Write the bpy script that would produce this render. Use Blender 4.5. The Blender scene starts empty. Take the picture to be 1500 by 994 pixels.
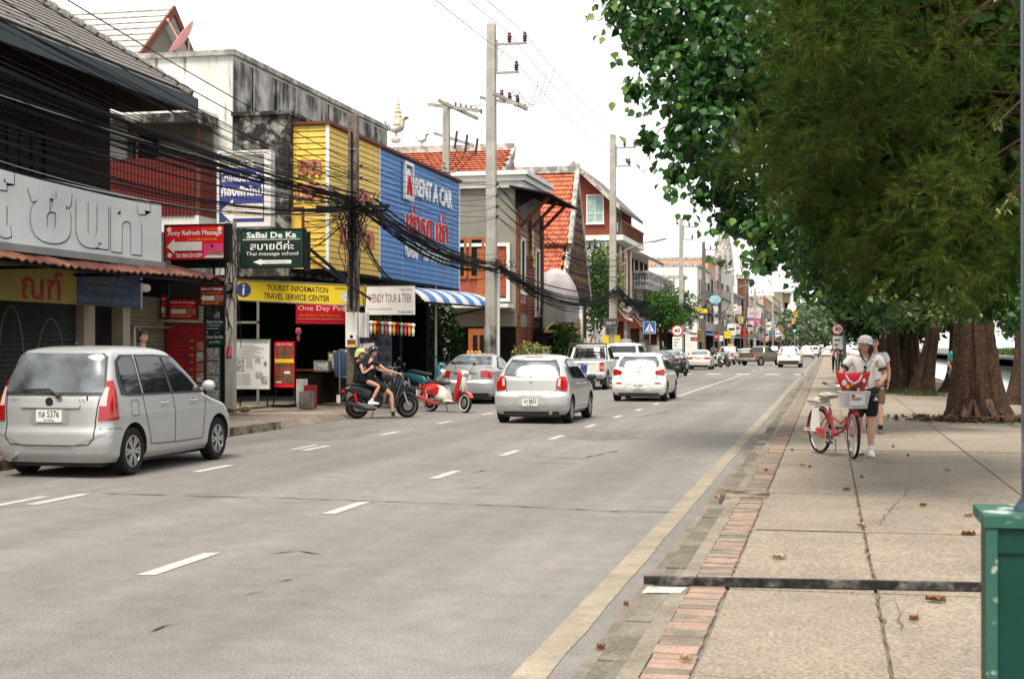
import bpy, bmesh, math, random
import numpy as np
from math import sin, cos, pi, radians, atan, sqrt, hypot, atan2
from mathutils import Vector, Matrix
from mathutils.bvhtree import BVHTree
from mathutils.geometry import delaunay_2d_cdt

S = bpy.context.scene
COL = S.collection
rnd = random.Random(7)

# ---------------------------------------------------------------- camera
FOC, EYE = 2083.0, 1.69
TH = atan(463 / FOC)
PITCH = atan(10 / FOC)
cd = bpy.data.cameras.new('camera'); cam = bpy.data.objects.new('camera', cd); COL.objects.link(cam)
cd.sensor_width = 36; cd.lens = 36 * FOC / 1500; cd.clip_start = 0.1; cd.clip_end = 5000
cam.location = (0, 0, EYE); cam.rotation_euler = (pi / 2 + PITCH, 0, TH)
cd.dof.use_dof = True; cd.dof.focus_distance = 36; cd.dof.aperture_fstop = 5.6
S.camera = cam
# ---------------------------------------------------------------- sky and sun
SUN_EL, SUN_AZ = radians(62), radians(190)      # azimuth clockwise from +Y, the sun stands behind the camera, a little to the left
w = bpy.data.worlds.new('World'); S.world = w; w.use_nodes = True
nt = w.node_tree; nt.nodes.clear()
wo = nt.nodes.new('ShaderNodeOutputWorld')
sky = nt.nodes.new('ShaderNodeTexSky'); sky.sky_type = 'NISHITA'; sky.sun_disc = False
sky.sun_elevation = SUN_EL; sky.sun_rotation = SUN_AZ; sky.dust_density = 3
b1 = nt.nodes.new('ShaderNodeBackground'); b1.inputs[1].default_value = 0.10; nt.links.new(sky.outputs[0], b1.inputs[0])
# thin bright overcast in front of the blue: a cloud layer mixed over the sky texture
tc = nt.nodes.new('ShaderNodeTexCoord'); mp = nt.nodes.new('ShaderNodeMapping'); mp.inputs['Scale'].default_value = (1, 1, 2.5)
ns = nt.nodes.new('ShaderNodeTexNoise'); ns.inputs['Scale'].default_value = 2.2; ns.inputs['Detail'].default_value = 6
cr = nt.nodes.new('ShaderNodeValToRGB')
cr.color_ramp.elements[0].color = (0.93, 0.95, 0.98, 1); cr.color_ramp.elements[0].position = .3
cr.color_ramp.elements[1].color = (1.0, 0.985, 0.955, 1); cr.color_ramp.elements[1].position = .62
b2 = nt.nodes.new('ShaderNodeBackground'); b2.inputs[1].default_value = 0.80
nt.links.new(tc.outputs['Generated'], mp.inputs[0]); nt.links.new(mp.outputs[0], ns.inputs[0]); nt.links.new(ns.outputs[0], cr.inputs[0]); nt.links.new(cr.outputs[0], b2.inputs[0])
mx = nt.nodes.new('ShaderNodeMixShader'); mx.inputs[0].default_value = 0.9
nt.links.new(b1.outputs[0], mx.inputs[1]); nt.links.new(b2.outputs[0], mx.inputs[2]); nt.links.new(mx.outputs[0], wo.inputs[0])
sd = bpy.data.lights.new('sun', 'SUN'); sd.energy = 3.0; sd.angle = radians(24); sd.color = (1, .92, .79)
sun = bpy.data.objects.new('sun', sd); COL.objects.link(sun)
sdir = Vector((sin(SUN_AZ) * cos(SUN_EL), cos(SUN_AZ) * cos(SUN_EL), sin(SUN_EL)))
sun.rotation_euler = sdir.to_track_quat('Z', 'Y').to_euler()
S.view_settings.view_transform = 'Standard'; S.view_settings.look = 'None'; S.view_settings.exposure = 0.93; S.view_settings.gamma = 1

# ---------------------------------------------------------------- helpers
def at(px, py, x=None, y=None, z=None, Z=None):
    """point of the place seen at a photo pixel, on a wall x=, a cross plane y=, a level z= or at depth Z"""
    u = (px - 750) / FOC; v = (507 - py) / FOC; c, s = cos(TH), sin(TH)
    a, b = -s + u * c, c + u * s
    t = x / a if x is not None else y / b if y is not None else (z - EYE) / v if z is not None else Z
    return Vector((a * t, b * t, EYE + v * t))

MATS = {}
def mat(name, col, rough=.7, metal=0, var=.12, scale=3, fine=.06, fscale=60, bump=0, col2=None, c2=.5, streak=0, streak_col=(.03, .03, .028), coat=0, spec=None, emit=0, trans=0, obj=True, c2w=.12, alpha=1, sheen=0):
    m = bpy.data.materials.new(name); m.use_nodes = True; MATS[name] = m
    t = m.node_tree; N = t.nodes; L = t.links; p = N['Principled BSDF']
    p.inputs['Roughness'].default_value = rough; p.inputs['Metallic'].default_value = metal
    p.inputs['Coat Weight'].default_value = coat; p.inputs['Coat Roughness'].default_value = .06
    p.inputs['Specular IOR Level'].default_value = spec if spec is not None else (.5 if rough < .6 else .2)
    if alpha < 1: p.inputs['Alpha'].default_value = alpha
    if trans: p.inputs['Transmission Weight'].default_value = trans
    tc = N.new('ShaderNodeTexCoord'); src = tc.outputs['Object'] if obj else None
    if not obj:
        g = N.new('ShaderNodeNewGeometry'); src = g.outputs['Position']
    def noise(sc, det=4, vec=None):
        n = N.new('ShaderNodeTexNoise'); n.inputs['Scale'].default_value = sc; n.inputs['Detail'].default_value = det
        L.new(vec or src, n.inputs['Vector']); return n.outputs[0]
    def mix(f, a, b, mode='MIX'):
        x = N.new('ShaderNodeMix'); x.data_type = 'RGBA'; x.blend_type = mode
        for i, q in ((0, f), (6, a), (7, b)):
            if isinstance(q, (int, float)): x.inputs[i].default_value = q
            elif isinstance(q, tuple): x.inputs[i].default_value = (*q, 1)
            else: L.new(q, x.inputs[i])
        return x.outputs[2]
    def ramp(f, a, b, lo=0, hi=1):
        r = N.new('ShaderNodeMapRange'); r.inputs[1].default_value = a; r.inputs[2].default_value = b; r.inputs[3].default_value = lo; r.inputs[4].default_value = hi
        L.new(f, r.inputs[0]); return r.outputs[0]
    c = tuple(col)
    out = c
    if col2: out = mix(ramp(noise(scale), c2 - c2w, c2 + c2w), c, tuple(col2))
    if var: out = mix(ramp(noise(scale * .45, 5), .3, .7), out, mix(1.0, out, (1 - var * 1.6,) * 3, 'MULTIPLY'))
    if fine: out = mix(ramp(noise(fscale, 2), .35, .65), out, mix(1.0, out, (1 - fine * 2.2,) * 3, 'MULTIPLY'))
    if streak:
        mpn = N.new('ShaderNodeMapping'); mpn.inputs['Scale'].default_value = (2.6, 2.6, .22); L.new(src, mpn.inputs[0])
        a = ramp(noise(1.5, 6, mpn.outputs[0]), .62 - streak * .3, .72 - streak * .2, 0, .95)
        b = ramp(noise(1.3, 6), .35, .6)
        mm = N.new('ShaderNodeMath'); mm.operation = 'MULTIPLY'; L.new(a, mm.inputs[0]); L.new(b, mm.inputs[1])
        out = mix(mm.outputs[0], out, tuple(streak_col))
    if isinstance(out, tuple): p.inputs['Base Color'].default_value = (*out, 1)
    else: L.new(out, p.inputs['Base Color'])
    if emit:
        p.inputs['Emission Color'].default_value = (*c, 1); p.inputs['Emission Strength'].default_value = emit
    if bump:
        bn = N.new('ShaderNodeBump'); bn.inputs['Strength'].default_value = bump; bn.inputs['Distance'].default_value = .01
        L.new(noise(fscale, 4), bn.inputs['Height']); L.new(bn.outputs[0], p.inputs['Normal'])
    return m

def tag(o, label=None, cat=None, group=None, kind=None):
    if label: o['label'] = label
    if cat: o['category'] = cat
    if group: o['group'] = group
    if kind: o['kind'] = kind
    return o
def thing(name, label, cat, loc=(0, 0, 0), rz=0, group=None):
    o = bpy.data.objects.new(name, None); COL.objects.link(o); o.location = loc; o.rotation_euler[2] = rz
    o.empty_display_size = .2
    return tag(o, label, cat, group)
def copy_tree(o, parent=None):
    c = o.copy(); COL.objects.link(c)
    if parent: c.parent = parent
    for ch in o.children: copy_tree(ch, c)
    return c
def wloc(o):
    v = Vector((0, 0, 0))
    while o: v = v + o.location; o = o.parent
    return v

class MB:
    def __init__(s): s.v = []; s.f = []; s.m = []; s.mi = 0
    def add(s, vs, fs):
        o = len(s.v); s.v += [tuple(q) for q in vs]; s.f += [tuple(i + o for i in f) for f in fs]; s.m += [s.mi] * len(fs); return s
    def box(s, x0, x1, y0, y1, z0, z1):
        return s.add([(x, y, z) for z in (z0, z1) for y in (y0, y1) for x in (x0, x1)], [(0, 2, 3, 1), (4, 5, 7, 6), (0, 1, 5, 4), (2, 6, 7, 3), (0, 4, 6, 2), (1, 3, 7, 5)])
    def obox(s, o, a, b, c):       # box from a corner and three edge vectors
        o, a, b, c = map(Vector, (o, a, b, c))
        vs = [o, o + a, o + b, o + a + b, o + c, o + a + c, o + b + c, o + a + b + c]
        fs = [(0, 2, 3, 1), (4, 5, 7, 6), (0, 1, 5, 4), (2, 6, 7, 3), (0, 4, 6, 2), (1, 3, 7, 5)]
        if a.cross(b).dot(c) < 0: fs = [f[::-1] for f in fs]
        return s.add(vs, fs)
    def poly(s, pts, fs=None): return s.add(pts, fs or [tuple(range(len(pts)))])
    def prism(s, pts, d):          # closed outline of 3d points pushed along d
        n = len(pts); d = Vector(d); P = [Vector(p) for p in pts]
        return s.add(P + [p + d for p in P], [tuple(range(n))[::-1], tuple(range(n, 2 * n))] + [(i, (i + 1) % n, n + (i + 1) % n, n + i) for i in range(n)])
    def rings(s, R, cap=True, closed=True):
        n = len(R[0]); vs = [p for r in R for p in r]; fs = []
        for k in range(len(R) - 1):
            for i in range(n if closed else n - 1):
                j = (i + 1) % n; fs.append((k * n + i, k * n + j, (k + 1) * n + j, (k + 1) * n + i))
        if cap and closed: fs += [tuple(range(n))[::-1], tuple(range((len(R) - 1) * n, len(R) * n))]
        return s.add(vs, fs)
    def tube(s, pts, r, n=6, cap=True, sq=None):
        P = [Vector(p) for p in pts]; rr = r if isinstance(r, (list, tuple)) else [r] * len(P); R = []
        up = None
        for i, p in enumerate(P):
            d = (P[min(i + 1, len(P) - 1)] - P[max(i - 1, 0)]).normalized()
            if up is None: up = Vector((0, 0, 1)) if abs(d.z) < .9 else Vector((0, 1, 0))
            a = d.cross(up)
            if a.length < 1e-4: a = d.cross(Vector((1, 0, 0)))
            a.normalize(); b = a.cross(d).normalized(); up = b
            R.append([p + a * cos(2 * pi * k / n + pi / n) * rr[i] + b * sin(2 * pi * k / n + pi / n) * rr[i] * (sq or 1) for k in range(n)])
        return s.rings([r_[::-1] for r_ in R], cap)
    def cyl(s, a, b, r, r2=None, n=12): return s.tube([a, b], [r, r if r2 is None else r2], n)
    def lathe(s, prof, c=(0, 0, 0), n=20, axis='z', cap=True):
        R = []
        for r, h in prof:
            ring = []
            for k in range(n):
                t = 2 * pi * k / n; a, b = r * cos(t), r * sin(t)
                ring.append({'z': (c[0] + a, c[1] + b, c[2] + h), 'y': (c[0] + b, c[1] + h, c[2] + a), 'x': (c[0] + h, c[1] + a, c[2] + b)}[axis])
            R.append(ring)
        return s.rings(R, cap)
    def ball(s, c, r, n=12, m=8, sc=(1, 1, 1)):
        R = [[(c[0] + r * sc[0] * sin(pi * (j + .02) / (m + .04)) * cos(2 * pi * k / n), c[1] + r * sc[1] * sin(pi * (j + .02) / (m + .04)) * sin(2 * pi * k / n), c[2] - r * sc[2] * cos(pi * (j + .02) / (m + .04))) for k in range(n)] for j in range(m + 1)]
        return s.rings(R)
    def pad(s, pts, w, ins=.02, plane='xz', c=0):   # rounded slab: outline in xz (or yz), half width w, edges drawn in
        P = [Vector((a, b)) for a, b in pts]; n = len(P); cen = sum(P, Vector((0, 0))) / n; R = []
        area = sum(P[i].x * P[(i + 1) % n].y - P[(i + 1) % n].x * P[i].y for i in range(n))
        if area < 0: P = P[::-1]
        def inset(d):
            o = []
            for i in range(n):
                a = (P[i] - P[i - 1]).normalized(); b = (P[(i + 1) % n] - P[i]).normalized()
                nn = Vector((-(a.y + b.y), a.x + b.x))
                nn = nn.normalized() if nn.length > 1e-5 else Vector((0, 0))
                o.append(P[i] + nn * d)
            return o
        ws = w if isinstance(w, (list, tuple)) else (w, w)
        for yy, d in ((-ws[0], ins * 1.6), (-ws[0] * .8, ins * .4), (-ws[0] * .4, 0), (ws[1] * .4, 0), (ws[1] * .8, ins * .4), (ws[1], ins * 1.6)):
            q = inset(d); R.append([(p.x, c + yy, p.y) if plane == 'xz' else (c + yy, p.x, p.y) for p in q])
        if plane == 'xz': R = [r[::-1] for r in R][::1]
        return s.rings(R)
    def xform(s, M):
        s.v = [tuple(M @ Vector(p)) for p in s.v]; return s
    def join(s, o, M=None):
        vs = [tuple(M @ Vector(p)) for p in o.v] if M is not None else o.v
        b = len(s.v); s.v += vs; s.f += [tuple(i + b for i in f) for f in o.f]; s.m += o.m; return s
    def mesh(s, name, mats, smooth=None):
        me = bpy.data.meshes.new(name); me.from_pydata(s.v, [], s.f)
        for m in (mats if isinstance(mats, (list, tuple)) else [mats]): me.materials.append(MATS[m] if isinstance(m, str) else m)
        if len(me.materials) > 1: me.polygons.foreach_set('material_index', s.m)
        if smooth is not None:
            me.polygons.foreach_set('use_smooth', [True] * len(me.polygons))
            me.set_sharp_from_angle(angle=radians(smooth))
        me.update(); return me
    def build(s, name, mats, parent=None, smooth=None, world=False, fix=True):
        me = s.mesh(name, mats, smooth)
        if fix:
            bm = bmesh.new(); bm.from_mesh(me); bmesh.ops.recalc_face_normals(bm, faces=bm.faces); bm.to_mesh(me); bm.free()
        if world and parent:
            me.transform(Matrix.Translation(-wloc(parent)))
        return put(name, me, parent)
def put(name, me, parent=None, M=None):
    o = bpy.data.objects.new(name, me); COL.objects.link(o)
    if parent: o.parent = parent
    if M is not None: o.matrix_local = M
    return o
def struct(name, mb, m, parent=None, **k):
    o = mb.build(name, m, parent, **k)
    if not parent: o['kind'] = 'structure'
    return o

# flat lettering as a mesh, fitted into w x h (or w only), lying in the local xz plane and facing -y
def text_mb(s, w, h=None, ext=.004, keep=False, bold=0, shear=0):
    cu = bpy.data.curves.new('lettering', 'FONT'); cu.body = s; cu.size = 1; cu.extrude = 0; cu.offset = bold; cu.resolution_u = 2; cu.shear = shear
    o = bpy.data.objects.new('lettering', cu); COL.objects.link(o)
    me = bpy.data.meshes.new_from_object(o.evaluated_get(bpy.context.evaluated_depsgraph_get()))
    bpy.data.objects.remove(o); bpy.data.curves.remove(cu)
    mb = MB()
    if not len(me.vertices): return mb
    P = [v.co.copy() for v in me.vertices]
    x0, x1 = min(p.x for p in P), max(p.x for p in P); y0, y1 = min(p.y for p in P), max(p.y for p in P)
    sx = w / (x1 - x0); sy = sx if h is None else h / (y1 - y0)
    n = len(P)
    vs = [((p.x - x0) * sx, -ext, (p.y - y0) * sy) for p in P]
    fs = [tuple(f.vertices) for f in me.polygons]
    if ext > .006:                                  # raised letters get sides
        cnt = {}
        for f in fs:
            for i in range(len(f)):
                e = (f[i], f[(i + 1) % len(f)]); cnt[e] = 1
        side = [(a, b) for a, b in cnt if (b, a) not in cnt]
        vs += [(x, 0, z) for x, _, z in vs]
        fs = fs + [(b, a, a + n, b + n) for a, b in side]
    mb.add(vs, fs); bpy.data.meshes.remove(me)
    return mb

# signs: a board with frame and print. items: ('t',text,x,z,w,h,mat[,bold]) ('r',x,z,w,h,mat) ('p',[(x,z)..],mat) ('c',x,z,r,mat), all in fractions of the board
def frame_M(O, right):
    r = Vector(right).normalized(); u = Vector((0, 0, 1)); n = u.cross(r)   # -n faces the viewer
    M = Matrix((r, n, u)).transposed().to_4x4(); M.translation = Vector(O)
    return M
def sign(name, label, cat, O, right, w, h, bg, items=(), depth=.08, frame=None, fw=.03, group=None, both=False, roll=0):
    o = thing(name, label, cat, group=group); o.matrix_basis = frame_M(O, right) @ Matrix.Rotation(roll, 4, 'Y')
    MB().box(0, w, .0, depth, 0, h).build('panel', bg, o)
    if frame:
        f = MB(); f.box(-fw, 0, -.015, depth + .01, -fw, h + fw); f.box(w, w + fw, -.015, depth + .01, -fw, h + fw); f.box(0, w, -.015, depth + .01, -fw, 0); f.box(0, w, -.015, depth + .01, h, h + fw)
        f.build('frame', frame, o)
    prints(o, items, w, h)
    return o
def prints(o, items, w, h, y=0):
    for k, it in enumerate(items):
        off = .004 + .0007 * k
        if it[0] == 't':
            _, s, x, z, ww, hh, m = it[:7]; ext = it[8] if len(it) > 8 else off
            q = text_mb(s, ww * w, hh * h, ext=ext, bold=it[7] if len(it) > 7 else 0)
            q.xform(Matrix.Translation((x * w, y, z * h))); nm = 'lettering'
        elif it[0] == 'r':
            _, x, z, ww, hh, m = it; q = MB().add([(x * w, y - off, z * h), ((x + ww) * w, y - off, z * h), ((x + ww) * w, y - off, (z + hh) * h), (x * w, y - off, (z + hh) * h)], [(0, 1, 2, 3)]); nm = 'printed_field'
        elif it[0] == 'p':
            _, pts, m = it; q = MB().add([(a * w, y - off, b * h) for a, b in pts], [tuple(range(len(pts)))]); nm = 'printed_shape'
        elif it[0] == 'c':
            _, x, z, r, m = it; q = MB().add([(x * w + r * h * cos(t * pi / 12), y - off, z * h + r * h * sin(t * pi / 12)) for t in range(24)], [tuple(range(24))]); nm = 'printed_disc'
        if q.v: q.build(nm, m, o, fix=False)
def arrow(x0, x1, z, t, hd):      # arrow pointing to -x
    return [(x0, z), (x0 + hd, z + t * 1.7), (x0 + hd, z + t), (x1, z + t), (x1, z - t), (x0 + hd, z - t), (x0 + hd, z - t * 1.7)]

# ---------------------------------------------------------------- shared materials
mat('black', (.008, .008, .009), .6, fine=0, var=0)
mat('dark', (.012, .012, .013), .8, spec=.1, var=.1)
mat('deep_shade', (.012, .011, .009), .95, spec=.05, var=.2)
mat('rubber', (.022, .022, .023), .85, fine=.15)
mat('white_print', (.82, .81, .78), .6, var=.05)
mat('black_print', (.02, .02, .025), .6, var=0, fine=0)
mat('red_print', (.68, .012, .02), .7, var=.05)
mat('pink_print', (.8, .05, .25), .5, var=0)
mat('orange_print', (.85, .35, .04), .5, var=0)
mat('yellow_print', (.86, .62, .012), .5, var=.05)
mat('navy_print', (.045, .055, .22), .5, var=.05)
mat('blue_print', (.02, .12, .42), .45, var=.05)
mat('green_print', (.006, .065, .045), .65, var=.05)
mat('green_dark', (.003, .02, .013), .5, var=0)
mat('rusty', (.03, .028, .026), .6, col2=(.17, .16, .15), scale=7, c2=.56, c2w=.1, fine=.3, fscale=25)
mat('maroon_print', (.28, .012, .02), .5, var=.1)
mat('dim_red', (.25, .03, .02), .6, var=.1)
mat('skin_print', (.45, .2, .12), .6, var=.2, scale=20)
mat('photo_print', (.25, .3, .32), .5, col2=(.75, .72, .6), scale=14, c2w=.08, var=.3)
mat('photo_print_red', (.45, .05, .05), .5, col2=(.05, .12, .04), scale=10, c2w=.08, var=.3)
mat('chrome', (.6, .6, .6), .2, metal=1, var=0, fine=0)
mat('steel', (.42, .42, .41), .4, metal=.8, var=.2)
mat('concrete', (.44, .42, .38), .85, col2=(.33, .31, .28), scale=1.4, fine=.1, fscale=40, bump=.3)
mat('concrete_pole', (.47, .45, .40), .85, col2=(.38, .36, .32), scale=2, fine=.08, streak=.2, streak_col=(.15, .14, .12))
mat('wood_pole', (.25, .2, .16), .9, col2=(.15, .12, .095), scale=6, fine=.2, fscale=80)
mat('dirty_white', (.80, .785, .74), .8, col2=(.70, .68, .64), scale=.8, fine=.03, streak=.25, streak_col=(.2, .18, .15))
mat('clean_white', (.78, .77, .73), .75, var=.1)
mat('stained', (.58, .565, .53), .9, col2=(.44, .43, .4), scale=1.3, streak=.9, streak_col=(.025, .024, .022), fine=.1)
mat('stained_dark', (.4, .39, .36), .9, col2=(.045, .04, .038), scale=3.2, c2=.47, c2w=.06, fine=.2, fscale=18, streak=.8)
mat('cable', (.006, .007, .009), .7, spec=.15, var=0, fine=0)
mat('bolt_brown', (.07, .02, .018), .35, var=0, fine=0)
mat('glass', (.012, .015, .017), .04, spec=.9, var=0, fine=0)
mat('rear_glass', (.26, .29, .31), .12, metal=.38, spec=.9, col2=(.05, .06, .06), scale=1.6, c2w=.12, fine=0)  # light and dark patches painted in as reflections of sky and trees
mat('window_glass', (.03, .035, .035), .06, spec=.8, var=.2)
mat('curtain', (.38, .56, .53), .8, scale=6, var=.25)
mat('brown_wood', (.20, .075, .03), .65, col2=(.12, .045, .02), scale=5, fine=.15)
mat('orange_wood', (.42, .13, .03), .55, col2=(.3, .09, .02), scale=6, fine=.12)
# ================================================================ ground, road, sidewalk, moat
mat('ground', (.2, .185, .15), .95, col2=(.13, .14, .08), scale=.3, obj=False)
mat('asphalt', (.285, .267, .249), .9, col2=(.24, .225, .209), scale=.3, c2w=.2, fine=.2, fscale=70, bump=.35, obj=False)
mat('gutter', (.30, .265, .215), .9, col2=(.2, .17, .135), scale=1.2, fine=.14, fscale=60, bump=.3, obj=False)
mat('slab', (.37, .317, .25), .92, col2=(.30, .256, .2), scale=1.1, c2w=.22, fine=.2, fscale=42, bump=.8, obj=False)
mat('slab_far', (.35, .30, .24), .9, col2=(.29, .25, .2), scale=.9, c2w=.3, fine=.1, fscale=30, obj=False)
mat('kerb_stone', (.30, .275, .235), .9, col2=(.17, .155, .135), scale=1.6, c2=.45, c2w=.1, fine=.14, fscale=50, obj=False)
mat('kerb_mossy', (.34, .29, .2), .9, col2=(.09, .07, .05), scale=3, c2=.5, c2w=.08, fine=.2, fscale=40, obj=False)
mat('brick_pink', (.40, .27, .215), .9, col2=(.31, .25, .2), scale=5, c2=.55, c2w=.07, fine=.12, obj=False)
mat('brick_worn', (.34, .245, .19), .9, col2=(.23, .2, .16), scale=4, c2=.44, c2w=.06, fine=.14, obj=False)
mat('road_white', (.50, .49, .465), .75, col2=(.3, .29, .275), scale=9, c2=.68, c2w=.09, fine=.12, fscale=90, obj=False)
mat('road_yellow', (.39, .335, .245), .9, col2=(.31, .275, .22), scale=2.2, c2=.5, c2w=.2, fine=.14, fscale=80, obj=False)
mat('patch', (.165, .155, .145), .9, col2=(.23, .22, .205), scale=3, c2=.5, c2w=.12, fine=.15, obj=False)
mat('joint_dirt', (.16, .12, .08), .95)
mat('crack', (.045, .04, .035), .95, var=0, fine=0)
mat('left_walk', (.34, .29, .24), .9, col2=(.25, .18, .14), scale=.8, c2w=.15, fine=.14, fscale=30, obj=False)
mat('water', (.16, .2, .15), .045, spec=.6, var=.1, bump=.06, fscale=3, obj=False)
mat('bank', (.3, .28, .24), .9, streak=.8, obj=False)

_t = MATS['asphalt'].node_tree; _p = _t.nodes['Principled BSDF']; _src = _p.inputs['Base Color'].links[0].from_socket
_g = _t.nodes.new('ShaderNodeNewGeometry'); _m = _t.nodes.new('ShaderNodeMapping'); _m.inputs['Scale'].default_value = (.9, .03, 1); _n = _t.nodes.new('ShaderNodeTexNoise'); _n.inputs['Scale'].default_value = 1.1; _n.inputs['Detail'].default_value = 5
_r = _t.nodes.new('ShaderNodeMapRange'); _r.inputs[1].default_value = .38; _r.inputs[2].default_value = .62; _r.inputs[3].default_value = .84; _r.inputs[4].default_value = 1.06
_x = _t.nodes.new('ShaderNodeMix'); _x.data_type = 'RGBA'; _x.blend_type = 'MULTIPLY'; _x.inputs[0].default_value = 1
_t.links.new(_g.outputs['Position'], _m.inputs[0]); _t.links.new(_m.outputs[0], _n.inputs[0]); _t.links.new(_n.outputs[0], _r.inputs[0]); _t.links.new(_src, _x.inputs[6]); _t.links.new(_r.outputs[0], _x.inputs[7]); _t.links.new(_x.outputs[2], _p.inputs['Base Color'])
def grit(name, sc, lo, hi):
    t = MATS[name].node_tree; p = t.nodes['Principled BSDF']; src = p.inputs['Base Color'].links[0].from_socket
    g = t.nodes.new('ShaderNodeNewGeometry'); n = t.nodes.new('ShaderNodeTexNoise'); n.inputs['Scale'].default_value = sc; n.inputs['Detail'].default_value = 9; n.inputs['Roughness'].default_value = .78
    r = t.nodes.new('ShaderNodeMapRange'); r.inputs[1].default_value = .36; r.inputs[2].default_value = .62; r.inputs[3].default_value = lo; r.inputs[4].default_value = hi
    x = t.nodes.new('ShaderNodeMix'); x.data_type = 'RGBA'; x.blend_type = 'MULTIPLY'; x.inputs[0].default_value = 1
    t.links.new(g.outputs['Position'], n.inputs[0]); t.links.new(n.outputs[0], r.inputs[0]); t.links.new(src, x.inputs[6]); t.links.new(r.outputs[0], x.inputs[7]); t.links.new(x.outputs[2], p.inputs['Base Color'])
for a in (('asphalt', 3.0, .84, 1.09), ('slab', 2.2, .80, 1.1), ('gutter', 3.5, .74, 1.1), ('left_walk', 2.5, .78, 1.1), ('road_yellow', 4, .8, 1.08), ('brick_pink', 6, .75, 1.08), ('brick_worn', 6, .75, 1.08)): grit(*a)
G = MB()
Y0, Y1 = -60, 1500
def strip(m, x0, x1, z, y0=Y0, y1=Y1): m.add([(x0, y0, z), (x1, y0, z), (x1, y1, z), (x0, y1, z)], [(0, 1, 2, 3)])
strip(G, -1500, 5.2, -.06); strip(G, 5.2, 24, -2.4); strip(G, 24, 1500, -.1)
G.add([(5.2, Y0, -.06), (5.2, Y1, -.06), (5.2, Y1, -2.4), (5.2, Y0, -2.4)], [(0, 1, 2, 3)])
G.add([(24, Y0, -2.4), (24, Y1, -2.4), (24, Y1, -.1), (24, Y0, -.1)], [(0, 1, 2, 3)])
struct('ground', G, 'ground', fix=False)
m = MB(); strip(m, 5.2, 24, -1.0); struct('water', m, 'water', fix=False)
m = MB(); m.box(4.9, 5.2, Y0, 400, -2.3, .13); struct('bank_wall', m, 'bank')
m = MB(); m.box(24, 24.3, Y0, 700, -2.3, .25); struct('bank_wall', m, 'bank')
m = MB(); strip(m, -10.95, -1.28, 0); struct('road', m, 'asphalt', fix=False)
m = MB(); strip(m, -1.28, -1.03, .006); struct('gutter', m, 'gutter', fix=False)

def sheet(name, m, pts, z, label=None, cat=None, group=None, parent=None):
    q = MB().add([(a, b, z) for a, b in pts], [tuple(range(len(pts)))])
    o = q.build(name, m, parent, fix=False)
    o['kind'] = 'structure'
    return o
def rect(x0, x1, y0, y1): return [(x0, y0), (x1, y0), (x1, y1), (x0, y1)]
# painted markings
lane = bpy.data.objects.new('lane_markings', None); COL.objects.link(lane); lane['kind'] = 'structure'
def stripe(pts, m='road_white', z=.005, nm='stripe'):
    q = MB().add([(a, b, z) for a, b in pts], [tuple(range(len(pts)))]); return q.build(nm, m, lane, fix=False)
for k in range(9): 
    y = 9.65 + 3.92 * k; j = rnd.uniform(-.03, .03)
    stripe([(-4.99, y), (-4.85, y + .03), (-4.85, y + 1.2), (-4.98, y + 1.17 + j)])
for k in range(-1, 9):
    y = 13.7 + 4.05 * k; stripe([(-8.37, y), (-8.23, y), (-8.23, y + 1.15), (-8.37, y + 1.12)])
stripe([(-8.66, 13.45), (-8.54, 13.5), (-8.54, 14.5), (-8.66, 14.45)])
stripe([(-8.6, 21.9), (-8.5, 21.9), (-8.5, 23.1), (-8.6, 23.1)])
stripe(rect(-5.02, -4.9, 48.5, 84))
for k in range(5): stripe(rect(-9.0 + k * 1.75, -8.1 + k * 1.75, 85.5, 88.5))
stripe(rect(-8.6, -1.4, 79.8, 80.25))
for k in range(14): stripe(rect(-5.02, -4.88, 96 + k * 12, 100 + k * 12))
# yellow edge line with ragged edge
pts = []; n = 60
ys = [Y0 + 50 + i * 3 for i in range(n)] + [400]
ys = [2 + i * .45 for i in range(70)] + [34 + i * 6 for i in range(60)]
m = MB()
lft = [(-1.585 + rnd.uniform(-.003, .003), y, .005) for y in ys]; rgt = [(-1.40 + rnd.uniform(-.007, .005), y, .005) for y in ys]
k = len(ys); m.add(lft + rgt, [(i, i + k, i + k + 1, i + 1) for i in range(k - 1)]); m.build('yellow_line', 'road_yellow', lane, fix=False)
# patches, cracks and seams
def crack(pts, wd=.02, z=.0075, mt='crack', nm='crack'):
    m = MB(); P = []
    for a, b in zip(pts[:-1], pts[1:]):
        n = max(2, int(hypot(b[0] - a[0], b[1] - a[1]) / .12))
        for i in range(n): P.append((a[0] + (b[0] - a[0]) * i / n, a[1] + (b[1] - a[1]) * i / n))
    P.append(pts[-1]); L = []; R = []
    for i, p in enumerate(P):
        jx, jy = rnd.uniform(-.02, .02), rnd.uniform(-.025, .025); ww = wd * rnd.uniform(.15, 1.2) * (.2 if i in (0, len(P) - 1) else 1)
        q0, q1 = P[max(i - 1, 0)], P[min(i + 1, len(P) - 1)]; dx, dy = q1[0] - q0[0], q1[1] - q0[1]; l = hypot(dx, dy) or 1
        L.append((p[0] + jx - dy / l * ww, p[1] + jy + dx / l * ww, z)); R.append((p[0] + jx + dy / l * ww, p[1] + jy - dx / l * ww, z))
    k = len(L); m.add(L + R, [(i, i + 1, i + k + 1, i + k) for i in range(k - 1)])
    o = m.build(nm, mt, None, fix=False); o['kind'] = 'structure'; return o
crack([at(150, 723, z=0)[:2], at(400, 729, z=0)[:2], at(700, 739, z=0)[:2], at(900, 749, z=0)[:2], at(1015, 750, z=0)[:2]], .017)
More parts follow.
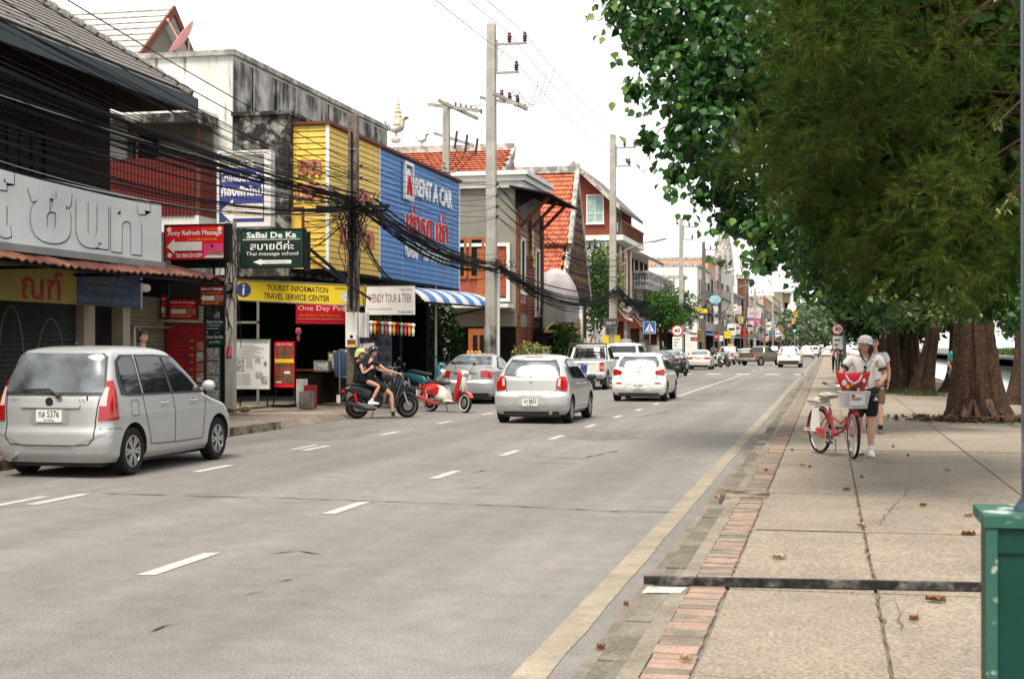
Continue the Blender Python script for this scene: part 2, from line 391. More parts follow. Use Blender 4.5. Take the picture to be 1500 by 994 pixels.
for seg in ([(224, 925), (237, 918), (262, 915)], [(355, 872), (388, 865)], [(390, 812), (440, 806), (470, 812)], [(405, 852), (430, 848)], [(305, 712), (322, 711)], [(680, 716), (712, 713)], [(690, 693), (715, 688)], [(780, 668), (850, 672), (905, 660)], [(760, 677), (840, 680)], [(965, 676), (1000, 674)]):
    crack([at(a, b, z=0)[:2] for a, b in seg], .016)
sheet('asphalt_patch', 'patch', [at(*p, z=0)[:2] for p in ((425, 641), (470, 628), (560, 630), (520, 640), (470, 645))], .0035)
sheet('asphalt_patch', 'patch', [at(*p, z=0)[:2] for p in ((830, 640), (850, 632), (940, 630), (935, 641), (870, 645))], .0035)
crack([at(925, 612, z=0)[:2], at(985, 602, z=0)[:2]], .02)

# right sidewalk: slabs laid with open joints on a sand bed
walk = MB(); strip(walk, -1.03, 5.0, .132); walk = struct('sidewalk', walk, 'gutter', fix=False)
ysl = [-2.0, 1.2, 4.1, 6.7, 9.15, 12.1, 15.2, 18.3, 21.6, 25, 28.4, 31.9, 35.4, 39, 43, 47, 51, 55]
xs = [-.625, .29, 1.95, 3.5, 4.88]
for i in range(len(ysl) - 1):
    for j in range(4):
        q = MB(); dz = rnd.uniform(-.004, .004); g = .004
        x0, x1, y0, y1 = xs[j] + g, xs[j + 1] - g, ysl[i] + g, ysl[i + 1] - g
        q.add([(x0, y0, .085), (x1, y0, .085), (x1, y1, .085), (x0, y1, .085), (x0 + .006, y0 + .006, .15 + dz), (x1 - .006, y0 + .006, .15 + dz), (x1 - .006, y1 - .006, .15 + dz), (x0 + .006, y1 - .006, .15 + dz)], [(4, 5, 6, 7), (0, 1, 5, 4), (1, 2, 6, 5), (2, 3, 7, 6), (3, 0, 4, 7)])
        q.build('slab', 'slab', walk, fix=False)
q = MB(); q.box(-.625, 4.88, 55, 420, .08, .15); q.build('far_paving', 'slab_far', walk)
# brick edging, brick by brick near the camera
bmesh_b = [MB().box(0, .222, 0, .098, .09, .152).mesh('brick', m) for m in ('brick_pink', 'brick_worn')]
y = 3.0; k = 0
while k < 250:
    if not (14.55 < y < 15.0):
        o = put('brick', bmesh_b[rnd.random() < .45], walk); o.location = (-.862 + rnd.uniform(-.006, .006), y, rnd.uniform(-.004, .004)); o.rotation_euler[2] = rnd.uniform(-.02, .02)
    y += .106; k += 1
q = MB(); q.box(-.862, -.64, y, 300, .08, .151); q.build('brick_edging', 'brick_worn', walk)
y = 2.0
mat('kerb_dark', (.17, .15, .12), .92, col2=(.27, .24, .19), scale=2.2, c2=.56, c2w=.09, fine=.2, fscale=50, obj=False)
mat('kerb_light', (.29, .255, .2), .92, col2=(.22, .19, .15), scale=3, fine=.14, fscale=50, obj=False)
kb = MB().box(-.09, .062, 0, .985, -.02, .142).mesh('kerb_stone', 'kerb_dark')
q = MB(); q.box(-.966, -.866, 1.5, 62, .05, .15); q.build('kerb_edge', 'kerb_light', walk)
for k in range(60):
    if not (14.4 < y + .5 < 15.3):
        o = put('kerb_stone', kb, walk); o.location = (-1.03 + rnd.uniform(-.006, .006), y, rnd.uniform(-.012, .004))
    y += 1
q = MB(); q.box(-1.03, -.88, y, 300, -.02, .148); q.build('kerb', 'kerb_stone', walk)
dr = thing('storm_drain', 'rusty cast drain inlet set in the kerb beside the pink bricks', 'drain', (-1.0, 14.45, .05))
MB().box(-.01, .36, 0, .8, 0, .075).build('pit', 'deep_shade', dr)
MB().box(-.03, .4, .22, .8, .08, .108).build('cover', 'kerb_mossy', dr)
# thin red joint strips across the slabs and cracks in the paving
for yy in (12.15, 21.65):
    sheet('red_joint', 'brick_pink', rect(-.6, 4.8, yy - .03, yy + .03), .1565)
crack([at(*p, z=.155)[:2] for p in ((1130, 716), (1200, 722), (1300, 718))], .006, .1575, 'joint_dirt')
crack([at(*p, z=.155)[:2] for p in ((1335, 712), (1305, 745), (1285, 770))], .006, .1575, 'joint_dirt')
crack([(.29, 6.5), (.295, 9), (.285, 12), (.29, 16.5)], .008, .1575, 'joint_dirt')
crack([at(*p, z=.155)[:2] for p in ((1310, 872), (1318, 920))], .006, .1575, 'joint_dirt')
# steel channel lying over the footway
ch = thing('steel_channel', 'long dark worn steel channel lying across the footway to the kerb', 'channel', (-1.16, 9.12, .16), radians(5.6))
MB().box(0, 3.0, 0, .05, 0, .05).box(0, 3.0, .07, .14, 0, .035).build('rail', 'rusty' if 'rusty' in MATS else 'dark', ch)
MB().box(0, 3.0, .05, .07, 0, .02).build('groove', 'crack', ch)
sheet('white_kerb_paint', 'road_white', [(-1.14, 8.85), (-.9, 8.9), (-.88, 9.12), (-1.13, 9.1)], .153)

# left sidewalk
lw = MB(); lw.box(-14.5, -11.15, -20, 27.4, -.05, .15); lw.box(-14.5, -11.15, 27.4, 40, -.05, .06)
lw.box(-14.5, -11.15, 40, 600, -.05, .14); lw = struct('left_footway', lw, 'left_walk')
m = MB(); m.box(-200, -14.5, -20, 300, -.05, .13); struct('yard_paving', m, 'left_walk')
kb = MB().box(0, .22, 0, .97, -.02, .155).mesh('kerb_stone', 'kerb_mossy')
for k in range(14):
    o = put('kerb_stone', kb, lw); o.location = (-11.16, 13.7 + k * .98, rnd.uniform(-.01, .01)); o.rotation_euler[2] = rnd.uniform(-.01, .01)
m = MB(); m.add([(-11.15, 27.4, .15), (-10.95, 27.4, .005), (-10.95, 40, .005), (-11.15, 40, .06)], [(0, 1, 2, 3)]); m.build('ramp', 'left_walk', lw, fix=False)
m = MB(); m.box(-11.15, -10.95, 40, 500, -.02, .14); m.build('kerb', 'kerb_mossy', lw)
for yy in (17, 20.5, 24):
    crack([(-14.2, yy), (-11.3, yy + rnd.uniform(-.1, .1))], .012, .1555)
crack([(-13.4, 27.6), (-12.4, 30.4), (-11.4, 33)], .02, .064)
# fallen leaves
mat('dry_leaf', (.27, .14, .065), .85, col2=(.16, .08, .04), scale=20)
mat('pale_leaf', (.48, .35, .22), .7)
LV = []
for (a, b, s_, mm) in ((1142, 818, .13, 1), (1370, 880, .16, 0), (1418, 783, .14, 0), (1240, 718, .09, 0), (1262, 667, .1, 0), (1352, 741, .08, 0), (1418, 756, .12, 1), (1176, 682, .12, 1), (1388, 690, .09, 1), (1066, 720, .09, 1), (1262, 771, .1, 1), (1050, 730, .08, 1), (1262, 700, .05, 0), (1011, 790, .05, 1), (880, 951, .06, 0), (917, 887, .04, 0), (1186, 685, .05, 0), (1308, 655, .06, 0), (1330, 668, .05, 0), (1210, 640, .05, 1), (1160, 660, .05, 0), (1122, 690, .05, 0), (1338, 909, .07, 0), (1005, 968, .08, 1)):
    p = at(a, b, z=.157 if a > 1040 else .01)
    q = MB(); n = 7
    if a <= 1040 and a * 0 == 0 and p.x > -1.03: p.z = .157; p = at(a, b, z=.157)
    L = s_ * .85
    top = [(L * (i / n - .5), L * .28 * sin(pi * (i / n) ** .8) * s, .012 + .03 * abs(sin(i * 1.3)) + (0 if s else .0)) for s in (1, -1) for i in range(n + 1)]
    q.add(top + [(L * (i / n - .5), 0, .004) for i in range(n + 1)], [(i, i + 1, 2 * (n + 1) + i + 1, 2 * (n + 1) + i) for i in range(n)] + [(n + 1 + i, n + 2 + i, 2 * (n + 1) + i + 1, 2 * (n + 1) + i) for i in range(n)])
    o = q.build('fallen_leaf', 'pale_leaf' if mm else 'dry_leaf', fix=False); o.location = p; o.rotation_euler[2] = rnd.uniform(-.5, .5)
    tag(o, *(('pale curled dry leaf lying on the footway slabs', 'leaf', 'pale dry leaves on the footway') if mm and a > 1040 else ('brown curled dry leaf lying on the footway slabs', 'leaf', 'brown dry leaves on the footway') if a > 1040 else ('dry leaf lying in the gutter beside the yellow line', 'leaf', 'dry leaves in the gutter')))
# ================================================================ buildings
mat('charred', (.011, .009, .008), .9, spec=.08, col2=(.02, .016, .012), scale=2)
mat('roof_grey', (.27, .25, .235), .85, col2=(.15, .14, .135), scale=8, c2w=.2, fine=.25, fscale=30)
mat('fascia', (.055, .07, .08), .6)
mat('awning_rust', (.14, .05, .04), .85, col2=(.26, .12, .07), scale=.8, c2=.55, c2w=.06, fine=.15, fscale=30)
mat('sign_panel_white', (.93, .95, .955), .35, col2=(.87, .91, .93), scale=1.2, coat=.3)
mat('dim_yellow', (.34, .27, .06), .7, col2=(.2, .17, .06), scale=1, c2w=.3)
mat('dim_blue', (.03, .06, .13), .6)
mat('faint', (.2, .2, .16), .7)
mat('shutter_dark', (.03, .04, .035), .6)
mat('shutter_tan', (.2, .17, .115), .6)
mat('col_plaster', (.42, .36, .28), .85, streak=.3)
mat('maroon_sheet', (.17, .028, .022), .6, fine=.1)
mat('yellow_clad', (.84, .57, .075), .55, col2=(.76, .5, .07), scale=2, streak=.12, streak_col=(.4, .27, .08), fine=.04)
mat('blue_clad', (.045, .20, .54), .55, col2=(.065, .235, .57), scale=2, fine=.05, streak=.15, streak_col=(.25, .33, .42))
mat('brown_trim', (.16, .05, .03), .7)
mat('faded_red', (.5, .11, .07), .6, col2=(.55, .25, .18), scale=12)
mat('grey_render', (.235, .23, .195), .85, var=.08)
mat('pink_brick', (.46, .29, .24), .85, col2=(.38, .22, .17), scale=9, fine=.15)
mat('red_brick', (.42, .11, .06), .85, col2=(.31, .075, .045), scale=8, fine=.2, fscale=26)
mat('red_wood', (.22, .06, .03), .7, col2=(.13, .035, .02), scale=4)
mat('tile_orange', (.66, .19, .10), .75, col2=(.54, .15, .08), scale=6, fine=.1)
mat('tile_orange_b', (.54, .14, .08), .75, col2=(.36, .08, .05), scale=6)
mat('lichen_white', (.55, .53, .49), .9, col2=(.25, .24, .22), scale=3, c2w=.1)
mat('gable_gold', (.03, .016, .01), .6, col2=(.16, .08, .025), scale=3.5, c2=.6, c2w=.05)
mat('pale_gold', (.72, .66, .5), .5, col2=(.5, .36, .16), scale=6)
mat('gold', (.55, .36, .08), .35, metal=.5)
mat('stone_grey', (.3, .285, .26), .9, col2=(.16, .15, .14), scale=2, fine=.2, fscale=20)
mat('carved_wood', (.13, .055, .025), .6, col2=(.3, .17, .05), scale=9, c2=.55, c2w=.1)
mat('garland', (.6, .3, .1), .7)

def clap(parent, face, F, a0, a1, z0, z1, m, n, name='plank', th=.03):
    h = (z1 - z0) / n
    if face == 'x': me = MB().prism([(0, 0, 0), (th, 0, 0), (th * .2, 0, h - .012), (0, 0, h - .012)], (0, a1 - a0, 0)).mesh(name, m)
    else: me = MB().prism([(0, 0, 0), (0, -th, 0), (0, -th * .2, h - .012), (0, 0, h - .012)], (a1 - a0, 0, 0)).mesh(name, m)
    bm = bmesh.new(); bm.from_mesh(me); bmesh.ops.recalc_face_normals(bm, faces=bm.faces); bm.to_mesh(me); bm.free()
    p = wloc(parent)
    for i in range(n):
        o = put(name, me, parent); o.location = Vector((F, a0, z0 + i * h) if face == 'x' else (a0, F, z0 + i * h)) - p
def fbox(q, face, F, a0, a1, z0, z1, d0, d1):      # box on a facade: depth d0..d1 in front of the plane F
    if face == 'x': q.box(F + d0, F + d1, a0, a1, z0, z1)
    else: q.box(a0, a1, F - d1, F - d0, z0, z1)
    return q
def win(parent, face, F, a0, a1, z0, z1, fr='clean_white', gl='window_glass', fw=.07, mull=1, trans=0, sill=True, name='window', curtain=False, bars=0):
    q = MB()
    fbox(q, face, F, a0 - fw, a0, z0 - fw, z1 + fw, 0, .09); fbox(q, face, F, a1, a1 + fw, z0 - fw, z1 + fw, 0, .09)
    fbox(q, face, F, a0, a1, z0 - fw, z0, 0, .09); fbox(q, face, F, a0, a1, z1, z1 + fw, 0, .09)
    for i in range(mull): x = a0 + (a1 - a0) * (i + 1) / (mull + 1); fbox(q, face, F, x - fw * .3, x + fw * .3, z0, z1, 0, .07)
    if trans: z = z0 + (z1 - z0) * trans; fbox(q, face, F, a0, a1, z - fw * .3, z + fw * .3, 0, .066)
    o = q.build(name, fr, parent, world=True)
    p = fbox(MB(), face, F, a0, a1, z0, z1, .005, .03).build('pane', 'curtain' if curtain else gl, o, world=True)
    if sill: fbox(MB(), face, F, a0 - fw * 1.5, a1 + fw * 1.5, z0 - fw * 1.8, z0 - fw * 1.02, 0, .14).build('sill', fr, o, world=True)
    return o
def bld(name, label, cat, loc, group=None): return thing(name, label, cat, loc, 0, group)
def part(mb, name, m, parent, smooth=None): return mb.build(name, m, parent, smooth, world=True)

# ---- 1 black timber house with the white billboard, near left
H = bld('timber_house', 'dark old timber shophouse with deep grey tiled eaves behind the cables', 'house', (-14.5, 20, 0))
part(MB().box(-24, -14.5, -4, 26.9, 3.3, 6.75), 'upper_wall', 'charred', H)
part(MB().box(-24, -14.3, -4, 26.6, .13, 3.3), 'lower_wall', 'charred', H)
for i in range(60):
    if i == 0: pm = MB().box(0, .025, 0, .25, 0, 3.3).mesh('plank', 'charred')
    o = put('plank', pm, H); o.location = Vector((-14.5 + rnd.uniform(0, .012), 11.6 + i * .254, 3.38)) - wloc(H)
for y in (14, 18.4, 22.6):
    win(H, 'x', -14.46, y, y + 1.6, 4.5, 5.7, 'charred', 'dark', mull=3, sill=False)
# roof: sheet slope, verge with ridge tiles, fascia, rows of tile noses
sl = .62
q = MB(); q.prism([(-12.95, -6, 6.86), (-12.95, 27.6, 6.86), (-19.6, 27.6, 6.86 + 6.65 * sl), (-19.6, -6, 6.86 + 6.65 * sl)], (0, 0, -.1)); part(q, 'roof', 'roof_grey', H)
q = MB(); q.prism([(-19.6, -6, 10.98), (-19.6, 27.6, 10.98), (-26.2, 27.6, 6.86), (-26.2, -6, 6.86)], (0, 0, -.1)); part(q, 'roof', 'roof_grey', H)
rows = []
for i in range(1, 22):
    x = -12.95 - i * .30; z = 6.86 + i * .30 * sl
    if i == 1: rm = MB().prism([(0, 0, .005), (.05, 0, .035), (-.28, 0, .22)], (0, 33.5, 0)).mesh('tile_row', 'roof_grey')
    o = put('tile_row', rm, H); o.location = Vector((x, -5.9, z)) - wloc(H)
cap = MB().lathe([(.0, 0), (.09, .0), (.12, .16), (.1, .32), (0, .33)], n=8, axis='x').mesh('ridge_tile', 'roof_grey', smooth=40)
d = Vector((-1, 0, sl)).normalized()
for i in range(22):
    o = put('ridge_tile', cap, H); o.location = Vector((-13.0, 27.55, 6.95)) + d * (.36 * i) - wloc(H); o.rotation_euler[1] = pi + atan(sl) if True else 0
q = MB(); q.box(-12.95, -12.88, -6, 27.65, 6.56, 6.87); part(q, 'fascia', 'fascia', H)
q = MB(); q.prism([(-12.9, 27.6, 6.87), (-12.9, 27.6, 6.6), (-19.6, 27.6, 10.7), (-19.6, 27.6, 10.99)], (0, .07, 0)); part(q, 'bargeboard', 'fascia', H)
q = MB(); q.box(-14.5, -12.95, -5, 27.4, 6.6, 6.64); part(q, 'soffit', 'charred', H)
# street front under the awning
for (y0, y1) in ((12.4, 18.6), (19.1, 25.1)):
    sh = part(MB().box(-14.3, -14.27, y0, y1, .15, 2.9), 'shutter', 'shutter_dark', H)
    me = MB().prism([(0, 0, 0), (.03, 0, .02), (0, 0, .085)], (0, y1 - y0, 0)).mesh('slat', 'shutter_dark')
    for i in range(29): o = put('slat', me, sh); o.location = Vector((-14.27, y0, .2 + i * .092)) - wloc(sh)
for y in (12.0, 18.6, 25.15): part(MB().box(-14.35, -14.1, y, y + .42, .1, 3.2), 'column', 'col_plaster', H)
aw = thing('sheet_awning', 'long rusty brown corrugated awning under the white billboard', 'awning', (-13.5, 20, 3))
q = MB(); R = []
for k in range(168):
    y = 6 + k * .12; dz = .03 * sin(k * pi * .9) + .03 * sin(y * .8)
    R.append([(-12.0, y, 3.02 + dz), (-12.9, y, 3.3 + dz), (-14.2, y, 3.72 + dz), (-14.2, y, 3.70 + dz), (-12.9, y, 3.28 + dz), (-12.0, y, 3.0 + dz)])
q.rings(R); part(q, 'sheet', 'awning_rust', aw, 30)
q = MB()
for k in range(8): q.box(-14.2, -12.05, 8 + k * 2.5, 8.05 + k * 2.5, 2.93, 2.98)
q.box(-12.1, -12.05, 6, 26.0, 2.93, 2.98); part(q, 'frame', 'dark', aw)
bbd = thing('billboard', 'long white metal billboard with outlined raised Thai letters over the awning', 'billboard', (-12.5, 20, 3.3))
part(MB().box(-12.62, -12.5, 8, 25.2, 3.3, 4.43), 'panel', 'sign_panel_white', bbd)
part(MB().box(-12.66, -12.44, 8, 25.25, 3.18, 3.3).box(-12.66, -12.6, 25.2, 25.26, 3.3, 4.45), 'frame', 'steel', bbd)
def letters(parent, s, O, right, w, h, m, ext=.06, bold=.01, name='letter'):
    q = text_mb(s, w, h, ext=ext, bold=bold); q.xform(frame_M(O, right)); return part(q, name, m, parent)
mat('letter_white', (.72, .76, .77), .3, coat=.4)
for s, y, wd, hh, dz in (('ร', 18.2, 1.3, .95, .06), ('โ', 19.5, .6, 1.05, .04), ('ช', 20.5, 1.35, .9, .05), ('น', 22.0, 1.1, .8, .06), ('ท', 23.2, 1.15, .8, .05), ('์', 24.2, .5, .3, .8)):
    letters(bbd, s, (-12.489, y + .028, 3.33 + dz - .012), (0, 1, 0), wd, hh, 'black_print', ext=.003, bold=.05, name='letter_outline')
    letters(bbd, s, (-12.489, y, 3.335 + dz), (0, 1, 0), wd, hh, 'sign_panel_white', ext=.006, bold=.05)
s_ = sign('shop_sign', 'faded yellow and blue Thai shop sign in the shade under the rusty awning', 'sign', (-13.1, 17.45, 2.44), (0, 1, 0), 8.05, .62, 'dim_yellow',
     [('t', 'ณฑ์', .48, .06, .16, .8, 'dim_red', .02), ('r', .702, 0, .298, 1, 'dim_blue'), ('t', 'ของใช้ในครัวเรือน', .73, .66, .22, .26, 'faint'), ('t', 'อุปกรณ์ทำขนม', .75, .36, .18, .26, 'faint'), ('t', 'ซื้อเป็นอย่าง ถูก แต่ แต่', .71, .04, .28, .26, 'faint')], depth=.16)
MB().box(8.05, 8.13, -.01, .17, -.02, .64).build('end_cap', 'steel', s_)
MB().cyl((8.13, .08, .4), (8.5, .08, .4), .08, n=10).build('lamp', 'clean_white', s_)
for k, (y, r_, z) in enumerate(((16.6, .75, 1.0), (19.2, .8, 1.2), (21, .35, 1.3), (22.3, .4, 1.3), (23.6, .5, 1.1))):
    q = MB(); q.tube([(-13.9, y + r_ * cos(t * pi / 12), z + 1.1 * sin(t * pi / 12)) for t in range(13)], .012 if k else .03, 5)
    tag(q.build('wire_arch', 'steel' if k == 0 else 'faint'), 'thin wire arch with beads standing before the dark shop shutters', 'rack', 'wire arches before the dark shutters')
# tan roller shutter shop between the timber house and the white block
T_ = bld('shutter_shop', 'low shop with tan roller shutter and crossed steel gate beside the timber house', 'shop', (-14.3, 30, 0))
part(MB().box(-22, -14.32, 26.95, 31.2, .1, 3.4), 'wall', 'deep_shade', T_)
sh = part(MB().box(-14.3, -14.28, 27.2, 30.9, .14, 2.75), 'shutter', 'shutter_tan', T_)
me = MB().prism([(0, 0, 0), (.035, 0, .03), (0, 0, .08)], (0, 3.7, 0)).mesh('slat', 'shutter_tan')
for i in range(29): o = put('slat', me, sh); o.location = Vector((-14.28, 27.2, .18 + i * .088)) - wloc(sh)
q = MB(); q.tube([(-14.1, 27.2, 2.1), (-14.1, 30.9, 2.1)], .03); q.tube([(-14.1, 27.3, 2.1), (-14.1, 29.1, 1.2), (-14.1, 30.9, 2.1)], .025); q.tube([(-14.1, 27.2, 2.1), (-14.1, 27.2, .15)], .03); part(q, 'gate', 'steel', T_)
part(MB().box(-14.45, -14.12, 26.75, 27.05, .1, 3.2), 'column', 'col_plaster', T_)
q = MB(); R = []
for k in range(21): 
    y = 26.3 + k * .14; dz = .05 * sin(k * pi / 2.5)
    R.append([(-12.9, y, 3.18 + dz), (-15.4, y, 3.75 + dz), (-15.4, y, 3.72 + dz), (-12.9, y, 3.15 + dz)])
q.rings(R); part(q, 'awning', 'awning_rust', T_, 30)

# ---- 2 white concrete block with the stained parapet
B = bld('white_block', 'tall white rendered block with black stained side parapet and flat roof', 'building', (-15.6, 42, 0))
part(MB().box(-30, -17.6, 35.6, 49.3, 0, 3.6).box(-30, -15.6, 35.6, 49.3, 3.6, 9.5), 'wall', 'dirty_white', B)
part(MB().box(-15.6, -15.585, 35.66, 49.3, 7.8, 9.42), 'stained_parapet', 'stained', B)
part(MB().box(-30.1, -15.5, 35.5, 49.4, 9.5, 9.64), 'coping', 'lichen_white', B)
part(MB().box(-15.58, -15.56, 36.9, 36.93, 7.8, 9.4).box(-15.58, -15.56, 38.6, 38.64, 7.8, 9.4).box(-15.58, -15.56, 43, 43.03, 7.8, 9.4), 'seam', 'dark', B)
# small projecting balcony room facing the camera
BR = bld('balcony_room', 'white balcony room with maroon corrugated railing below the timber eaves', 'building', (-16.5, 33.5, 0))
x0, x1 = -21.5, -16.1
part(MB().box(x0, x1, 34.6, 35.6, 4.7, 5.12), 'floor', 'dirty_white', BR)
part(MB().box(x0 - .2, x1 + .1, 34.3, 35.58, 7.72, 7.9), 'roof', 'dirty_white', BR)
part(MB().box(x0 - .2, x1 + .12, 34.27, 34.3, 7.55, 7.78).box(x1 + .1, x1 + .13, 34.3, 35.5, 7.5, 7.8), 'roof_edge', 'stained_dark', BR)
part(MB().box(x0, x0 + .2, 34.6, 35.5, 5.12, 7.72).box(x0, -18.6, 35.4, 35.58, 5.12, 7.72), 'wall', 'dirty_white', BR)
part(MB().box(-18.6, x1 - .02, 35.5, 35.58, 5.12, 7.72), 'back_wall', 'grey_render', BR)
me = MB().box(0, .085, -.04, 0, 0, 1.52).box(.02, .065, -.06, -.04, 0, 1.52).mesh('panel', 'maroon_sheet')
for i in range(int((x1 - x0) / .1)): o = put('railing_panel', me, BR); o.location = Vector((x0 + i * .1, 34.6, 5.13)) - wloc(BR)
me = MB().box(0, .04, 0, .085, 0, 1.42).mesh('panel', 'maroon_sheet')
for i in range(10): o = put('railing_panel', me, BR); o.location = Vector((x1, 34.6 + i * .1, 5.13)) - wloc(BR)
q = MB(); q.box(x1 - .06, x1, 34.6, 34.66, 5.12, 7.72).box(-17.9, -17.85, 34.6, 34.66, 5.12, 7.72); part(q, 'post', 'brown_trim', BR)
part(MB().box(-18.4, -17.7, 35.4, 35.5, 6.0, 7.4), 'doorway', 'dark', BR)
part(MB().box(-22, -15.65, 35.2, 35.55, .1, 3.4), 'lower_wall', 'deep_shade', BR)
# white gable roof behind with dish
mat('sheet_white', (.50, .50, .48), .5, col2=(.44, .44, .42), scale=1)
RH = bld('roof_house', 'pale metal roofed house with open gable rising behind the white block', 'house', (-24, 46, 0))
def P_(px, py, y): return at(px, py, y=y)
a = P_(253, 10, 44); b_ = P_(40, 26, 44); 
ridge_y = 46.5; za = P_(253, 10, ridge_y).z; xr = P_(253, 10, ridge_y).x; ze = 9.2
q = MB(); q.prism([(xr, ridge_y, za), (xr - 14, ridge_y, za), (xr - 14, 41.2, ze), (xr, 41.2, ze)], (0, 0, -.08)); part(q, 'roof', 'sheet_white', RH)
q = MB(); q.prism([(xr, ridge_y, za), (xr - 14, ridge_y, za), (xr - 14, 51.8, ze), (xr, 51.8, ze)], (0, 0, -.08)); part(q, 'roof', 'clean_white', RH)
rm = MB().box(-14, 0, -.03, .0, 0, .035).mesh('roof_seam', 'lichen_white')
for i in range(16):
    f = (i + .5) / 16; o = put('roof_seam', rm, RH); o.location = Vector((xr - .02, ridge_y + (41.2 - ridge_y) * f, za + (ze - za) * f + .0)) - wloc(RH)
q = MB(); q.prism([(xr - .5, 41.8, 9.5), (xr - .5, 51.2, 9.5), (xr - .5, ridge_y, za - .3)], (-.1, 0, 0)); part(q, 'gable', 'grey_render', RH)
gb = MB()
for sgn, yy in ((1, 41.2), (1, 51.8)):
    gb.prism([(xr, ridge_y, za + .05), (xr, ridge_y, za - .28), (xr, yy, ze - .25), (xr, yy, ze + .05)], (.08, 0, 0))
part(gb, 'bargeboard', 'brown_trim', RH)
part(MB().box(xr - .45, xr - .38, 43.6, 44.3, 10.2, 10.9), 'vent', 'dark', RH)
part(MB().box(-34, xr - .6, 42, 51, 0, 9.4), 'wall', 'grey_render', RH)
mat('dish_pink', (.88, .42, .43), .6)
ds = thing('satellite_dish', 'pink mesh satellite dish on the roof parapet', 'satellite dish', at(276, 82, y=37.5) + Vector((0, 0, 0)))
q = MB(); q.lathe([(.02, 0), (.35, .04), (.6, .12), (.78, .22), (.77, .235), (.6, .14), (.35, .06), (.02, .02)], n=24)
o = q.build('reflector', 'dish_pink', ds, 40); o.location = (-.12, 0, .62); o.rotation_euler = (radians(22), radians(-50), 0); ds.scale = (.74,) * 3
q = MB(); q.tube([(0, 0, 0), (0, 0, .6)], .035); q.build('mast', 'steel', ds)
q = MB(); q.tube([(-.25, 0, .35), (-.75, -.2, 1.35)], .02); q.ball((-.77, -.2, 1.38), .06); q.build('feed_arm', 'dish_pink', ds)

# ---- 3 corner shop: stained concrete, yellow and blue clapboard box
C_ = bld('corner_shop', 'corner shop with yellow and blue clapboard upper box over a dark open shopfront', 'shop', (-14, 42, 0))
part(MB().box(-15.58, -14.0, 35.6, 49.3, 3.55, 7.85), 'upper_wall', 'stained_dark', C_)
part(MB().box(-15.6, -13.95, 35.5, 49.4, 7.85, 7.95), 'coping', 'stained_dark', C_)
part(MB().box(-14.02, -13.03, 35.93, 49.62, 3.78, 7.6), 'box', 'brown_trim', C_)
zs0, zs1 = 3.76, 7.6
clap(C_, 'y', 35.9, -13.98, -13.0, zs0, zs1, 'yellow_clad', 24)
clap(C_, 'x', -13.03, 35.9, 40.33, zs0, zs1, 'yellow_clad', 24)
clap(C_, 'x', -13.03, 40.37, 49.65, zs0, zs1, 'blue_clad', 24)
part(MB().box(-13.05, -12.965, 35.86, 35.9, 3.7, 7.62).box(-13.05, -12.98, 40.33, 40.37, 3.7, 7.62).box(-13.05, -12.97, 49.65, 49.7, 3.7, 7.62), 'corner_trim', 'sign_panel_white', C_)
part(MB().box(-14.05, -12.9, 35.8, 49.8, 7.6, 7.68), 'box_roof', 'brown_trim', C_)
part(MB().box(-14.0, -12.99, 35.92, 49.7, 3.66, 3.75), 'box_floor', 'dark', C_)
part(MB().box(-13.97, -13.72, 35.84, 35.9, 3.9, 5.35).box(-14.0, -13.97, 35.84, 35.9, 3.9, 5.4), 'hatch', 'yellow_clad', C_)
part(MB().box(-13.72, -13.66, 35.82, 35.9, 3.9, 5.42).box(-13.97, -13.72, 35.82, 35.9, 5.35, 5.42), 'hatch_frame', 'brown_trim', C_)
for s, x, z, wd, hh in (('รถ', -13.86, 6.25, .68, .42), ('เช่า', -13.9, 5.62, .78, .5)):
    letters(C_, s, (x, 35.86, z), (1, 0, 0), wd, hh, 'faded_red', ext=.05, bold=.03)
letters(C_, 'รถ', (-12.99, 37.4, 5.55), (0, 1, 0), 1.9, .62, 'faded_red', ext=.06, bold=.03)
letters(C_, 'เช่า', (-12.99, 36.9, 4.5), (0, 1, 0), 2.8, .75, 'faded_red', ext=.06, bold=.03)
# blue side lettering
L1 = 'letter_white'
letters(C_, 'RENT A CAR', (-12.995, 43.9, 6.52), (0, 1, 0), 4.6, .62, L1, ext=.06, bold=.02)
letters(C_, 'เช่ารถ เช่า', (-12.997, 42.9, 5.22), (0, 1, 0), 5.0, .98, L1, ext=.045, bold=.035)
letters(C_, 'เช่ารถ เช่า', (-12.997, 42.92, 5.24), (0, 1, 0), 4.95, .95, 'red_print', ext=.075, bold=.008)
letters(C_, '087 4799999', (-12.995, 42.9, 4.48), (0, 1, 0), 5.3, .55, L1, ext=.07, bold=.03)
q = MB()
for a, b2 in ((.0, .1), (.85, .95)): q.box(-12.99, -12.9, 42.7 + a, 42.7 + b2, 6.3, 7.5)
q.box(-12.99, -12.9, 42.8, 43.55, 6.3, 6.4).box(-12.99, -12.9, 42.8, 43.55, 7.4, 7.5); part(q, 'logo_frame', L1, C_)
q = MB(); q.prism([(-12.99, 42.85, 6.42), (-12.99, 43.5, 6.42), (-12.99, 43.5, 7.1), (-12.99, 43.3, 7.3), (-12.99, 43.05, 7.3), (-12.99, 42.85, 7.0)], (.05, 0, 0)); part(q, 'logo_figure', L1, C_)
letters(C_, 'A', (-12.93, 42.95, 6.48), (0, 1, 0), .5, .6, 'red_print', ext=.04)
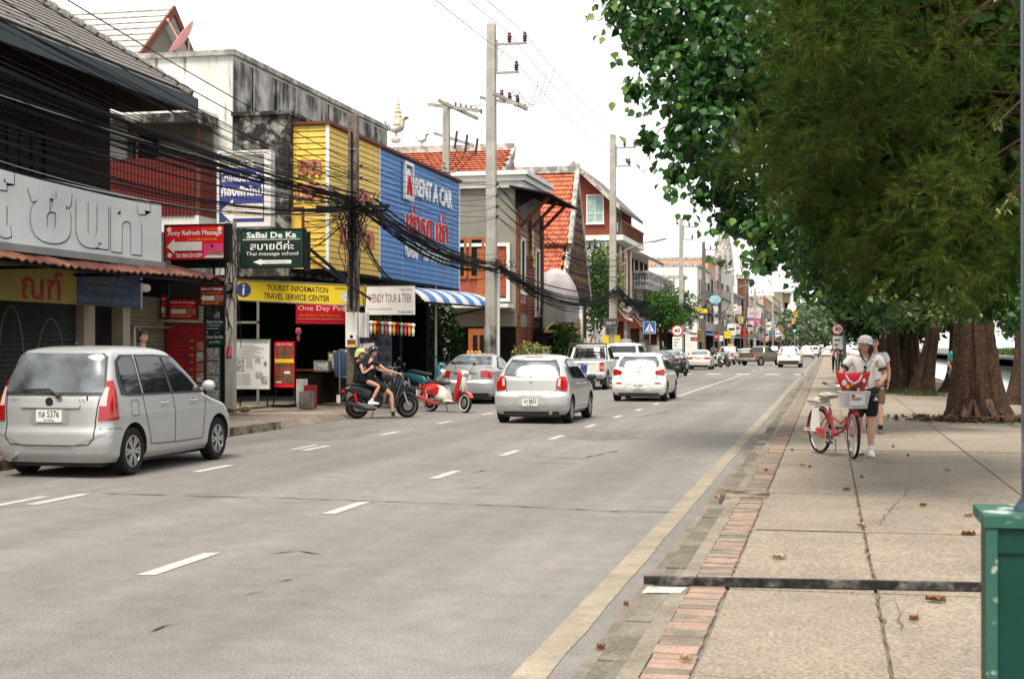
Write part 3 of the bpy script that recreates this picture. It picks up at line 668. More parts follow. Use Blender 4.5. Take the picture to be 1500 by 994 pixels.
# ground floor: open dark interior
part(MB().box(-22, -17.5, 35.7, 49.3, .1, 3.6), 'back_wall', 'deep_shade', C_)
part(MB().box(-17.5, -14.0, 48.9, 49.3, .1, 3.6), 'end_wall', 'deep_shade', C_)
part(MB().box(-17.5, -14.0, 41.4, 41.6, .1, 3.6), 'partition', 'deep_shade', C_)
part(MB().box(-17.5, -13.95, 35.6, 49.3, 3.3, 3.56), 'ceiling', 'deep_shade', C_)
part(MB().box(-14.25, -13.98, 40.9, 41.6, .1, 3.4), 'column', 'dark', C_); part(MB().box(-14.2, -13.98, 45.6, 45.9, .1, 3.4), 'column', 'dark', C_)
part(MB().box(-17.5, -14, 35.6, 48.9, .135, .16), 'floor', 'stone_grey', C_)
q = MB(); q.box(-16.4, -16.34, 35.6, 35.66, .15, 2.9).box(-14.9, -14.84, 35.6, 35.66, .15, 2.9).box(-16.4, -14.84, 35.6, 35.66, 2.3, 2.36); part(q, 'door_frame', 'grey_render', C_)
part(MB().box(-16.34, -15.65, 35.62, 35.65, .16, 2.3), 'door', 'window_glass', C_)
# black slanting stays under the box
q = MB(); q.tube([(-13.6, 35.7, 4.4), (-12.1, 35.6, 3.2)], .05, 5); q.tube([(-13.1, 40.5, 3.7), (-12.3, 42.6, 3.1)], .05, 5); part(q, 'stay', 'dark', C_)
# striped awning
sa = thing('striped_awning', 'blue and white striped curved awning over the rental shopfront', 'awning', (-12.4, 42.8, 3.1))
O = Vector((-12.35, 42.8, 3.1)); E_ = Vector((-11.65, 49.3, 3.1)); n = 11
back = Vector((-1.5, .15, 0))
prof = [(0, 0), (.06, .16), (.18, .31), (.36, .42), (.6, .5), (.85, .55), (1, .57)]
for i in range(n):
    A = O + (E_ - O) * (i / n); B2 = O + (E_ - O) * ((i + 1) / n - .0)
    q = MB(); R = []
    for k in range(5):
        X = A + (B2 - A) * (k / 4); dd = .012 * (k % 2)
        R.append([tuple(X + back * a + Vector((0, 0, b + dd))) for a, b in prof] + [tuple(X + back * a + Vector((0, 0, b + dd - .03))) for a, b in prof[::-1]])
    q.rings(R); part(q, 'stripe_panel', 'blue_clad' if i % 2 else 'clean_white', sa, 40)
q = MB(); q.tube([tuple(O + Vector((0, 0, -.03))), tuple(E_ + Vector((0, 0, -.03)))], .03); part(q, 'edge_bar', 'dark', sa)
q = MB(); q.tube([tuple(O), tuple(O + back + Vector((0, 0, -.3)))], .03); q.tube([tuple(E_), tuple(E_ + back + Vector((0, 0, -.3)))], .03); part(q, 'bracket', 'dark', sa)

# ---- 4 grey building with pink timber street front
D = bld('grey_shophouse', 'grey rendered shophouse with white cornice and pinkish boarded street front', 'building', (-14, 66, 0))
part(MB().box(-26, -14.05, 64.02, 69.8, 3.2, 9.0), 'wall', 'grey_render', D)
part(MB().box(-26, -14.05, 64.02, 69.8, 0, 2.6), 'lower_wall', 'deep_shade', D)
part(MB().box(-26, -14.0, 63.95, 69.8, 2.6, 3.2), 'band', 'grey_render', D)
part(MB().box(-26, -13.7, 63.8, 69.9, 9.0, 9.3).box(-26, -13.55, 63.65, 70, 9.3, 9.55).box(-26, -13.4, 63.5, 70, 9.55, 9.75), 'cornice', 'clean_white', D)
cx0 = at(664, 400, y=64).x; cx1 = at(743, 400, y=64).x
part(MB().box(-26, cx1, 63.9, 64.0, 4.0, 6.3), 'brick_panel', 'red_brick', D)
part(MB().box(-26, cx1 + .15, 63.82, 64.0, 6.3, 6.45).box(cx1, cx1 + .15, 63.82, 64.0, 3.9, 6.3).box(-26, cx1 + .15, 63.82, 64, 3.75, 3.9), 'panel_surround', 'clean_white', D)
for a, b2 in ((655, 681), (692, 707)):
    win(D, 'y', 63.9, at(a, 400, y=64).x, at(b2, 400, y=64).x, at(0, 412, y=64).z, at(0, 363, y=64).z, 'orange_wood', 'dark', mull=0, sill=False, fw=.12)
part(MB().box(at(700, 1, y=64).x, at(722, 1, y=64).x, 63.85, 63.9, 3.95, 6.2), 'wood_panel', 'orange_wood', D)
part(MB().box(at(686, 1, y=63).x, at(712, 1, y=63).x, 63.0, 63.3, .15, 2.5), 'doorway', 'orange_wood', D)
part(MB().box(at(693, 1, y=63).x, at(699, 1, y=63).x, 62.95, 63.0, .25, 2.2).box(at(703, 1, y=63).x, at(709, 1, y=63).x, 62.95, 63.0, .25, 2.2), 'door_pane', 'dark', D)
part(MB().box(-19, -14.1, 62.6, 63.9, 3.45, 3.62), 'canopy', 'dirty_white', D)
clap(D, 'x', -14.05, 64.1, 69.8, 3.7, 8.0, 'pink_brick', 20, th=.04)
part(MB().box(-14.05, -13.9, 64.02, 64.35, .1, 8.0).box(-14.05, -13.9, 66.8, 67.05, 6.3, 8.0).box(-14.05, -13.88, 69.5, 69.85, .1, 8.2), 'pilaster', 'brown_wood', D)
clap(D, 'x', -14.02, 66.2, 68.0, .15, 6.0, 'red_wood', 34, th=.05)
clap(D, 'x', -14.05, 64.35, 66.2, .15, 3.7, 'red_wood', 20, th=.04); clap(D, 'x', -14.05, 68.0, 69.5, .15, 3.7, 'red_wood', 20, th=.04)
win(D, 'x', -14.0, 64.75, 65.5, 4.4, 6.6, 'clean_white', 'dark', fw=.16, mull=0)
win(D, 'x', -14.0, 68.2, 68.9, 3.4, 6.3, 'clean_white', 'dark', fw=.16, mull=0)
part(MB().box(-13.96, -13.86, 66.9, 67.2, 6.0, 7.4).lathe([(.02, 0), (.14, .1), (.05, .3), (.12, .5), (.02, .7)], (-13.86, 67.05, 5.4), 10), 'carving', 'gold', D)
for y in (64.5, 66.6, 68.8): part(MB().obox((-14.0, y, 7.3), (1.35, 0, 1.35), (0, .16, 0), (.1, 0, -.1)), 'bracket', 'red_wood', D)
q = MB(); R = []
for k in range(41): y = 63.2 + k * .19; dz = .06 * (k % 2); R.append([(-12.35, y, 8.62 + dz), (-14.2, y, 9.0 + dz), (-14.2, y, 8.95 + dz), (-12.35, y, 8.57 + dz)])
q.rings(R); part(q, 'eaves', 'dark', D)
q = MB(); q.prism([(-14.05, 63.9, 8.0), (-14.05, 63.9, 8.95), (-12.8, 63.9, 8.7)], (0, .06, 0)); part(q, 'eaves_end', 'deep_shade', D)

# ---- 5 temple halls
def tiled_roof(parent, x0, x1, ya, za, yb, zb, cols, rows, m='tile_orange', nm='roof'):
    part(MB().prism([(x0, ya, za), (x1, ya, za), (x1, yb, zb), (x0, yb, zb)], (0, 0, -.12)), nm, 'tile_orange_b', parent)
    q = MB(); dx = (x1 - x0) / cols; L = Vector((0, ya - yb, za - zb)) / rows; nn = Vector((0, -(za - zb), -(yb - ya))).normalized() * -1
    nn = Vector((1, 0, 0)).cross(Vector((0, ya - yb, za - zb))).normalized()
    if nn.z < 0: nn = -nn
    for r_ in range(rows):
        for c in range(cols):
            ox = (r_ % 2) * dx * .5; o = Vector((x0 + c * dx + ox, yb, zb)) + L * r_
            q.mi = rnd.random() < .35
            a, b, e = o + nn * .06, o + Vector((dx * .5, 0, 0)) + nn * .1 - L * .25, o + Vector((dx * .96, 0, 0)) + nn * .06
            q.add([a, b, e, e + L * 1.02 - nn * .055, a + L * 1.02 - nn * .055], [(0, 1, 2, 3, 4)])
    o = q.build('tile', ['tile_orange', 'tile_orange_b'], parent, world=True, fix=False); o['kind'] = 'stuff'
TH_ = bld('temple_hall', 'temple hall with steep orange tiled roof and carved dark gold gable', 'temple', (-14.5, 82, 0))
tiled_roof(TH_, -19, -14.4, 81.4, 11.8, 79.0, 7.5, 22, 16)
tiled_roof(TH_, -19, -14.6, 79.2, 7.3, 77.6, 4.9, 22, 9)
part(MB().prism([(-19, 81.4, 11.8), (-14.4, 81.4, 11.8), (-14.4, 86.4, 4.6), (-19, 86.4, 4.6)], (0, 0, -.12)), 'roof', 'tile_orange_b', TH_)
part(MB().box(-19, -14.3, 81.2, 81.6, 11.75, 12.15), 'ridge', 'lichen_white', TH_)
q = MB(); q.prism([(-14.4, 81.4, 11.9), (-14.4, 77.8, 4.5), (-14.4, 86.3, 4.5)], (.1, 0, 0)); part(q, 'gable', 'gable_gold', TH_)
for k in range(1, 9):
    z = 11.9 - k * .85; f = (11.9 - z) / 7.4; ya, yb = 81.4 - 4.4 * f + .1, 81.4 + 5.2 * f - .1
    part(MB().box(-14.3, -14.2, ya, yb, z, z + .09), 'gable_rail', 'brown_trim', TH_)
    for yc in np.linspace(ya, yb, k + 2)[1:-1]: part(MB().lathe([(.02, .1), (.16, .06), (.24, 0)], (-14.3, yc, z + .45), 8, 'x'), 'carving', 'carved_wood', TH_)
q = MB(); q.prism([(-14.3, 81.4, 12.3), (-14.3, 81.4, 11.7), (-14.3, 79.0, 7.3), (-14.3, 78.7, 7.5)], (.25, 0, 0)); q.prism([(-14.3, 81.4, 12.3), (-14.3, 81.4, 11.7), (-14.3, 86.2, 4.4), (-14.3, 86.5, 4.6)], (.12, 0, 0)); q.prism([(-14.45, 79.3, 7.4), (-14.45, 79.3, 6.9), (-14.45, 77.6, 4.5), (-14.45, 77.3, 4.7)], (.25, 0, 0)); part(q, 'bargeboard', 'lichen_white', TH_)
part(MB().box(-19, -14.6, 78.2, 87, 0, 4.8), 'wall', 'gable_gold', TH_)
T2 = bld('temple_building', 'orange tiled temple roof with white ridge behind the blue shop box', 'temple', (-18, 72, 0))
zr = at(752, 213, y=73).z; xr2 = at(750, 213, y=73).x
tiled_roof(T2, -30, xr2, 73, zr - .2, 70, at(0, 262, y=70).z - .3, 44, 10)
part(MB().box(-30, xr2 + .1, 72.8, 73.2, zr - .25, zr + .1), 'ridge', 'lichen_white', T2)
part(MB().prism([(xr2, 73, zr - .2), (xr2, 70.2, 8.5), (xr2, 75.8, 8.5)], (-.1, 0, 0)), 'gable', 'maroon_print', T2)
part(MB().prism([(xr2, 73.1, zr), (xr2, 72.9, zr - .6), (xr2, 69.5, 9.4), (xr2, 69.4, 9.9)], (.2, 0, 0)), 'bargeboard', 'lichen_white', T2)
part(MB().box(-30, xr2 - .1, 70.5, 75.5, 0, 9.2), 'wall', 'dirty_white', T2)
zt = at(583, 190, y=73).z
q = MB().lathe([(.3, -.2), (.26, .05), (.2, .2), (.23, .3), (.16, .45), (.19, .55), (.12, .68), (.15, .76), (.08, .9), (.11, .98), (.05, 1.12), (.07, 1.2), (.03, 1.4), (.015, 1.7), (.004, 2.0)], (at(583, 190, y=76).x, 76, at(583, 178, y=76).z), 12)
o = q.build('temple_spire', 'pale_gold', None, 40); tag(o, 'slender tiered golden spire rising behind the blue shop roof', 'spire')
def bird(px, py, y, s, lab):
    c = at(px, py, y=y); t = thing('bird_statue', lab, 'statue', c)
    MB().pad([(-.9, .9), (-.75, .35), (-.45, .05), (0, -.12), (.45, .05), (.6, .3), (.62, .75), (.85, .95), (1.0, .95), (.85, 1.08), (.65, 1.12), (.45, .9), (.38, .5), (0, .3), (-.4, .4), (-.62, .75)], .22, .05).xform(Matrix.Scale(s, 4)).build('body', 'stone_grey' if 0 else 'lichen_white', t, 50)
    MB().lathe([(.1, -.15), (.12, -.4), (.35, -.5), (.35, -.75)], n=8).xform(Matrix.Scale(s, 4)).build('base', 'lichen_white', t, 50)
bird(580, 193, 73.2, .75, 'large white bird statue on the temple ridge below the golden spire')
bird(618, 208, 73.2, .42, 'small white bird statue on the temple ridge')

# ---- 6 red brick house with balcony
R_ = bld('brick_house', 'red brick gabled house with teal curtained window and timber balcony', 'house', (-14.2, 98, 0))
xa = at(843, 237, y=94).x; za = at(843, 240, y=94).z; xb = -14.24; ze = 11.0
xl = 2 * xa - xb
part(MB().prism([(xb, 94, 9.1), (xb, 94, 11.4), (xa, 94, za - .3), (xl, 94, 11.4), (xl, 94, 9.1)], (0, 11, 0)), 'brick_wall', 'red_brick', R_)
for k in range(46):
    z = 9.2 + k * .11; 
    if z > za - .5: break
    hw = (xb - xa) if z < 11.3 else max(.1, (xb - xa) * (za - .35 - z) / (za - .35 - 11.3))
    part(MB().box(xa - hw + .02, xa + hw - .02, 93.985, 94.0, z, z + .018), 'mortar_course', 'brown_trim', R_)
part(MB().box(xl, xb, 94.02, 105, 0, 8.75), 'wall', 'dirty_white', R_)
part(MB().box(xl, xb + .95, 93.8, 105, 8.75, 9.1), 'slab', 'clean_white', R_)
dz = za - ze
q = MB(); q.prism([(xa, 93.3, za), (xa, 93.3, za - .25), (xb + .75, 93.3, ze - .25), (xb + .75, 93.3, ze)], (0, 12.5, 0)); part(q, 'roof', 'roof_grey', R_)
q = MB(); q.prism([(xa, 93.3, za), (xa, 93.3, za - .25), (xl - .75, 93.3, ze - .25), (xl - .75, 93.3, ze)], (0, 12.5, 0)); part(q, 'roof', 'roof_grey', R_)
q = MB(); q.prism([(xa, 93.2, za + .1), (xa, 93.2, za - .3), (xb + .8, 93.2, ze - .3), (xb + .8, 93.2, ze + .05)], (0, .1, 0)); q.prism([(xa, 93.2, za + .1), (xa, 93.2, za - .3), (xl - .8, 93.2, ze - .3), (xl - .8, 93.2, ze + .05)], (0, .1, 0)); part(q, 'bargeboard', 'lichen_white', R_)
win(R_, 'y', 94, at(861, 1, y=94).x, at(883, 1, y=94).x, at(1, 342, y=94).z, at(1, 307, y=94).z, curtain=True, trans=.32, fw=.09)
win(R_, 'y', 94, at(868, 1, y=94).x, at(886, 1, y=94).x, at(1, 395, y=94).z, at(1, 364, y=94).z, curtain=True, fw=.1)
win(R_, 'y', 94, at(876, 1, y=94).x, at(885, 1, y=94).x, at(1, 407, y=94).z, at(1, 399, y=94).z, mull=0, fw=.1)
win(R_, 'y', 94, at(866, 1, y=94).x, at(886, 1, y=94).x, at(1, 468, y=94).z, at(1, 445, y=94).z, curtain=True, fw=.1)
win(R_, 'x', xb, 96, 99, 9.3, 11, 'clean_white', mull=2)
q = MB()
for k in range(26): q.box(xb + .88, xb + .93, 94 + k * .42, 94.1 + k * .42, 9.1, 9.95)
q.box(xb + .85, xb + .95, 93.9, 105, 9.95, 10.05)
for k in range(3): q.box(xb + .15 + k * .25, xb + .2 + k * .25, 93.9, 93.95, 9.1, 9.95)
q.box(xb, xb + .95, 93.88, 93.98, 9.95, 10.05); part(q, 'balcony_rail', 'brown_wood', R_)
for y in (95, 97.5, 100, 103): part(MB().box(xb - .02, xb + .12, y, y + .5, 5.0, 8.7), 'timber_post', 'orange_wood', R_)
for y in (94.4, 96.2, 98.7, 101): win(R_, 'x', xb, y, y + .6, 5.6, 8, 'clean_white', 'dark', mull=0)
part(MB().box(xb, xb + 1.9, 93.6, 103, 4.6, 4.8), 'canopy', 'dark', R_)

# ---- 7 balustraded grey house beyond the tree
Q_ = bld('balustrade_house', 'grey weathered house with white balustrade and dark pitched roof beyond the green tree', 'house', (-14.5, 114, 0))
part(MB().box(-24, -14.2, 107, 124, 0, 6.0), 'wall', 'stained', Q_)
part(MB().box(-24, -13.3, 106.6, 124.5, 6.0, 6.3).box(-24, -13.2, 106.5, 124.6, 7.2, 7.38), 'balustrade_rail', 'lichen_white', Q_)
q = MB()
for k in range(22): q.lathe([(.05, 6.3), (.13, 6.55), (.05, 6.8), (.09, 7.2)], (-17.8 + k * .21, 106.75, 0), 6)
for k in range(50): q.lathe([(.05, 6.3), (.13, 6.55), (.05, 6.8), (.09, 7.2)], (-13.3, 106.9 + k * .36, 0), 6)
part(q, 'baluster', 'lichen_white', Q_)['kind'] = 'stuff'
part(MB().box(-24, -15.2, 110, 123, 6.3, 9.3), 'upper_wall', 'clean_white', Q_)
q = MB(); q.prism([(-21, 109, 12.4), (-14.0, 109, 8.9), (-14.0, 109, 8.65), (-21, 109, 12.1)], (0, 15, 0)); part(q, 'roof', 'roof_grey', Q_)
part(MB().box(-16.8, -15.15, 109.9, 110, 6.6, 8.8), 'opening', 'dark', Q_)
for k in range(4): win(Q_, 'x', -15.2, 111 + k * 3, 112.5 + k * 3, 6.8, 8.6, 'brown_wood', 'dark')

# ---- temple forecourt: wall, shrines, stupas
wl = bld('temple_wall', 'low grey weathered temple wall with moulded coping behind the parked cars', 'wall', (-12.9, 90, 0))
part(MB().box(-13.2, -12.95, 72, 116, 0, 1.45), 'wall', 'stone_grey', wl)
part(MB().box(-13.3, -12.85, 72, 116, 1.45, 1.55).box(-13.25, -12.9, 72, 116, 1.55, 1.65), 'coping', 'stained_dark', wl)
me = MB().lathe([(.14, 0), (.1, .12), (.13, .2), (.03, .45), (0, .5)], n=8).mesh('finial', 'lichen_white', 40)
for k in range(30): o = put('finial', me, wl); o.location = Vector((-13.08, 73 + k * 1.45, 1.65)) - wloc(wl)
def stupa(px, y, top, s, lab):
    x = at(px, 500, y=y).x; h = at(px, top, y=y).z; t = thing('small_stupa', lab, 'shrine', (x, y, 0))
    MB().box(-.8 * s, .8 * s, -.8 * s, .8 * s, 0, h * .42).box(-.95 * s, .95 * s, -.95 * s, .95 * s, h * .38, h * .42).box(-.7 * s, .7 * s, -.7 * s, .7 * s, h * .42, h * .55).build('base', 'clean_white', t)
    MB().lathe([(.6 * s, h * .55), (.62 * s, h * .6), (.5 * s, h * .68), (.25 * s, h * .75), (.3 * s, h * .78), (.12 * s, h * .85), (.04 * s, h * .94), (.0, h)], n=16).build('bell', 'lichen_white', t, 50)
stupa(872, 84, 468, .55, 'small white stupa behind the temple wall beside the creeper')
stupa(1, 300, 480, .1, 'x') if 0 else None
def shrine(px, y, wpx, top, lab):
    x = at(px, 500, y=y).x; k = hypot(x, y) / FOC; w_ = wpx * k; h = at(px, top, y=y).z
    t = thing('shrine', lab, 'shrine', (x, y, 0))
    MB().box(-w_ / 2, w_ / 2, -w_ / 2, w_ / 2, 0, h * .45).box(-w_ * .58, w_ * .58, -w_ * .58, w_ * .58, h * .32, h * .37).build('plinth', 'clean_white', t)
    q = MB()
    for sx in (-1, 1):
        for sy in (-1, 1): q.box(sx * w_ * .4 - .1, sx * w_ * .4 + .1, sy * w_ * .4 - .1, sy * w_ * .4 + .1, h * .45, h * .7)
    q.build('pillar', 'lichen_white', t)
    MB().box(-w_ * .25, w_ * .25, -w_ * .25, w_ * .25, h * .45, h * .7).build('chamber', 'brown_trim', t)
    for j, (a, z0, z1) in enumerate(((.62, .68, .84), (.45, .8, .93), (.28, .9, 1.0))):
        q = MB(); q.prism([(-w_ * a, -w_ * a, h * z0), (w_ * a, -w_ * a, h * z0), (0, -w_ * a, h * z1)], (0, 2 * w_ * a, 0)); q.build('roof', 'tile_orange' if j < 2 else 'lichen_white', t)
        q = MB(); q.tube([(-w_ * a * 1.15, -w_ * a * 1.02, h * (z0 + .015)), (-w_ * a * .7, -w_ * a * 1.02, h * (z0 + .25 * (z1 - z0))), (0, -w_ * a * 1.02, h * (z1 + .035)), (w_ * a * .7, -w_ * a * 1.02, h * (z0 + .25 * (z1 - z0))), (w_ * a * 1.15, -w_ * a * 1.02, h * (z0 + .015))], .07, 5); q.build('bargeboard', 'clean_white', t)
shrine(905, 92, 34, 436, 'white temple shrine with small tiered red roofs behind the wall')
shrine(930, 98, 26, 452, 'smaller white shrine with red eaves beside the carved notice board')
shrine(957, 104, 22, 462, 'white shrine at the tree foot behind the crossing sign')
sign('notice_board', 'carved brown wooden notice board with gilt edge behind the temple wall', 'sign', at(930, 497, y=101), (1, 0, 0), 1.1, .9, 'brown_wood', [('t', 'ลานธรรม', .1, .6, .8, .25, 'yellow_print'), ('t', 'วัดหมื่น', .15, .2, .7, .25, 'yellow_print')], frame='gold')
# tall grey roofed pavilion and white dome sunshade beside the grey shophouse
mat('shade_cloth', (.5, .47, .48), .85, var=.25, streak=.4, streak_col=(.3, .28, .28))
gp = thing('sunshade', 'large closed pale grey sunshade rising beside the temple roof', 'parasol', (at(814, 450, x=-14.2).x, at(814, 450, x=-14.2).y, 0))
hz = at(800, 389, x=-14.2).z
q = MB().lathe([(1.25, hz - 2.9), (1.4, hz - 2.2), (1.35, hz - 1.5), (1.15, hz - .9), (.8, hz - .35), (.3, hz - .04), (0.02, hz)], n=14); o = q.build('canopy', 'shade_cloth', gp, 25); o.scale = (.9, 1.5, 1)
MB().cyl((0, 0, 0), (0, 0, hz - .2), .06).build('pole', 'steel', gp)
tg = thing('gateway', 'black gateway with wavy grey board and gilt carving among the plants', 'gate', (-13.6, 75.5, 0))
g0 = at(795, 450, x=-13.5); g1 = at(845, 450, x=-13.5)
q = MB(); n = 16
top = [(-13.5, g0.y + (g1.y - g0.y) * i / n, 3.75 + .28 * sin(i / n * pi) - .1 * cos(i * 1.2)) for i in range(n + 1)]
bot = [(-13.5, p[1], 2.55 + .35 * abs(sin(i / n * pi * 2))) for i, p in enumerate(top)]
for i in range(n): q.prism([bot[i], bot[i + 1], top[i + 1], top[i]], (.1, 0, 0))
part(q, 'header_board', 'grey_render', tg)
part(MB().box(-13.45, -13.3, g0.y, g1.y, 2.35, 2.5).box(-13.45, -13.3, g1.y - .25, g1.y, .1, 3.2).tube([(-13.36, p[1], p[2] - .06) for p in bot], .06, 5), 'gilt_carving', 'gold', tg)
part(MB().box(-13.9, -13.5, g0.y, g1.y - .05, .1, 2.4), 'doorway', 'deep_shade', tg)
part(MB().box(-13.55, -13.2, g1.y, g1.y + .3, .1, 3.9), 'post', 'clean_white', tg)

# ---- far shophouse rows down the left side
FC = [('clean_white', 'white'), ('dirty_white', 'off-white'), ('cream', 'cream'), ('peach', 'peach'), ('grey_render', 'grey'), ('pink_brick', 'dusty pink')]
mat('cream', (.66, .58, .42), .85, streak=.35, streak_col=(.2, .17, .13)); mat('peach', (.62, .36, .24), .85, streak=.2, streak_col=(.25, .16, .12))
def shophouse(y0, y1, h, mi, label, x=-14.0, sgn=None, fl=None, group=None, back=None):
    b = bld('shophouse', label, 'building', (x, (y0 + y1) / 2, 0), group)
    m = FC[mi][0]
    part(MB().box(x - 12, x, y0 + .03, y1 - .03, 0, h), 'wall', m, b)
    part(MB().box(x - 12, x + .25, y0 - .02, y1 + .02, h, h + .3), 'parapet', 'lichen_white', b)
    fl = fl or max(2, int(h / 3.3)); bays = max(2, int((y1 - y0) / 4))
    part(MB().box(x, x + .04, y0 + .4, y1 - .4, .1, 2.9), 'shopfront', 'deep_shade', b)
    part(MB().prism([(x, y0 + .2, 3.3), (x + 1.8, y0 + .2, 2.9), (x + 1.8, y0 + .2, 2.8), (x, y0 + .2, 3.2)], (0, y1 - y0 - .4, 0)), 'awning', sgn or 'awning_rust', b)
    for f in range(1, fl):
        z = 3.6 + (f - 1) * (h - 3.4) / max(1, fl - 1)
        part(MB().box(x, x + .8, y0 + .1, y1 - .1, z - .25, z - .1), 'balcony_slab', 'lichen_white', b)
        part(MB().box(x + .72, x + .78, y0 + .1, y1 - .1, z - .1, z + .75), 'balcony_rail', 'lichen_white' if (f + mi) % 2 else 'stone_grey', b)
        for k in range(bays):
            yy = y0 + (k + .25) * (y1 - y0) / bays; win(b, 'x', x, yy, yy + (y1 - y0) / bays * .5, z + .2, z + 1.9, 'stone_grey' if k % 2 else 'clean_white', 'dark', mull=1, sill=False)
    for f in range(1, fl):       # windows in the end wall facing the camera
        z = 3.8 + (f - 1) * (h - 3.4) / max(1, fl - 1)
        win(b, 'y', y0 + .03, x - 2.6, x - 1.4, z + .3, z + 1.6, 'clean_white', 'dark', sill=False)
    return b
rows_ = [(124.5, 134, 7.2, 4, 'low grey shophouse with yellow Thai shop name right after the balustrade house', -14.4), (134, 142, 6.2, 0, 'small white shophouse just before the big blank white wall', -14.6), (142, 146, 8.5, 1, 'narrow off-white shophouse behind the second tapered street pole', -14.3),
         (152, 168, 10.2, 0, 'white block with large blank end wall and blue oval board', -13.6), (168, 180, 11.9, 3, 'peach shophouse with brown upper floors behind the street lamps', -13.8), (180, 196, 12.6, 1, 'off-white four storey shophouse with stacked balconies', -14),
         (197, 214, 12.8, 0, 'white shophouse with domed rooftop room', -13.9), (214, 236, 9.4, 4, 'grey shophouse with metal screens beside the pale pink hoarding', -13.8), (262, 290, 10.6, 2, 'cream shophouse beyond the pale pink hoarding', -14),
         (290, 325, 10.2, 0, 'white shophouse with red and white awning far down the street', -14), (325, 372, 12.5, 3, 'peach shophouse far down the street before the yellow tower', -14), (372, 430, 14.5, 2, 'cream block with square tower at the far end of the row', -14), (430, 520, 13, 1, 'farthest off-white shophouse by the traffic lights', -13)]
for a in rows_: shophouse(a[0], a[1], a[2], a[3], a[4], a[5], sgn=rnd.choice(['awning_rust', 'dirty_white', 'blue_clad', 'stone_grey']))
def tower(px0, px1, top, y, m, lab, capm=None):
    a, b2 = at(px0, 400, y=y), at(px1, 400, y=y); z = at(px0, top, y=y).z
    t = bld('tower', lab, 'building', ((a.x + b2.x) / 2, y, 0))
    part(MB().box(a.x, b2.x, y, y + 10, 0, z), 'wall', m, t)
    part(MB().box(a.x - .2, b2.x + .2, y - .2, y + 10.2, z, z + .6), 'parapet', 'lichen_white', t)
    n = max(1, int((b2.x - a.x) / 2.4))
    for k in range(n):
        for j in range(int(z / 3.2)): win(t, 'y', y, a.x + (k + .3) * (b2.x - a.x) / n, a.x + (k + .75) * (b2.x - a.x) / n, j * 3.2 + 1, j * 3.2 + 2.6, 'lichen_white', 'dark', mull=0, sill=False)
    return t
tower(1038, 1059, 380, 196, 'peach', 'orange brick tower rising behind the white block')
tower(1080, 1092, 408, 235, 'brown_wood', 'dark brown roof block behind the off-white shophouse')
tower(1134, 1146, 428, 450, 'cream', 'yellow and brown tower with white cap at the far end of the street')
tower(1146, 1157, 432, 455, 'cream', 'slim cream tower beside the capped tower')
q = MB().lathe([(5, 0), (4.5, 2), (2.5, 4), (2.5, 5.5), (0.2, 7)], (at(1141, 428, y=452).x, 452, at(1141, 428, y=452).z), 12); tag(q.build('rooftop_dome', 'clean_white', None, 40), 'white dome cap on top of the yellow and brown tower', 'dome')
q = MB().lathe([(1.6, 0), (1.6, 2.2), (1.2, 3), (.3, 3.8), (0.05, 4.1)], (at(1100, 428, y=205).x, 205, 12.8), 14); tag(q.build('rooftop_room', 'clean_white', None, 40), 'round domed room on the roof of the white shophouse', 'dome')
q = MB().lathe([(1.5, 0), (1.2, 3), (.6, 6), (.3, 9), (.02, 13)], (at(1060, 380, y=200).x, 200, 12), 10); tag(q.build('pointed_spire', 'lichen_white', None, 40), 'pale pointed spire behind the orange brick tower', 'spire')
# ================================================================ trees and plants
NR = np.random.default_rng(5)
def leaf_mat(name, c1, c2, rough=.4, tr=.25):
    m = bpy.data.materials.new(name); m.use_nodes = True; MATS[name] = m; t = m.node_tree; p = t.nodes['Principled BSDF']
    g = t.nodes.new('ShaderNodeNewGeometry'); r = t.nodes.new('ShaderNodeValToRGB'); t.links.new(g.outputs['Random Per Island'], r.inputs[0])
    r.color_ramp.elements[0].color = (*c1, 1); r.color_ramp.elements[1].color = (*c2, 1); t.links.new(r.outputs[0], p.inputs['Base Color']); p.inputs['Roughness'].default_value = rough; p.inputs['Specular IOR Level'].default_value = .5 if rough < .5 else .04
    if name.startswith('needle'):
        nz = t.nodes.new('ShaderNodeTexNoise'); nz.inputs['Scale'].default_value = 1.5; nz.inputs['Detail'].default_value = 3; t.links.new(g.outputs['Position'], nz.inputs[0]); mr = t.nodes.new('ShaderNodeMapRange'); mr.inputs[1].default_value = .35; mr.inputs[2].default_value = .65; t.links.new(nz.outputs[0], mr.inputs[0])
        ml = t.nodes.new('ShaderNodeMath'); ml.operation = 'MULTIPLY_ADD'; ml.inputs[1].default_value = .35; t.links.new(g.outputs['Random Per Island'], ml.inputs[0]); m2 = t.nodes.new('ShaderNodeMath'); m2.operation = 'MULTIPLY'; m2.inputs[1].default_value = .65; t.links.new(mr.outputs[0], m2.inputs[0]); t.links.new(m2.outputs[0], ml.inputs[2]); t.links.new(ml.outputs[0], r.inputs[0])
    if tr:
        tl = t.nodes.new('ShaderNodeBsdfTranslucent'); mx = t.nodes.new('ShaderNodeMixShader'); mx.inputs[0].default_value = tr
        t.links.new(r.outputs[0], tl.inputs[0]); t.links.new(p.outputs[0], mx.inputs[1]); t.links.new(tl.outputs[0], mx.inputs[2]); t.links.new(mx.outputs[0], t.nodes['Material Output'].inputs[0])
    return m
leaf_mat('heart_leaf', (.012, .052, .013), (.06, .16, .033), .28, .2)
leaf_mat('heart_leaf_new', (.12, .25, .04), (.26, .36, .07), .4, .35)
leaf_mat('dark_leaf', (.005, .018, .004), (.022, .05, .01), .6, .05)  # near-black green, shade within the crowns put into the leaf colour
leaf_mat('needle', (.006, .030, .004), (.082, .108, .022), .85, .15)
leaf_mat('needle_dark', (.012, .026, .008), (.045, .06, .018), .8, .05)
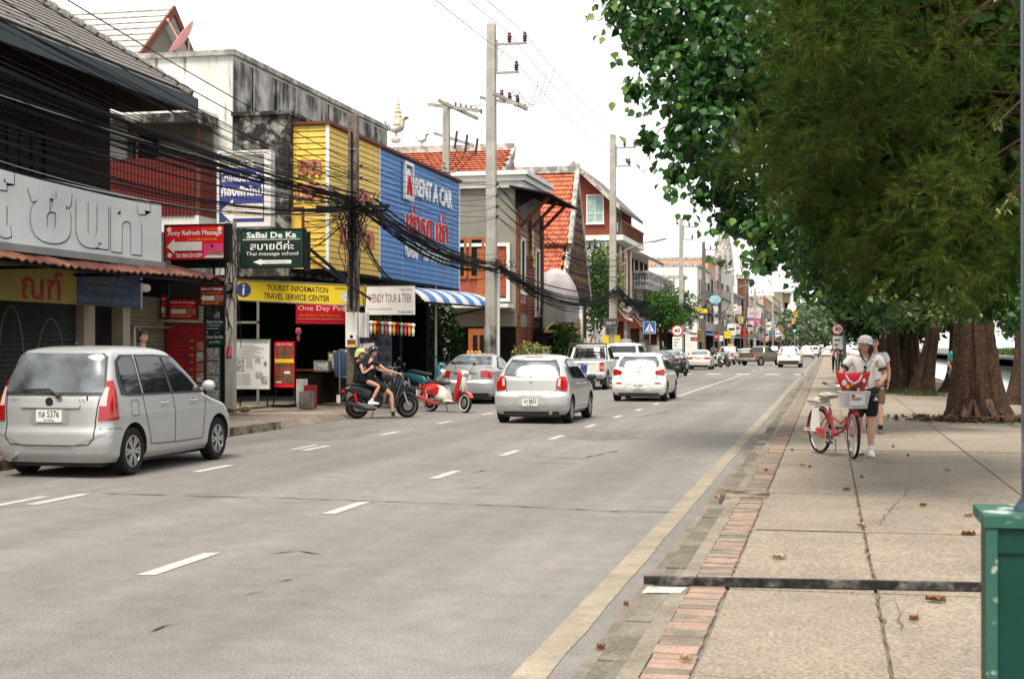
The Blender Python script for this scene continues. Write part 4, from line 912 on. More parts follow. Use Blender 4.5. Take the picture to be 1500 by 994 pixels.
leaf_mat('mid_leaf', (.022, .07, .016), (.08, .16, .035), .5, .15)
leaf_mat('olive_leaf', (.12, .15, .05), (.28, .30, .12), .5, .2)
leaf_mat('far_leaf', (.07, .11, .06), (.16, .21, .12), .7, .1)  # paled green, distance haze mixed into the colour
leaf_mat('grass_blade', (.04, .07, .015), (.13, .14, .045), .6, .2)
mat('bark', (.105, .052, .031), .9, col2=(.06, .04, .028), scale=3.5, c2=.5, c2w=.12, fine=.3, fscale=22, bump=.8)
mat('twig_dark', (.05, .03, .018), .9, spec=.05)
mat('bark_pale', (.2, .125, .085), .9, col2=(.1, .065, .045), scale=3, c2w=.15, fine=.3, fscale=22, bump=.8)

HEART = (np.array([(0, 0, 0), (.34, .12, .07), (.5, .38, .1), (.3, .7, .05), (0, 1.08, -.06), (-.3, .7, .05), (-.5, .38, .1), (-.34, .12, .07)], float), [(0, 1, 2, 3, 4), (0, 4, 5, 6, 7)])
OVAL = (np.array([(0, 0, 0), (.28, .4, .05), (0, 1, -.05), (-.28, .4, .05)], float), [(0, 1, 2), (0, 2, 3)])
def rots(n, tilt=(50, 130), flip=True):
    """random frames: long axis (y of the leaf) droops by the tilt from straight up, any azimuth"""
    az = NR.uniform(0, 2 * pi, n); ti = np.radians(NR.uniform(*tilt, n)); ro = NR.uniform(-1.1, 1.1, n)
    yv = np.stack([np.sin(ti) * np.cos(az), np.sin(ti) * np.sin(az), np.cos(ti)], 1)
    a = np.cross(yv, np.array([0, 0, 1.])); a /= np.linalg.norm(a, axis=1)[:, None] + 1e-9; b = np.cross(a, yv)
    xv = a * np.cos(ro)[:, None] + b * np.sin(ro)[:, None]; zv = np.cross(xv, yv)
    return np.stack([xv, yv, zv], 2)
def scatter_mesh(name, tmpl, C, size, m, R=None):
    T, F = tmpl; n = len(C)
    if R is None: R = rots(n)
    s = size if np.ndim(size) else NR.uniform(.7, 1.25, n) * size
    V = np.einsum('nij,kj->nki', R, T) * s[:, None, None] + C[:, None, :]
    k = len(T); me = bpy.data.meshes.new(name); me.vertices.add(n * k); me.vertices.foreach_set('co', V.reshape(-1))
    fl = np.concatenate([np.array(f) for f in F]); L = len(fl); ln = [len(f) for f in F]
    idx = (fl[None, :] + (np.arange(n) * k)[:, None]).reshape(-1)
    me.loops.add(n * L); me.loops.foreach_set('vertex_index', idx.astype(np.int32))
    st = np.concatenate([[0], np.cumsum(ln)[:-1]]); me.polygons.add(n * len(F))
    me.polygons.foreach_set('loop_start', (st[None, :] + (np.arange(n) * L)[:, None]).reshape(-1).astype(np.int32))
    me.materials.append(MATS[m]); me.update(calc_edges=True); me.validate(); return me
def blob(n, c, r, hollow=.5):
    d = NR.normal(size=(n, 3)); d /= np.linalg.norm(d, axis=1)[:, None]
    return np.array(c) + d * (NR.uniform(hollow ** 3, 1, n) ** (1 / 3))[:, None] * np.array(r)
def trunk_mb(c, h, r, lobes=7, depth=.25, n=48, m=26, lean=(0, 0), flare=1.7, ph=0):
    R = []
    for j in range(m + 1):
        f = j / m; z = h * f; ring = []; fl = 1 + (flare - 1) * math.exp(-f * 7)
        for k in range(n):
            t = 2 * pi * k / n; tw = t + .5 * f * sin(ph + 3 * f)
            lb = abs(sin(tw * lobes / 2 + ph)) ** .6 + .35 * sin(tw * 5 + 2 * ph + 4 * f) + .2 * sin(tw * 13 + 9 * f + ph)
            rr = r * fl * (1 - .3 * f) * (1 - depth + depth * lb * (1 + .8 * math.exp(-f * 5)))
            ring.append((c[0] + rr * cos(t) + lean[0] * f, c[1] + rr * sin(t) + lean[1] * f, c[2] + z))
        R.append(ring)
    return MB().rings(R)
def limb(q, a, b, r0, r1, wig=.2, seg=7):
    a, b = Vector(a), Vector(b); L = (b - a).length
    P = [a.lerp(b, i / seg) + Vector((rnd.uniform(-1, 1), rnd.uniform(-1, 1), rnd.uniform(-1, 1))) * (wig * L * .12 if 0 < i < seg else 0) + Vector((0, 0, sin(pi * i / seg) * L * .08)) for i in range(seg + 1)]
    q.tube(P, [r0 + (r1 - r0) * i / seg for i in range(seg + 1)], 7); return P

# the heart-leaved tree whose trunk stands on the footway
bt = thing('bodhi_tree', 'big heart-leaved tree with wide fluted reddish trunk overhanging the road', 'tree', (2.95, 31.2, .1))
q = trunk_mb((0.1, 0, 0), 5.5, .36, 8, .4, flare=1.5, ph=1.2)
q.join(trunk_mb((-.3, -.1, 0), 5.0, .12, 5, .3, n=20, flare=1.8, ph=.3, lean=(.05, 0)))
q.join(trunk_mb((-.12, -.3, 0), 5.2, .13, 5, .3, n=20, flare=1.9, ph=2.3, lean=(-.02, .1)))
q.join(trunk_mb((.16, -.3, 0), 5.2, .13, 5, .3, n=20, flare=1.8, ph=2, lean=(-.1, .1)))
q.join(trunk_mb((.46, -.18, 0), 2.2, .22, 6, .35, n=24, flare=1.6, ph=4, lean=(-.2, .2)))
q.build('trunk', 'bark', bt, 70)
q = MB()
for k in range(9):
    t = -2.6 + k * .5; L = rnd.uniform(.55, .95); q.tube([(.1 + .35 * cos(t), .4 * sin(t), .45), (.1 + .6 * cos(t), .65 * sin(t), .12), (.1 + (.55 + L) * cos(t + .15), (.5 + L) * sin(t + .15), .0)], [.12, .09, .03], 6)
q.build('root', 'bark_pale', bt, 60)
q = MB()
tips = [at(px, py, Z=Z) - Vector((2.95, 31.2, .1)) for px, py, Z in ((960, 60, 24), (1050, 200, 23), (1110, 300, 23), (1080, 90, 22), (1160, 390, 24), (1250, 380, 27), (1180, 200, 24), (1020, -60, 23))]
for tp in tips:
    P = limb(q, (0, 0, rnd.uniform(3.4, 5)), tp, .17, .02, .25)
    for j in (3, 4, 5, 6):
        for e in range(2): limb(q, P[j], P[j] + Vector((rnd.uniform(-.9, .5), rnd.uniform(-.8, .8), rnd.uniform(-.5, .6))), .025, .006, .3, 4)
limb(q, (0, 0, 4.4), (3.5, 1, 8), .3, .08); limb(q, (0, 0, 4.4), (1, 4, 9), .3, .08)
q.build('limb', 'bark', bt, 60)
BL = [(925, 8, 42), (958, 60, 45), (1000, 25, 70), (1010, 120, 60), (1040, 190, 62), (1080, 80, 95), (1000, 208, 26), (1045, 262, 42), (1095, 300, 50), (1130, 200, 85), (1072, 322, 20), (1118, 332, 26), (1160, 330, 60), (1188, 385, 36), (1130, 110, 90), (1215, 390, 60), (1185, 270, 70), (1000, -60, 90), (1100, -60, 110), (930, 130, 12), (950, 205, 14), (1120, 385, 13), (1262, 425, 30), (1200, -50, 130), (1290, 420, 60), (1340, 390, 60), (990, 250, 14), (1300, 440, 42), (1365, 432, 46), (1430, 425, 48), (1485, 432, 40), (1340, 400, 50), (1410, 390, 50), (1300, 462, 26), (1345, 458, 30), (1400, 440, 34), (1488, 455, 34)]
Cs = []
for px, py, r_ in BL:
    Z = NR.uniform(21.5, 24) if px < 1180 else NR.uniform(24, 27) if px < 1295 or py < 400 else NR.uniform(26, 28); c = at(px, py, Z=Z); rm = r_ / FOC * Z
    n = int(min(1500, 46 + r_ * r_ * .15)); Cs.append(blob(n, c, (rm, rm * 1.5, rm), .35))
C = np.concatenate(Cs) - np.array((2.95, 31.2, .1))
crown = put('crown', scatter_mesh('crown', HEART, C, .135, 'heart_leaf', rots(len(C), (95, 165))), bt)
sel = C[NR.choice(len(C), 420, replace=False)]
put('young_leaves', scatter_mesh('young_leaves', HEART, sel + NR.normal(size=sel.shape) * .08, .10, 'heart_leaf_new', rots(len(sel), (90, 160))), bt)['kind'] = 'stuff'
crown['kind'] = 'stuff'
# the leaves that show largest, one by one, on the outer shoots
lm = [scatter_mesh('leaf', HEART, np.zeros((1, 3)), np.array([.125]), mm, rots(1, (130, 150))) for mm in ('heart_leaf', 'heart_leaf', 'heart_leaf_new')]
edge = [(880, 8), (893, 30), (915, 75), (935, 108), (948, 150), (940, 128), (955, 205), (972, 235), (978, 248), (992, 278), (1010, 262), (1020, 300), (1045, 325), (1075, 352), (1100, 350), (1118, 372), (1100, 385), (1115, 395), (1128, 378), (1165, 400), (1180, 430), (1195, 440), (1170, 380), (1105, 240), (1060, 150), (1035, 60), (975, 90), (1000, 150)]
for i in range(280):
    px, py = edge[i % len(edge)]; px += NR.normal() * 16; py += NR.normal() * 16
    o = put('leaf', lm[int(NR.integers(0, 8) > 6) * 2], bt); o.location = at(px, py, Z=NR.uniform(20.8, 21.6)) - Vector((2.95, 31.2, .1)); o.rotation_euler = (NR.uniform(-.5, .5), NR.uniform(-.5, .5), NR.uniform(0, 6.28)); o.scale = (NR.uniform(.7, 1.15),) * 3
q = MB()
for i in range(0, len(edge), 2): 
    px, py = edge[i]; a = at(px, py, Z=21.4) - Vector((2.95, 31.2, .1)); b2 = at(px + 60, py - 30, Z=22.5) - Vector((2.95, 31.2, .1)); limb(q, b2, a, .018, .005, .3, 5)
q.build('twig', 'bark', bt)

# feathery dark tree whose trunk stands just outside the picture
ct = thing('feathery_tree', 'dark feathery needle-leaved tree with drooping olive sprays hanging over the footway', 'tree', (5.3, 17, .1))
trunk_mb((0, 0, 0), 8, .4, 6, .2, flare=1.5).build('trunk', 'bark', ct, 70)
q = MB(); anchors = []
for k in range(20):
    px = NR.uniform(1180, 1470); py = NR.uniform(-80, 400); Z = NR.uniform(13, 16)
    if py > 330 and px < 1230: continue
    e = at(px, py, Z=Z) - Vector((5.3, 17, .1)); P = limb(q, (0, 0, NR.uniform(3.8, 7.5)), e, .045, .005, .8, 10); anchors += P[3:]
q.build('limb', 'twig_dark', ct, 60)
nd = []
for k in range(15):      # one tuft: thin needles fanned round the shoot
    a = 2.4 * k; sp = NR.uniform(.2, .5); b0 = np.array((0, NR.uniform(0, .7), 0)); L = NR.uniform(.5, .8); tip = b0 + np.array((sp * cos(a), L, sp * sin(a))); s_ = np.array((.017 * sin(a), 0, -.017 * cos(a)))
    nd.append((b0 - s_, b0 + s_, tip))
TUFT = (np.array([p for t3 in nd for p in t3]), [(3 * i, 3 * i + 1, 3 * i + 2) for i in range(15)])
def frames(Y):
    Y = Y / np.linalg.norm(Y, axis=1)[:, None]; A_ = np.cross(Y, NR.normal(size=Y.shape)); A_ /= np.linalg.norm(A_, axis=1)[:, None]; return np.stack([A_, Y, np.cross(A_, Y)], 2)
BC = [(1195, 20, 62), (1185, 110, 45), (1178, 190, 50), (1140, 232, 26), (1195, 265, 55), (1165, 262, 30), (1245, 60, 80), (1245, 180, 85), (1225, 310, 60), (1330, 60, 105), (1320, 190, 105), (1300, 310, 95), (1420, 60, 100), (1430, 200, 100), (1400, 320, 90), (1450, 390, 60), (1250, -60, 90), (1350, -60, 130), (1270, 375, 40), (1350, 390, 50), (1440, 300, 70), (1475, 120, 60), (1480, 300, 60), (1108, 226, 10)]
Cs = []; Ds = []
for px, py, r_ in BC:
    Z = NR.uniform(12.8, 15.6); c = np.array(at(px, py, Z=Z)); rm = r_ / FOC * Z; nb = int(8 + r_ * r_ * (.0095 if px < 1290 else .0058))
    P_0 = blob(nb, c, (rm, rm * 1.7, rm), .35); out = P_0 - c; out /= np.linalg.norm(out, axis=1)[:, None] + 1e-6
    D0 = out * .5 + np.array((-.4, -.25, .1)) + NR.normal(size=out.shape) * .6
    for j in range(9):
        f = j / 8; dd = D0 + np.array((0, 0, -.55)) * f; dd /= np.linalg.norm(dd, axis=1)[:, None]
        P_0 = P_0 + dd * .05; Cs.append(P_0 + NR.normal(size=P_0.shape) * .02); Ds.append(dd + NR.normal(size=dd.shape) * .5)
C = np.concatenate(Cs); Dr = np.concatenate(Ds); k_ = C[:, 0] < 5.2; C = C[k_] - np.array((5.3, 17, .1)); Dr = Dr[k_]
put('crown', scatter_mesh('crown', TUFT, C, .155, 'needle', frames(Dr)), ct)['kind'] = 'stuff'
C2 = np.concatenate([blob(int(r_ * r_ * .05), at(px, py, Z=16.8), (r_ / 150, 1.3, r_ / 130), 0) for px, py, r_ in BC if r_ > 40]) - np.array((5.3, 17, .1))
put('crown_shade', scatter_mesh('crown_shade', OVAL, C2, .3, 'dark_leaf', rots(len(C2), (60, 150))), ct)['kind'] = 'stuff'  # dark broad leaves added behind the needles to stand in for crown shade
# branches fanned out at the left edge of the feathery crown
q = MB()
for k in range(90):
    i = int(NR.integers(0, len(C))); a = Vector(C[i]); q.tube([a, a + Vector((NR.uniform(-.3, .2), NR.uniform(-.1, .1), NR.uniform(-.1, .15))), a + Vector((NR.uniform(-.6, .4), NR.uniform(-.2, .2), NR.uniform(-.3, .1)))], [.004, .003, .0015], 3)
q.build('twig', 'twig_dark', ct)['kind'] = 'stuff'
# olive leafed sprays low in the shade and a spray close to the lamp post
for nm, L_, lab in (('a', [(1310, 425, 26, 24), (1345, 440, 30, 25), (1370, 455, 26, 25), (1325, 455, 16, 25), (1385, 420, 20, 25)], 'pale olive leafy sapling branch lit under the dark crown'), ('b', [(1470, 305, 9, 9), (1482, 290, 7, 9), (1462, 180, 8, 9)], 'few green and orange leaves close to the lamp post')):
    t = thing('leafy_branch', lab, 'branch', at(L_[0][0], L_[0][1], Z=L_[0][3])); q = MB(); Cc = []
    for px, py, r_, Z in L_:
        c = at(px, py, Z=Z) - t.location; rm = r_ / FOC * Z; Cc.append(blob(70 if nm == 'a' else 7, c, (rm * 1.2, rm, rm), 0)); limb(q, c, c + Vector((.6 if nm == 'a' else .5, .1, .5)), .006, .012, .3, 4)
    q.build('twig', 'bark', t); Cc = np.concatenate(Cc); put('leaves', scatter_mesh('leaves', OVAL, Cc, .12 if nm == 'a' else .06, 'olive_leaf', rots(len(Cc), (80, 150))), t)['kind'] = 'stuff'

# trees along the moat footway
def tree(name, x, y, h, r, trunk_r, zc, m, lab, n=2600, size=.2, kind='bark', lobes=7, lean=(0, 0), group=None, rz=None, fl=1.7, cx=0):
    t = thing(name, lab, 'tree', (x, y, .1), group=group)
    trunk_mb((0, 0, 0), h * .55, trunk_r, lobes, .28, lean=lean, flare=fl, ph=x + y, n=32, m=16).build('trunk', kind, t, 70)
    q = MB(); Cc = []; k = 9
    for i in range(k):
        a = 2 * pi * i / k + rnd.random(); e = Vector((cx + cos(a) * r * .62, sin(a) * r * .62, zc + rnd.uniform(-.45, .5) * (rz or r))); limb(q, (lean[0], lean[1], h * rnd.uniform(.35, .5)), e, trunk_r * .3, .03, .3); s = rnd.uniform(.38, .58)
        Cc.append(blob(n // k, e, (r * s, r * s, (rz or r) * s * .8), .3))
    Cc.append(blob(n // 3, (cx, 0, zc + .3 * r), (r * .8, r * .8, (rz or r) * .7), .2))
    q.build('limb', kind, t, 60); Cc = np.concatenate(Cc)
    put('crown', scatter_mesh('crown', OVAL, Cc, size, m, rots(len(Cc), (40, 150))), t)['kind'] = 'stuff'
    return t
tree('shade_tree', 2.9, 47.2, 9, 3.6, .24, 5.6, 'dark_leaf', 'dark crowned tree with leaning split trunk behind the fluted trunk', 7000, .26, 'bark', lean=(.9, .4), rz=2.6)
tree('shade_tree', 1.95, 49.5, 9, 3.4, .27, 5.6, 'dark_leaf', 'stout dark trunked tree with low skirt of shoots behind the walkers', 7000, .26, rz=2.6, cx=.5)
tree('shade_tree', 2.4, 58, 9, 3.4, .33, 5.4, 'needle_dark', 'dark tree second along the footway with brownish crown', 6000, .3, rz=2.8, cx=.6)
tree('shade_tree', 2.8, 68, 10, 3.8, .36, 5.4, 'dark_leaf', 'tall dark tree third along the footway behind the speed sign', 6000, .32, rz=3.2, cx=.3)
for i, (x, y, zc, r_) in enumerate(((3.0, 54, 3.6, 2.3), (2.4, 63, 3.4, 2.2), (3.4, 60, 3.2, 2.2), (3.6, 72, 3.5, 2.6), (2.6, 76, 3.2, 2.2), (4.2, 50, 3.9, 1.9), (3.4, 90, 3.6, 2.8))):
    tree('dark_tree', x, y, 7, r_, .24, zc, 'dark_leaf', 'dark low crowned tree standing in the deep shade behind the walkers', 3200, .3, 'bark', rz=2.3, group='dark trees in the shade behind the walkers', fl=2.2)
tree('shade_tree', 5.2, 40, 9, 2.8, .35, 6.6, 'dark_leaf', 'dark crown hanging over the moat edge beside the fluted trunk', 5000, .26, rz=2.2)
for i, (x, y, r_, zc, m) in enumerate(((3.2, 82, 3.4, 5.6, 'needle_dark'), (3.4, 98, 3.8, 6, 'mid_leaf'), (3.4, 116, 4.2, 6.5, 'mid_leaf'), (4.2, 140, 4.6, 7, 'mid_leaf'), (4.6, 168, 5.2, 8, 'mid_leaf'), (5.5, 200, 6, 9, 'far_leaf'))):
    tree('shade_tree', x, y, 10, r_, .45, zc, m, 'green crowned roadside tree in the row running away along the moat', 5200, .36 + .03 * i, rz=r_ * .85, group='trees in the row running away along the moat')
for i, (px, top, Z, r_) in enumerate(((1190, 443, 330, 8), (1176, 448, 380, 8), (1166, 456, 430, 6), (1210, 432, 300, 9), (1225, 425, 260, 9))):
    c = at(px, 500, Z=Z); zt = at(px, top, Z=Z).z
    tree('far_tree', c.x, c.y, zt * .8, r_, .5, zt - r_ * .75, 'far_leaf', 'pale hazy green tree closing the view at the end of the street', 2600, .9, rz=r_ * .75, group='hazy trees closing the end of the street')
for i in range(9):
    x, y = 27 + (i % 3) * 3, 60 + i * 24
    tree('bank_tree', x, y, 7, 4.5, .3, 6, 'mid_leaf', 'green tree on the far bank of the moat', 2600, .4, group='trees on the far bank of the moat')
q = blob(9000, (25.8, 150, .9), (1, 100, .8), 0); o = put('bank_hedge', scatter_mesh('bank_hedge', OVAL, q, .35, 'mid_leaf')); tag(o, 'clipped green hedge along the far bank of the moat', 'hedge', kind='stuff')
wb = bld('bank_building', 'pale building beyond the far bank of the moat', 'building', (40, 190, 0))
part(MB().box(34, 50, 185, 215, 0, 7), 'wall', 'dirty_white', wb); part(MB().box(33.5, 50.5, 184.5, 215.5, 7, 7.5), 'roof', 'roof_grey', wb)
for k in range(5): win(wb, 'y', 185, 35 + k * 3, 36.6 + k * 3, 1.2, 3.4)
# green tree by the shrines, creepers, shop plants
tree('street_tree', at(968, 470, y=99).x, 99, 5, 1.8, .12, 3.9, 'mid_leaf', 'round bright green street tree over the temple wall before the crossing sign', 5000, .2, rz=1.5)
tree('street_tree', -13.2, 118, 6.5, 2.6, .14, 4.6, 'mid_leaf', 'smaller green street tree behind the round speed limit sign', 4000, .26, rz=2)
def bush(name, x, y, z, rx, ry, rz_, n, size, m, lab, cat='plant', tm=OVAL, tilt=(20, 120)):
    t = thing(name, lab, cat, (x, y, z)); C = blob(n, (0, 0, rz_), (rx, ry, rz_), .2); C = C[C[:, 2] > 0]
    put('foliage', scatter_mesh('foliage', tm, C, size, m, rots(len(C), tilt)), t)['kind'] = 'stuff'
    q = MB()
    for k in range(5): limb(q, (rnd.uniform(-.1, .1), 0, 0), (rnd.uniform(-rx, rx) * .6, rnd.uniform(-ry, ry) * .6, rz_ * 1.3), .025, .006)
    q.build('stem', 'bark', t); return t
bush('creeper', -14.0, 90.3, 3.0, 1.3, 1.6, 2.6, 2600, .28, 'olive_leaf', 'tall olive creeper climbing between the temple gable and brick house')
bush('creeper', -14.4, 89, 2.0, .9, 1.5, 3.2, 1800, .26, 'mid_leaf', 'dark green creeper under the carved temple gable')
bush('potted_palm', -13.1, 70.5, .1, .8, 1.6, 1.4, 900, .5, 'mid_leaf', 'bushy green palm before the black gateway', tm=(np.array([(0, 0, 0), (.05, .5, .03), (0, 1, -.2), (-.05, .5, .03)], float), [(0, 1, 2), (0, 2, 3)]))
bush('potted_palm', -13.4, 73.5, .1, .8, 1.6, 1.2, 900, .5, 'olive_leaf', 'yellowish leafy shrub beside the black gateway', tm=(np.array([(0, 0, 0), (.06, .5, .03), (0, 1, -.2), (-.06, .5, .03)], float), [(0, 1, 2), (0, 2, 3)]))
bush('shrub', -13.0, 62.5, .1, 1.0, 1.2, .9, 900, .2, 'olive_leaf', 'low green and yellow shrub in front of the boarded red wall')
bush('shrub', -14.5, 52.5, .1, .8, 1.6, 1.7, 2200, .2, 'dark_leaf', 'dark shrub in the gap past the striped awning')
bush('shrub', -16.2, 54.5, .1, 1.0, 1.6, 1.9, 2000, .2, 'mid_leaf', 'green shrub by the orange wooden doorway')
bush('shrub', -14.6, 50.3, .1, .5, .8, 1.6, 1200, .16, 'dark_leaf', 'clipped dark shrub at the end of the rental shop')
bush('hanging_plant', -14.1, 43.2, 1.9, .5, 1.0, .55, 700, .12, 'olive_leaf', 'pale leafy plant hanging behind the paper lanterns')
# ground cover
def tufts(x, y, rx, ry, n, h, lab):
    C = np.stack([NR.normal(x, rx, n), NR.normal(y, ry, n), np.full(n, .15)], 1)
    o = put('grass_tuft', scatter_mesh('grass_tuft', (np.array([(-.03, 0, 0), (.03, 0, 0), (0, 1, .1)], float), [(0, 1, 2)]), C, h, 'grass_blade', rots(n, (0, 40)))); tag(o, lab, 'grass', kind='stuff')
tufts(4.2, 21.5, .35, .3, 700, .22, 'rough grass tuft in the tree pit near the pedestal')
tufts(2.9, 46.0, .45, .3, 350, .2, 'rough grass round the foot of the leaning trunk'); tufts(1.9, 48.4, .4, .4, 350, .22, 'weeds round the stout trunk foot')
mat('leaf_litter', (.17, .1, .055), .95, col2=(.08, .05, .03), scale=6)
C = np.stack([NR.normal(3.0, .75, 1500), NR.normal(30.6, .4, 1500), NR.uniform(.155, .25, 1500)], 1)
tag(put('leaf_litter', scatter_mesh('leaf_litter', OVAL, C, .1, 'leaf_litter', rots(1500, (70, 110)))), 'brown leaf litter round the fluted trunk', 'leaf litter', kind='stuff')
# ================================================================ vehicles
mat('silver_paint', (.46, .47, .47), .38, metal=.45, coat=.6, var=.04, fine=0)
mat('silver_paint_b', (.47, .48, .475), .35, metal=.4, coat=.6, var=.04, fine=0)
mat('silver_dark', (.40, .41, .42), .35, metal=.5, coat=.6, var=.04, fine=0)
mat('white_paint', (.66, .655, .625), .35, coat=.6, var=.03, fine=0)
mat('beige_paint', (.62, .57, .49), .35, coat=.5, var=.04, fine=0)
mat('brown_paint', (.12, .085, .06), .35, coat=.5, var=.05, fine=0)
mat('dark_paint', (.03, .03, .035), .3, coat=.6, var=.05, fine=0)
mat('red_paint', (.45, .012, .012), .28, coat=.8, var=.03, fine=0)
mat('blue_paint', (.02, .07, .3), .28, coat=.8, var=.03, fine=0)
mat('tail_red', (.33, .006, .008), .12, coat=.8, var=0, fine=0)
mat('tail_clear', (.6, .42, .4), .12, coat=.8, var=0, fine=0)
mat('amber', (.85, .3, .05), .2, coat=.5, var=0, fine=0)
mat('trim', (.025, .025, .027), .5, var=0, fine=0)
mat('plate', (.72, .72, .70), .4, var=.03)
mat('rim_metal', (.5, .5, .5), .3, metal=.7, var=.1)
mat('seam', (.03, .03, .032), .6, var=0, fine=0)
def I(xs, tab): a = np.array(tab, float); return np.interp(xs, a[:, 0], a[:, 1])
def car_body(S_):
    """closed shell from stacked plan outlines: rear and nose positions, half width and squareness per height"""
    zs = sorted(set([round(v, 3) for v in np.linspace(S_['R'][0][0], S_['H'] - .03, 44)] + [S_['H'] - .02, S_['H'] - .01, S_['H'] - .004, S_['H']])); n = 96; R = []
    for z in zs:
        yr, yf, w_ = I(z, S_['R']), I(z, S_['F']), I(z, S_['W']); L_ = yf - yr; rc, rf = min(S_.get('rc', .2), L_ * .4), min(S_.get('rf', .5), L_ * .45); ring = []
        for (y0, r_, sg, t0) in ((yf - rf, rf, 1, 0), (yr + rc, rc, -1, pi)):
            for k in range(33):
                t = t0 + pi * k / 32; c, s_ = cos(t), abs(sin(t)); e = 2.9
                # even spacing round the corner
                q_ = (abs(c) ** e + s_ ** e) ** (-1 / e); ring.append((w_ * c * q_, y0 + sg * r_ * s_ * q_, z))
            xe = -w_ if sg > 0 else w_
            ya, yb = ((yf - rf), (yr + rc)) if sg > 0 else ((yr + rc), (yf - rf))
            ring += [(xe, ya + (yb - ya) * k / 16, z) for k in range(1, 16)]
        R.append(ring)
    return MB().rings(R)
def boolean(o, cut):
    md = o.modifiers.new('b', 'BOOLEAN'); md.object = cut; md.operation = 'DIFFERENCE'; md.solver = 'EXACT'; md.material_mode = 'INDEX'
    me = bpy.data.meshes.new_from_object(o.evaluated_get(bpy.context.evaluated_depsgraph_get())); o.modifiers.clear(); o.data = me
    bpy.data.objects.remove(cut)
class Shell:
    def __init__(s, me):
        bm = bmesh.new(); bm.from_mesh(me); bmesh.ops.triangulate(bm, faces=bm.faces); s.b = BVHTree.FromBMesh(bm); bm.free()
    def hit(s, a, b, ax):
        o, d = {'R': ((a, -3, b), (0, 1, 0)), 'F': ((a, 9, b), (0, -1, 0)), 'S': ((3, a, b), (-1, 0, 0)), 'L': ((-3, a, b), (1, 0, 0)), 'T': ((a, b, 5), (0, 0, -1))}[ax]
        h = s.b.ray_cast(Vector(o), Vector(d)); return (h[0], h[1]) if h[0] else (None, None)
    def decal(s, poly, ax, off=.004, step=.05):
        P = []; n = len(poly)
        for i in range(n):
            a, b = Vector(poly[i]), Vector(poly[(i + 1) % n]); k = max(1, int((b - a).length / step))
            P += [a.lerp(b, j / k) for j in range(k)]
        E = [(i, (i + 1) % len(P)) for i in range(len(P))]
        xs = [p.x for p in P]; ys = [p.y for p in P]; Q = list(P)
        def inside(x, y):
            c = False
            for i in range(n):
                x1, y1 = poly[i]; x2, y2 = poly[(i + 1) % n]
                if (y1 > y) != (y2 > y) and x < (x2 - x1) * (y - y1) / (y2 - y1) + x1: c = not c
            return c
        for x in np.arange(min(xs) + step * .6, max(xs), step):
            for y in np.arange(min(ys) + step * .6, max(ys), step):
                if inside(x, y) and min((Vector((x, y)) - p).length for p in P) > step * .35: Q.append(Vector((x, y)))
        vs, _, fs, *_r = delaunay_2d_cdt(Q, E, [list(range(len(P)))], 1, 1e-5)
        mb = MB(); V = []
        for v in vs:
            h, nn = s.hit(v.x, v.y, ax)
            V.append(h + nn * off if h else None)
        good = [f for f in fs if all(V[i] is not None for i in f)]
        V = [v or Vector((0, 0, 0)) for v in V]
        return mb.add(V, good)
    def line(s, pts, ax, wd=.012, off=.006, step=.05):
        P = []
        for a, b in zip(pts[:-1], pts[1:]):
            a, b = Vector(a), Vector(b); k = max(1, int((b - a).length / step)); P += [a.lerp(b, j / k) for j in range(k)]
        P.append(Vector(pts[-1])); L = []; R = []
        for i, p in enumerate(P):
            d = (P[min(i + 1, len(P) - 1)] - P[max(i - 1, 0)]).normalized(); nn = Vector((-d.y, d.x)) * wd / 2
            a, an = s.hit(*(p + nn), ax); b, bn = s.hit(*(p - nn), ax)
            if a and b: L.append(a + an * off); R.append(b + bn * off)
        k = len(L); return MB().add(L + R, [(i, i + 1, i + k + 1, i + k) for i in range(k - 1)])
def wheel_mb(r, w_, n=36):
    return MB().lathe([(r * .62, -w_ * .42), (r * .9, -w_ * .5), (r, -w_ * .36), (r, w_ * .36), (r * .9, w_ * .5), (r * .62, w_ * .42)], n=n, axis='x')
def rim_mb(r, w_, spokes=5, dbl=True):
    q = MB().lathe([(r * .6, -w_ * .3), (r * .64, -w_ * .45), (r * .66, w_ * .44), (r * .61, w_ * .46), (r * .57, w_ * .3), (r * .57, -w_ * .3)], n=32, axis='x', cap=False)
    q.lathe([(.02, w_ * .2), (r * .14, w_ * .38), (r * .13, w_ * .42), (.01, w_ * .43)], n=14, axis='x')
    for k in range(spokes):
        for dd in ((-.13, .13) if dbl else (0,)):
            t = 2 * pi * k / spokes + dd; a = Vector((w_ * .33, cos(t), sin(t))); p0 = Vector((w_ * .34, cos(t) * r * .1, sin(t) * r * .1)); p1 = Vector((w_ * .36, cos(t + dd * .3) * r * .6, sin(t + dd * .3) * r * .6))
            sd = Vector((0, -sin(t), cos(t))) * r * (.05 if dbl else .085); dp = Vector((w_ * .1, 0, 0)); q.prism([p0 - sd, p1 - sd * 1.2, p1 + sd * 1.2, p0 + sd], dp)
    return q
RIMBACK = {}
def wheels(t, S_):
    r = S_['wr']; w_ = .2; me = wheel_mb(r, w_).mesh('wheel', 'rubber', 40); me2 = rim_mb(r, w_, S_.get('sp', 5), S_.get('dbl', True)).mesh('rim', 'rim_metal', 30)
    me3 = MB().lathe([(.01, w_ * .1), (r * .58, w_ * .1), (r * .58, w_ * .05)], n=24, axis='x').mesh('brake_disc', 'trim')
    for y in (S_['ry'], S_['ry'] + S_['wb']):
        for sx in (1, -1):
            o = put('wheel', me, t); o.location = (sx * S_['tr'] / 2, y, r); o.rotation_euler[2] = 0 if sx > 0 else pi
            put('rim', me2, o); put('brake_disc', me3, o)
def add(t, mb, name, m, smooth=60):
    if mb.v and mb.f:
        mb_ = mb.build(name, m, t, smooth, fix=False); return mb_
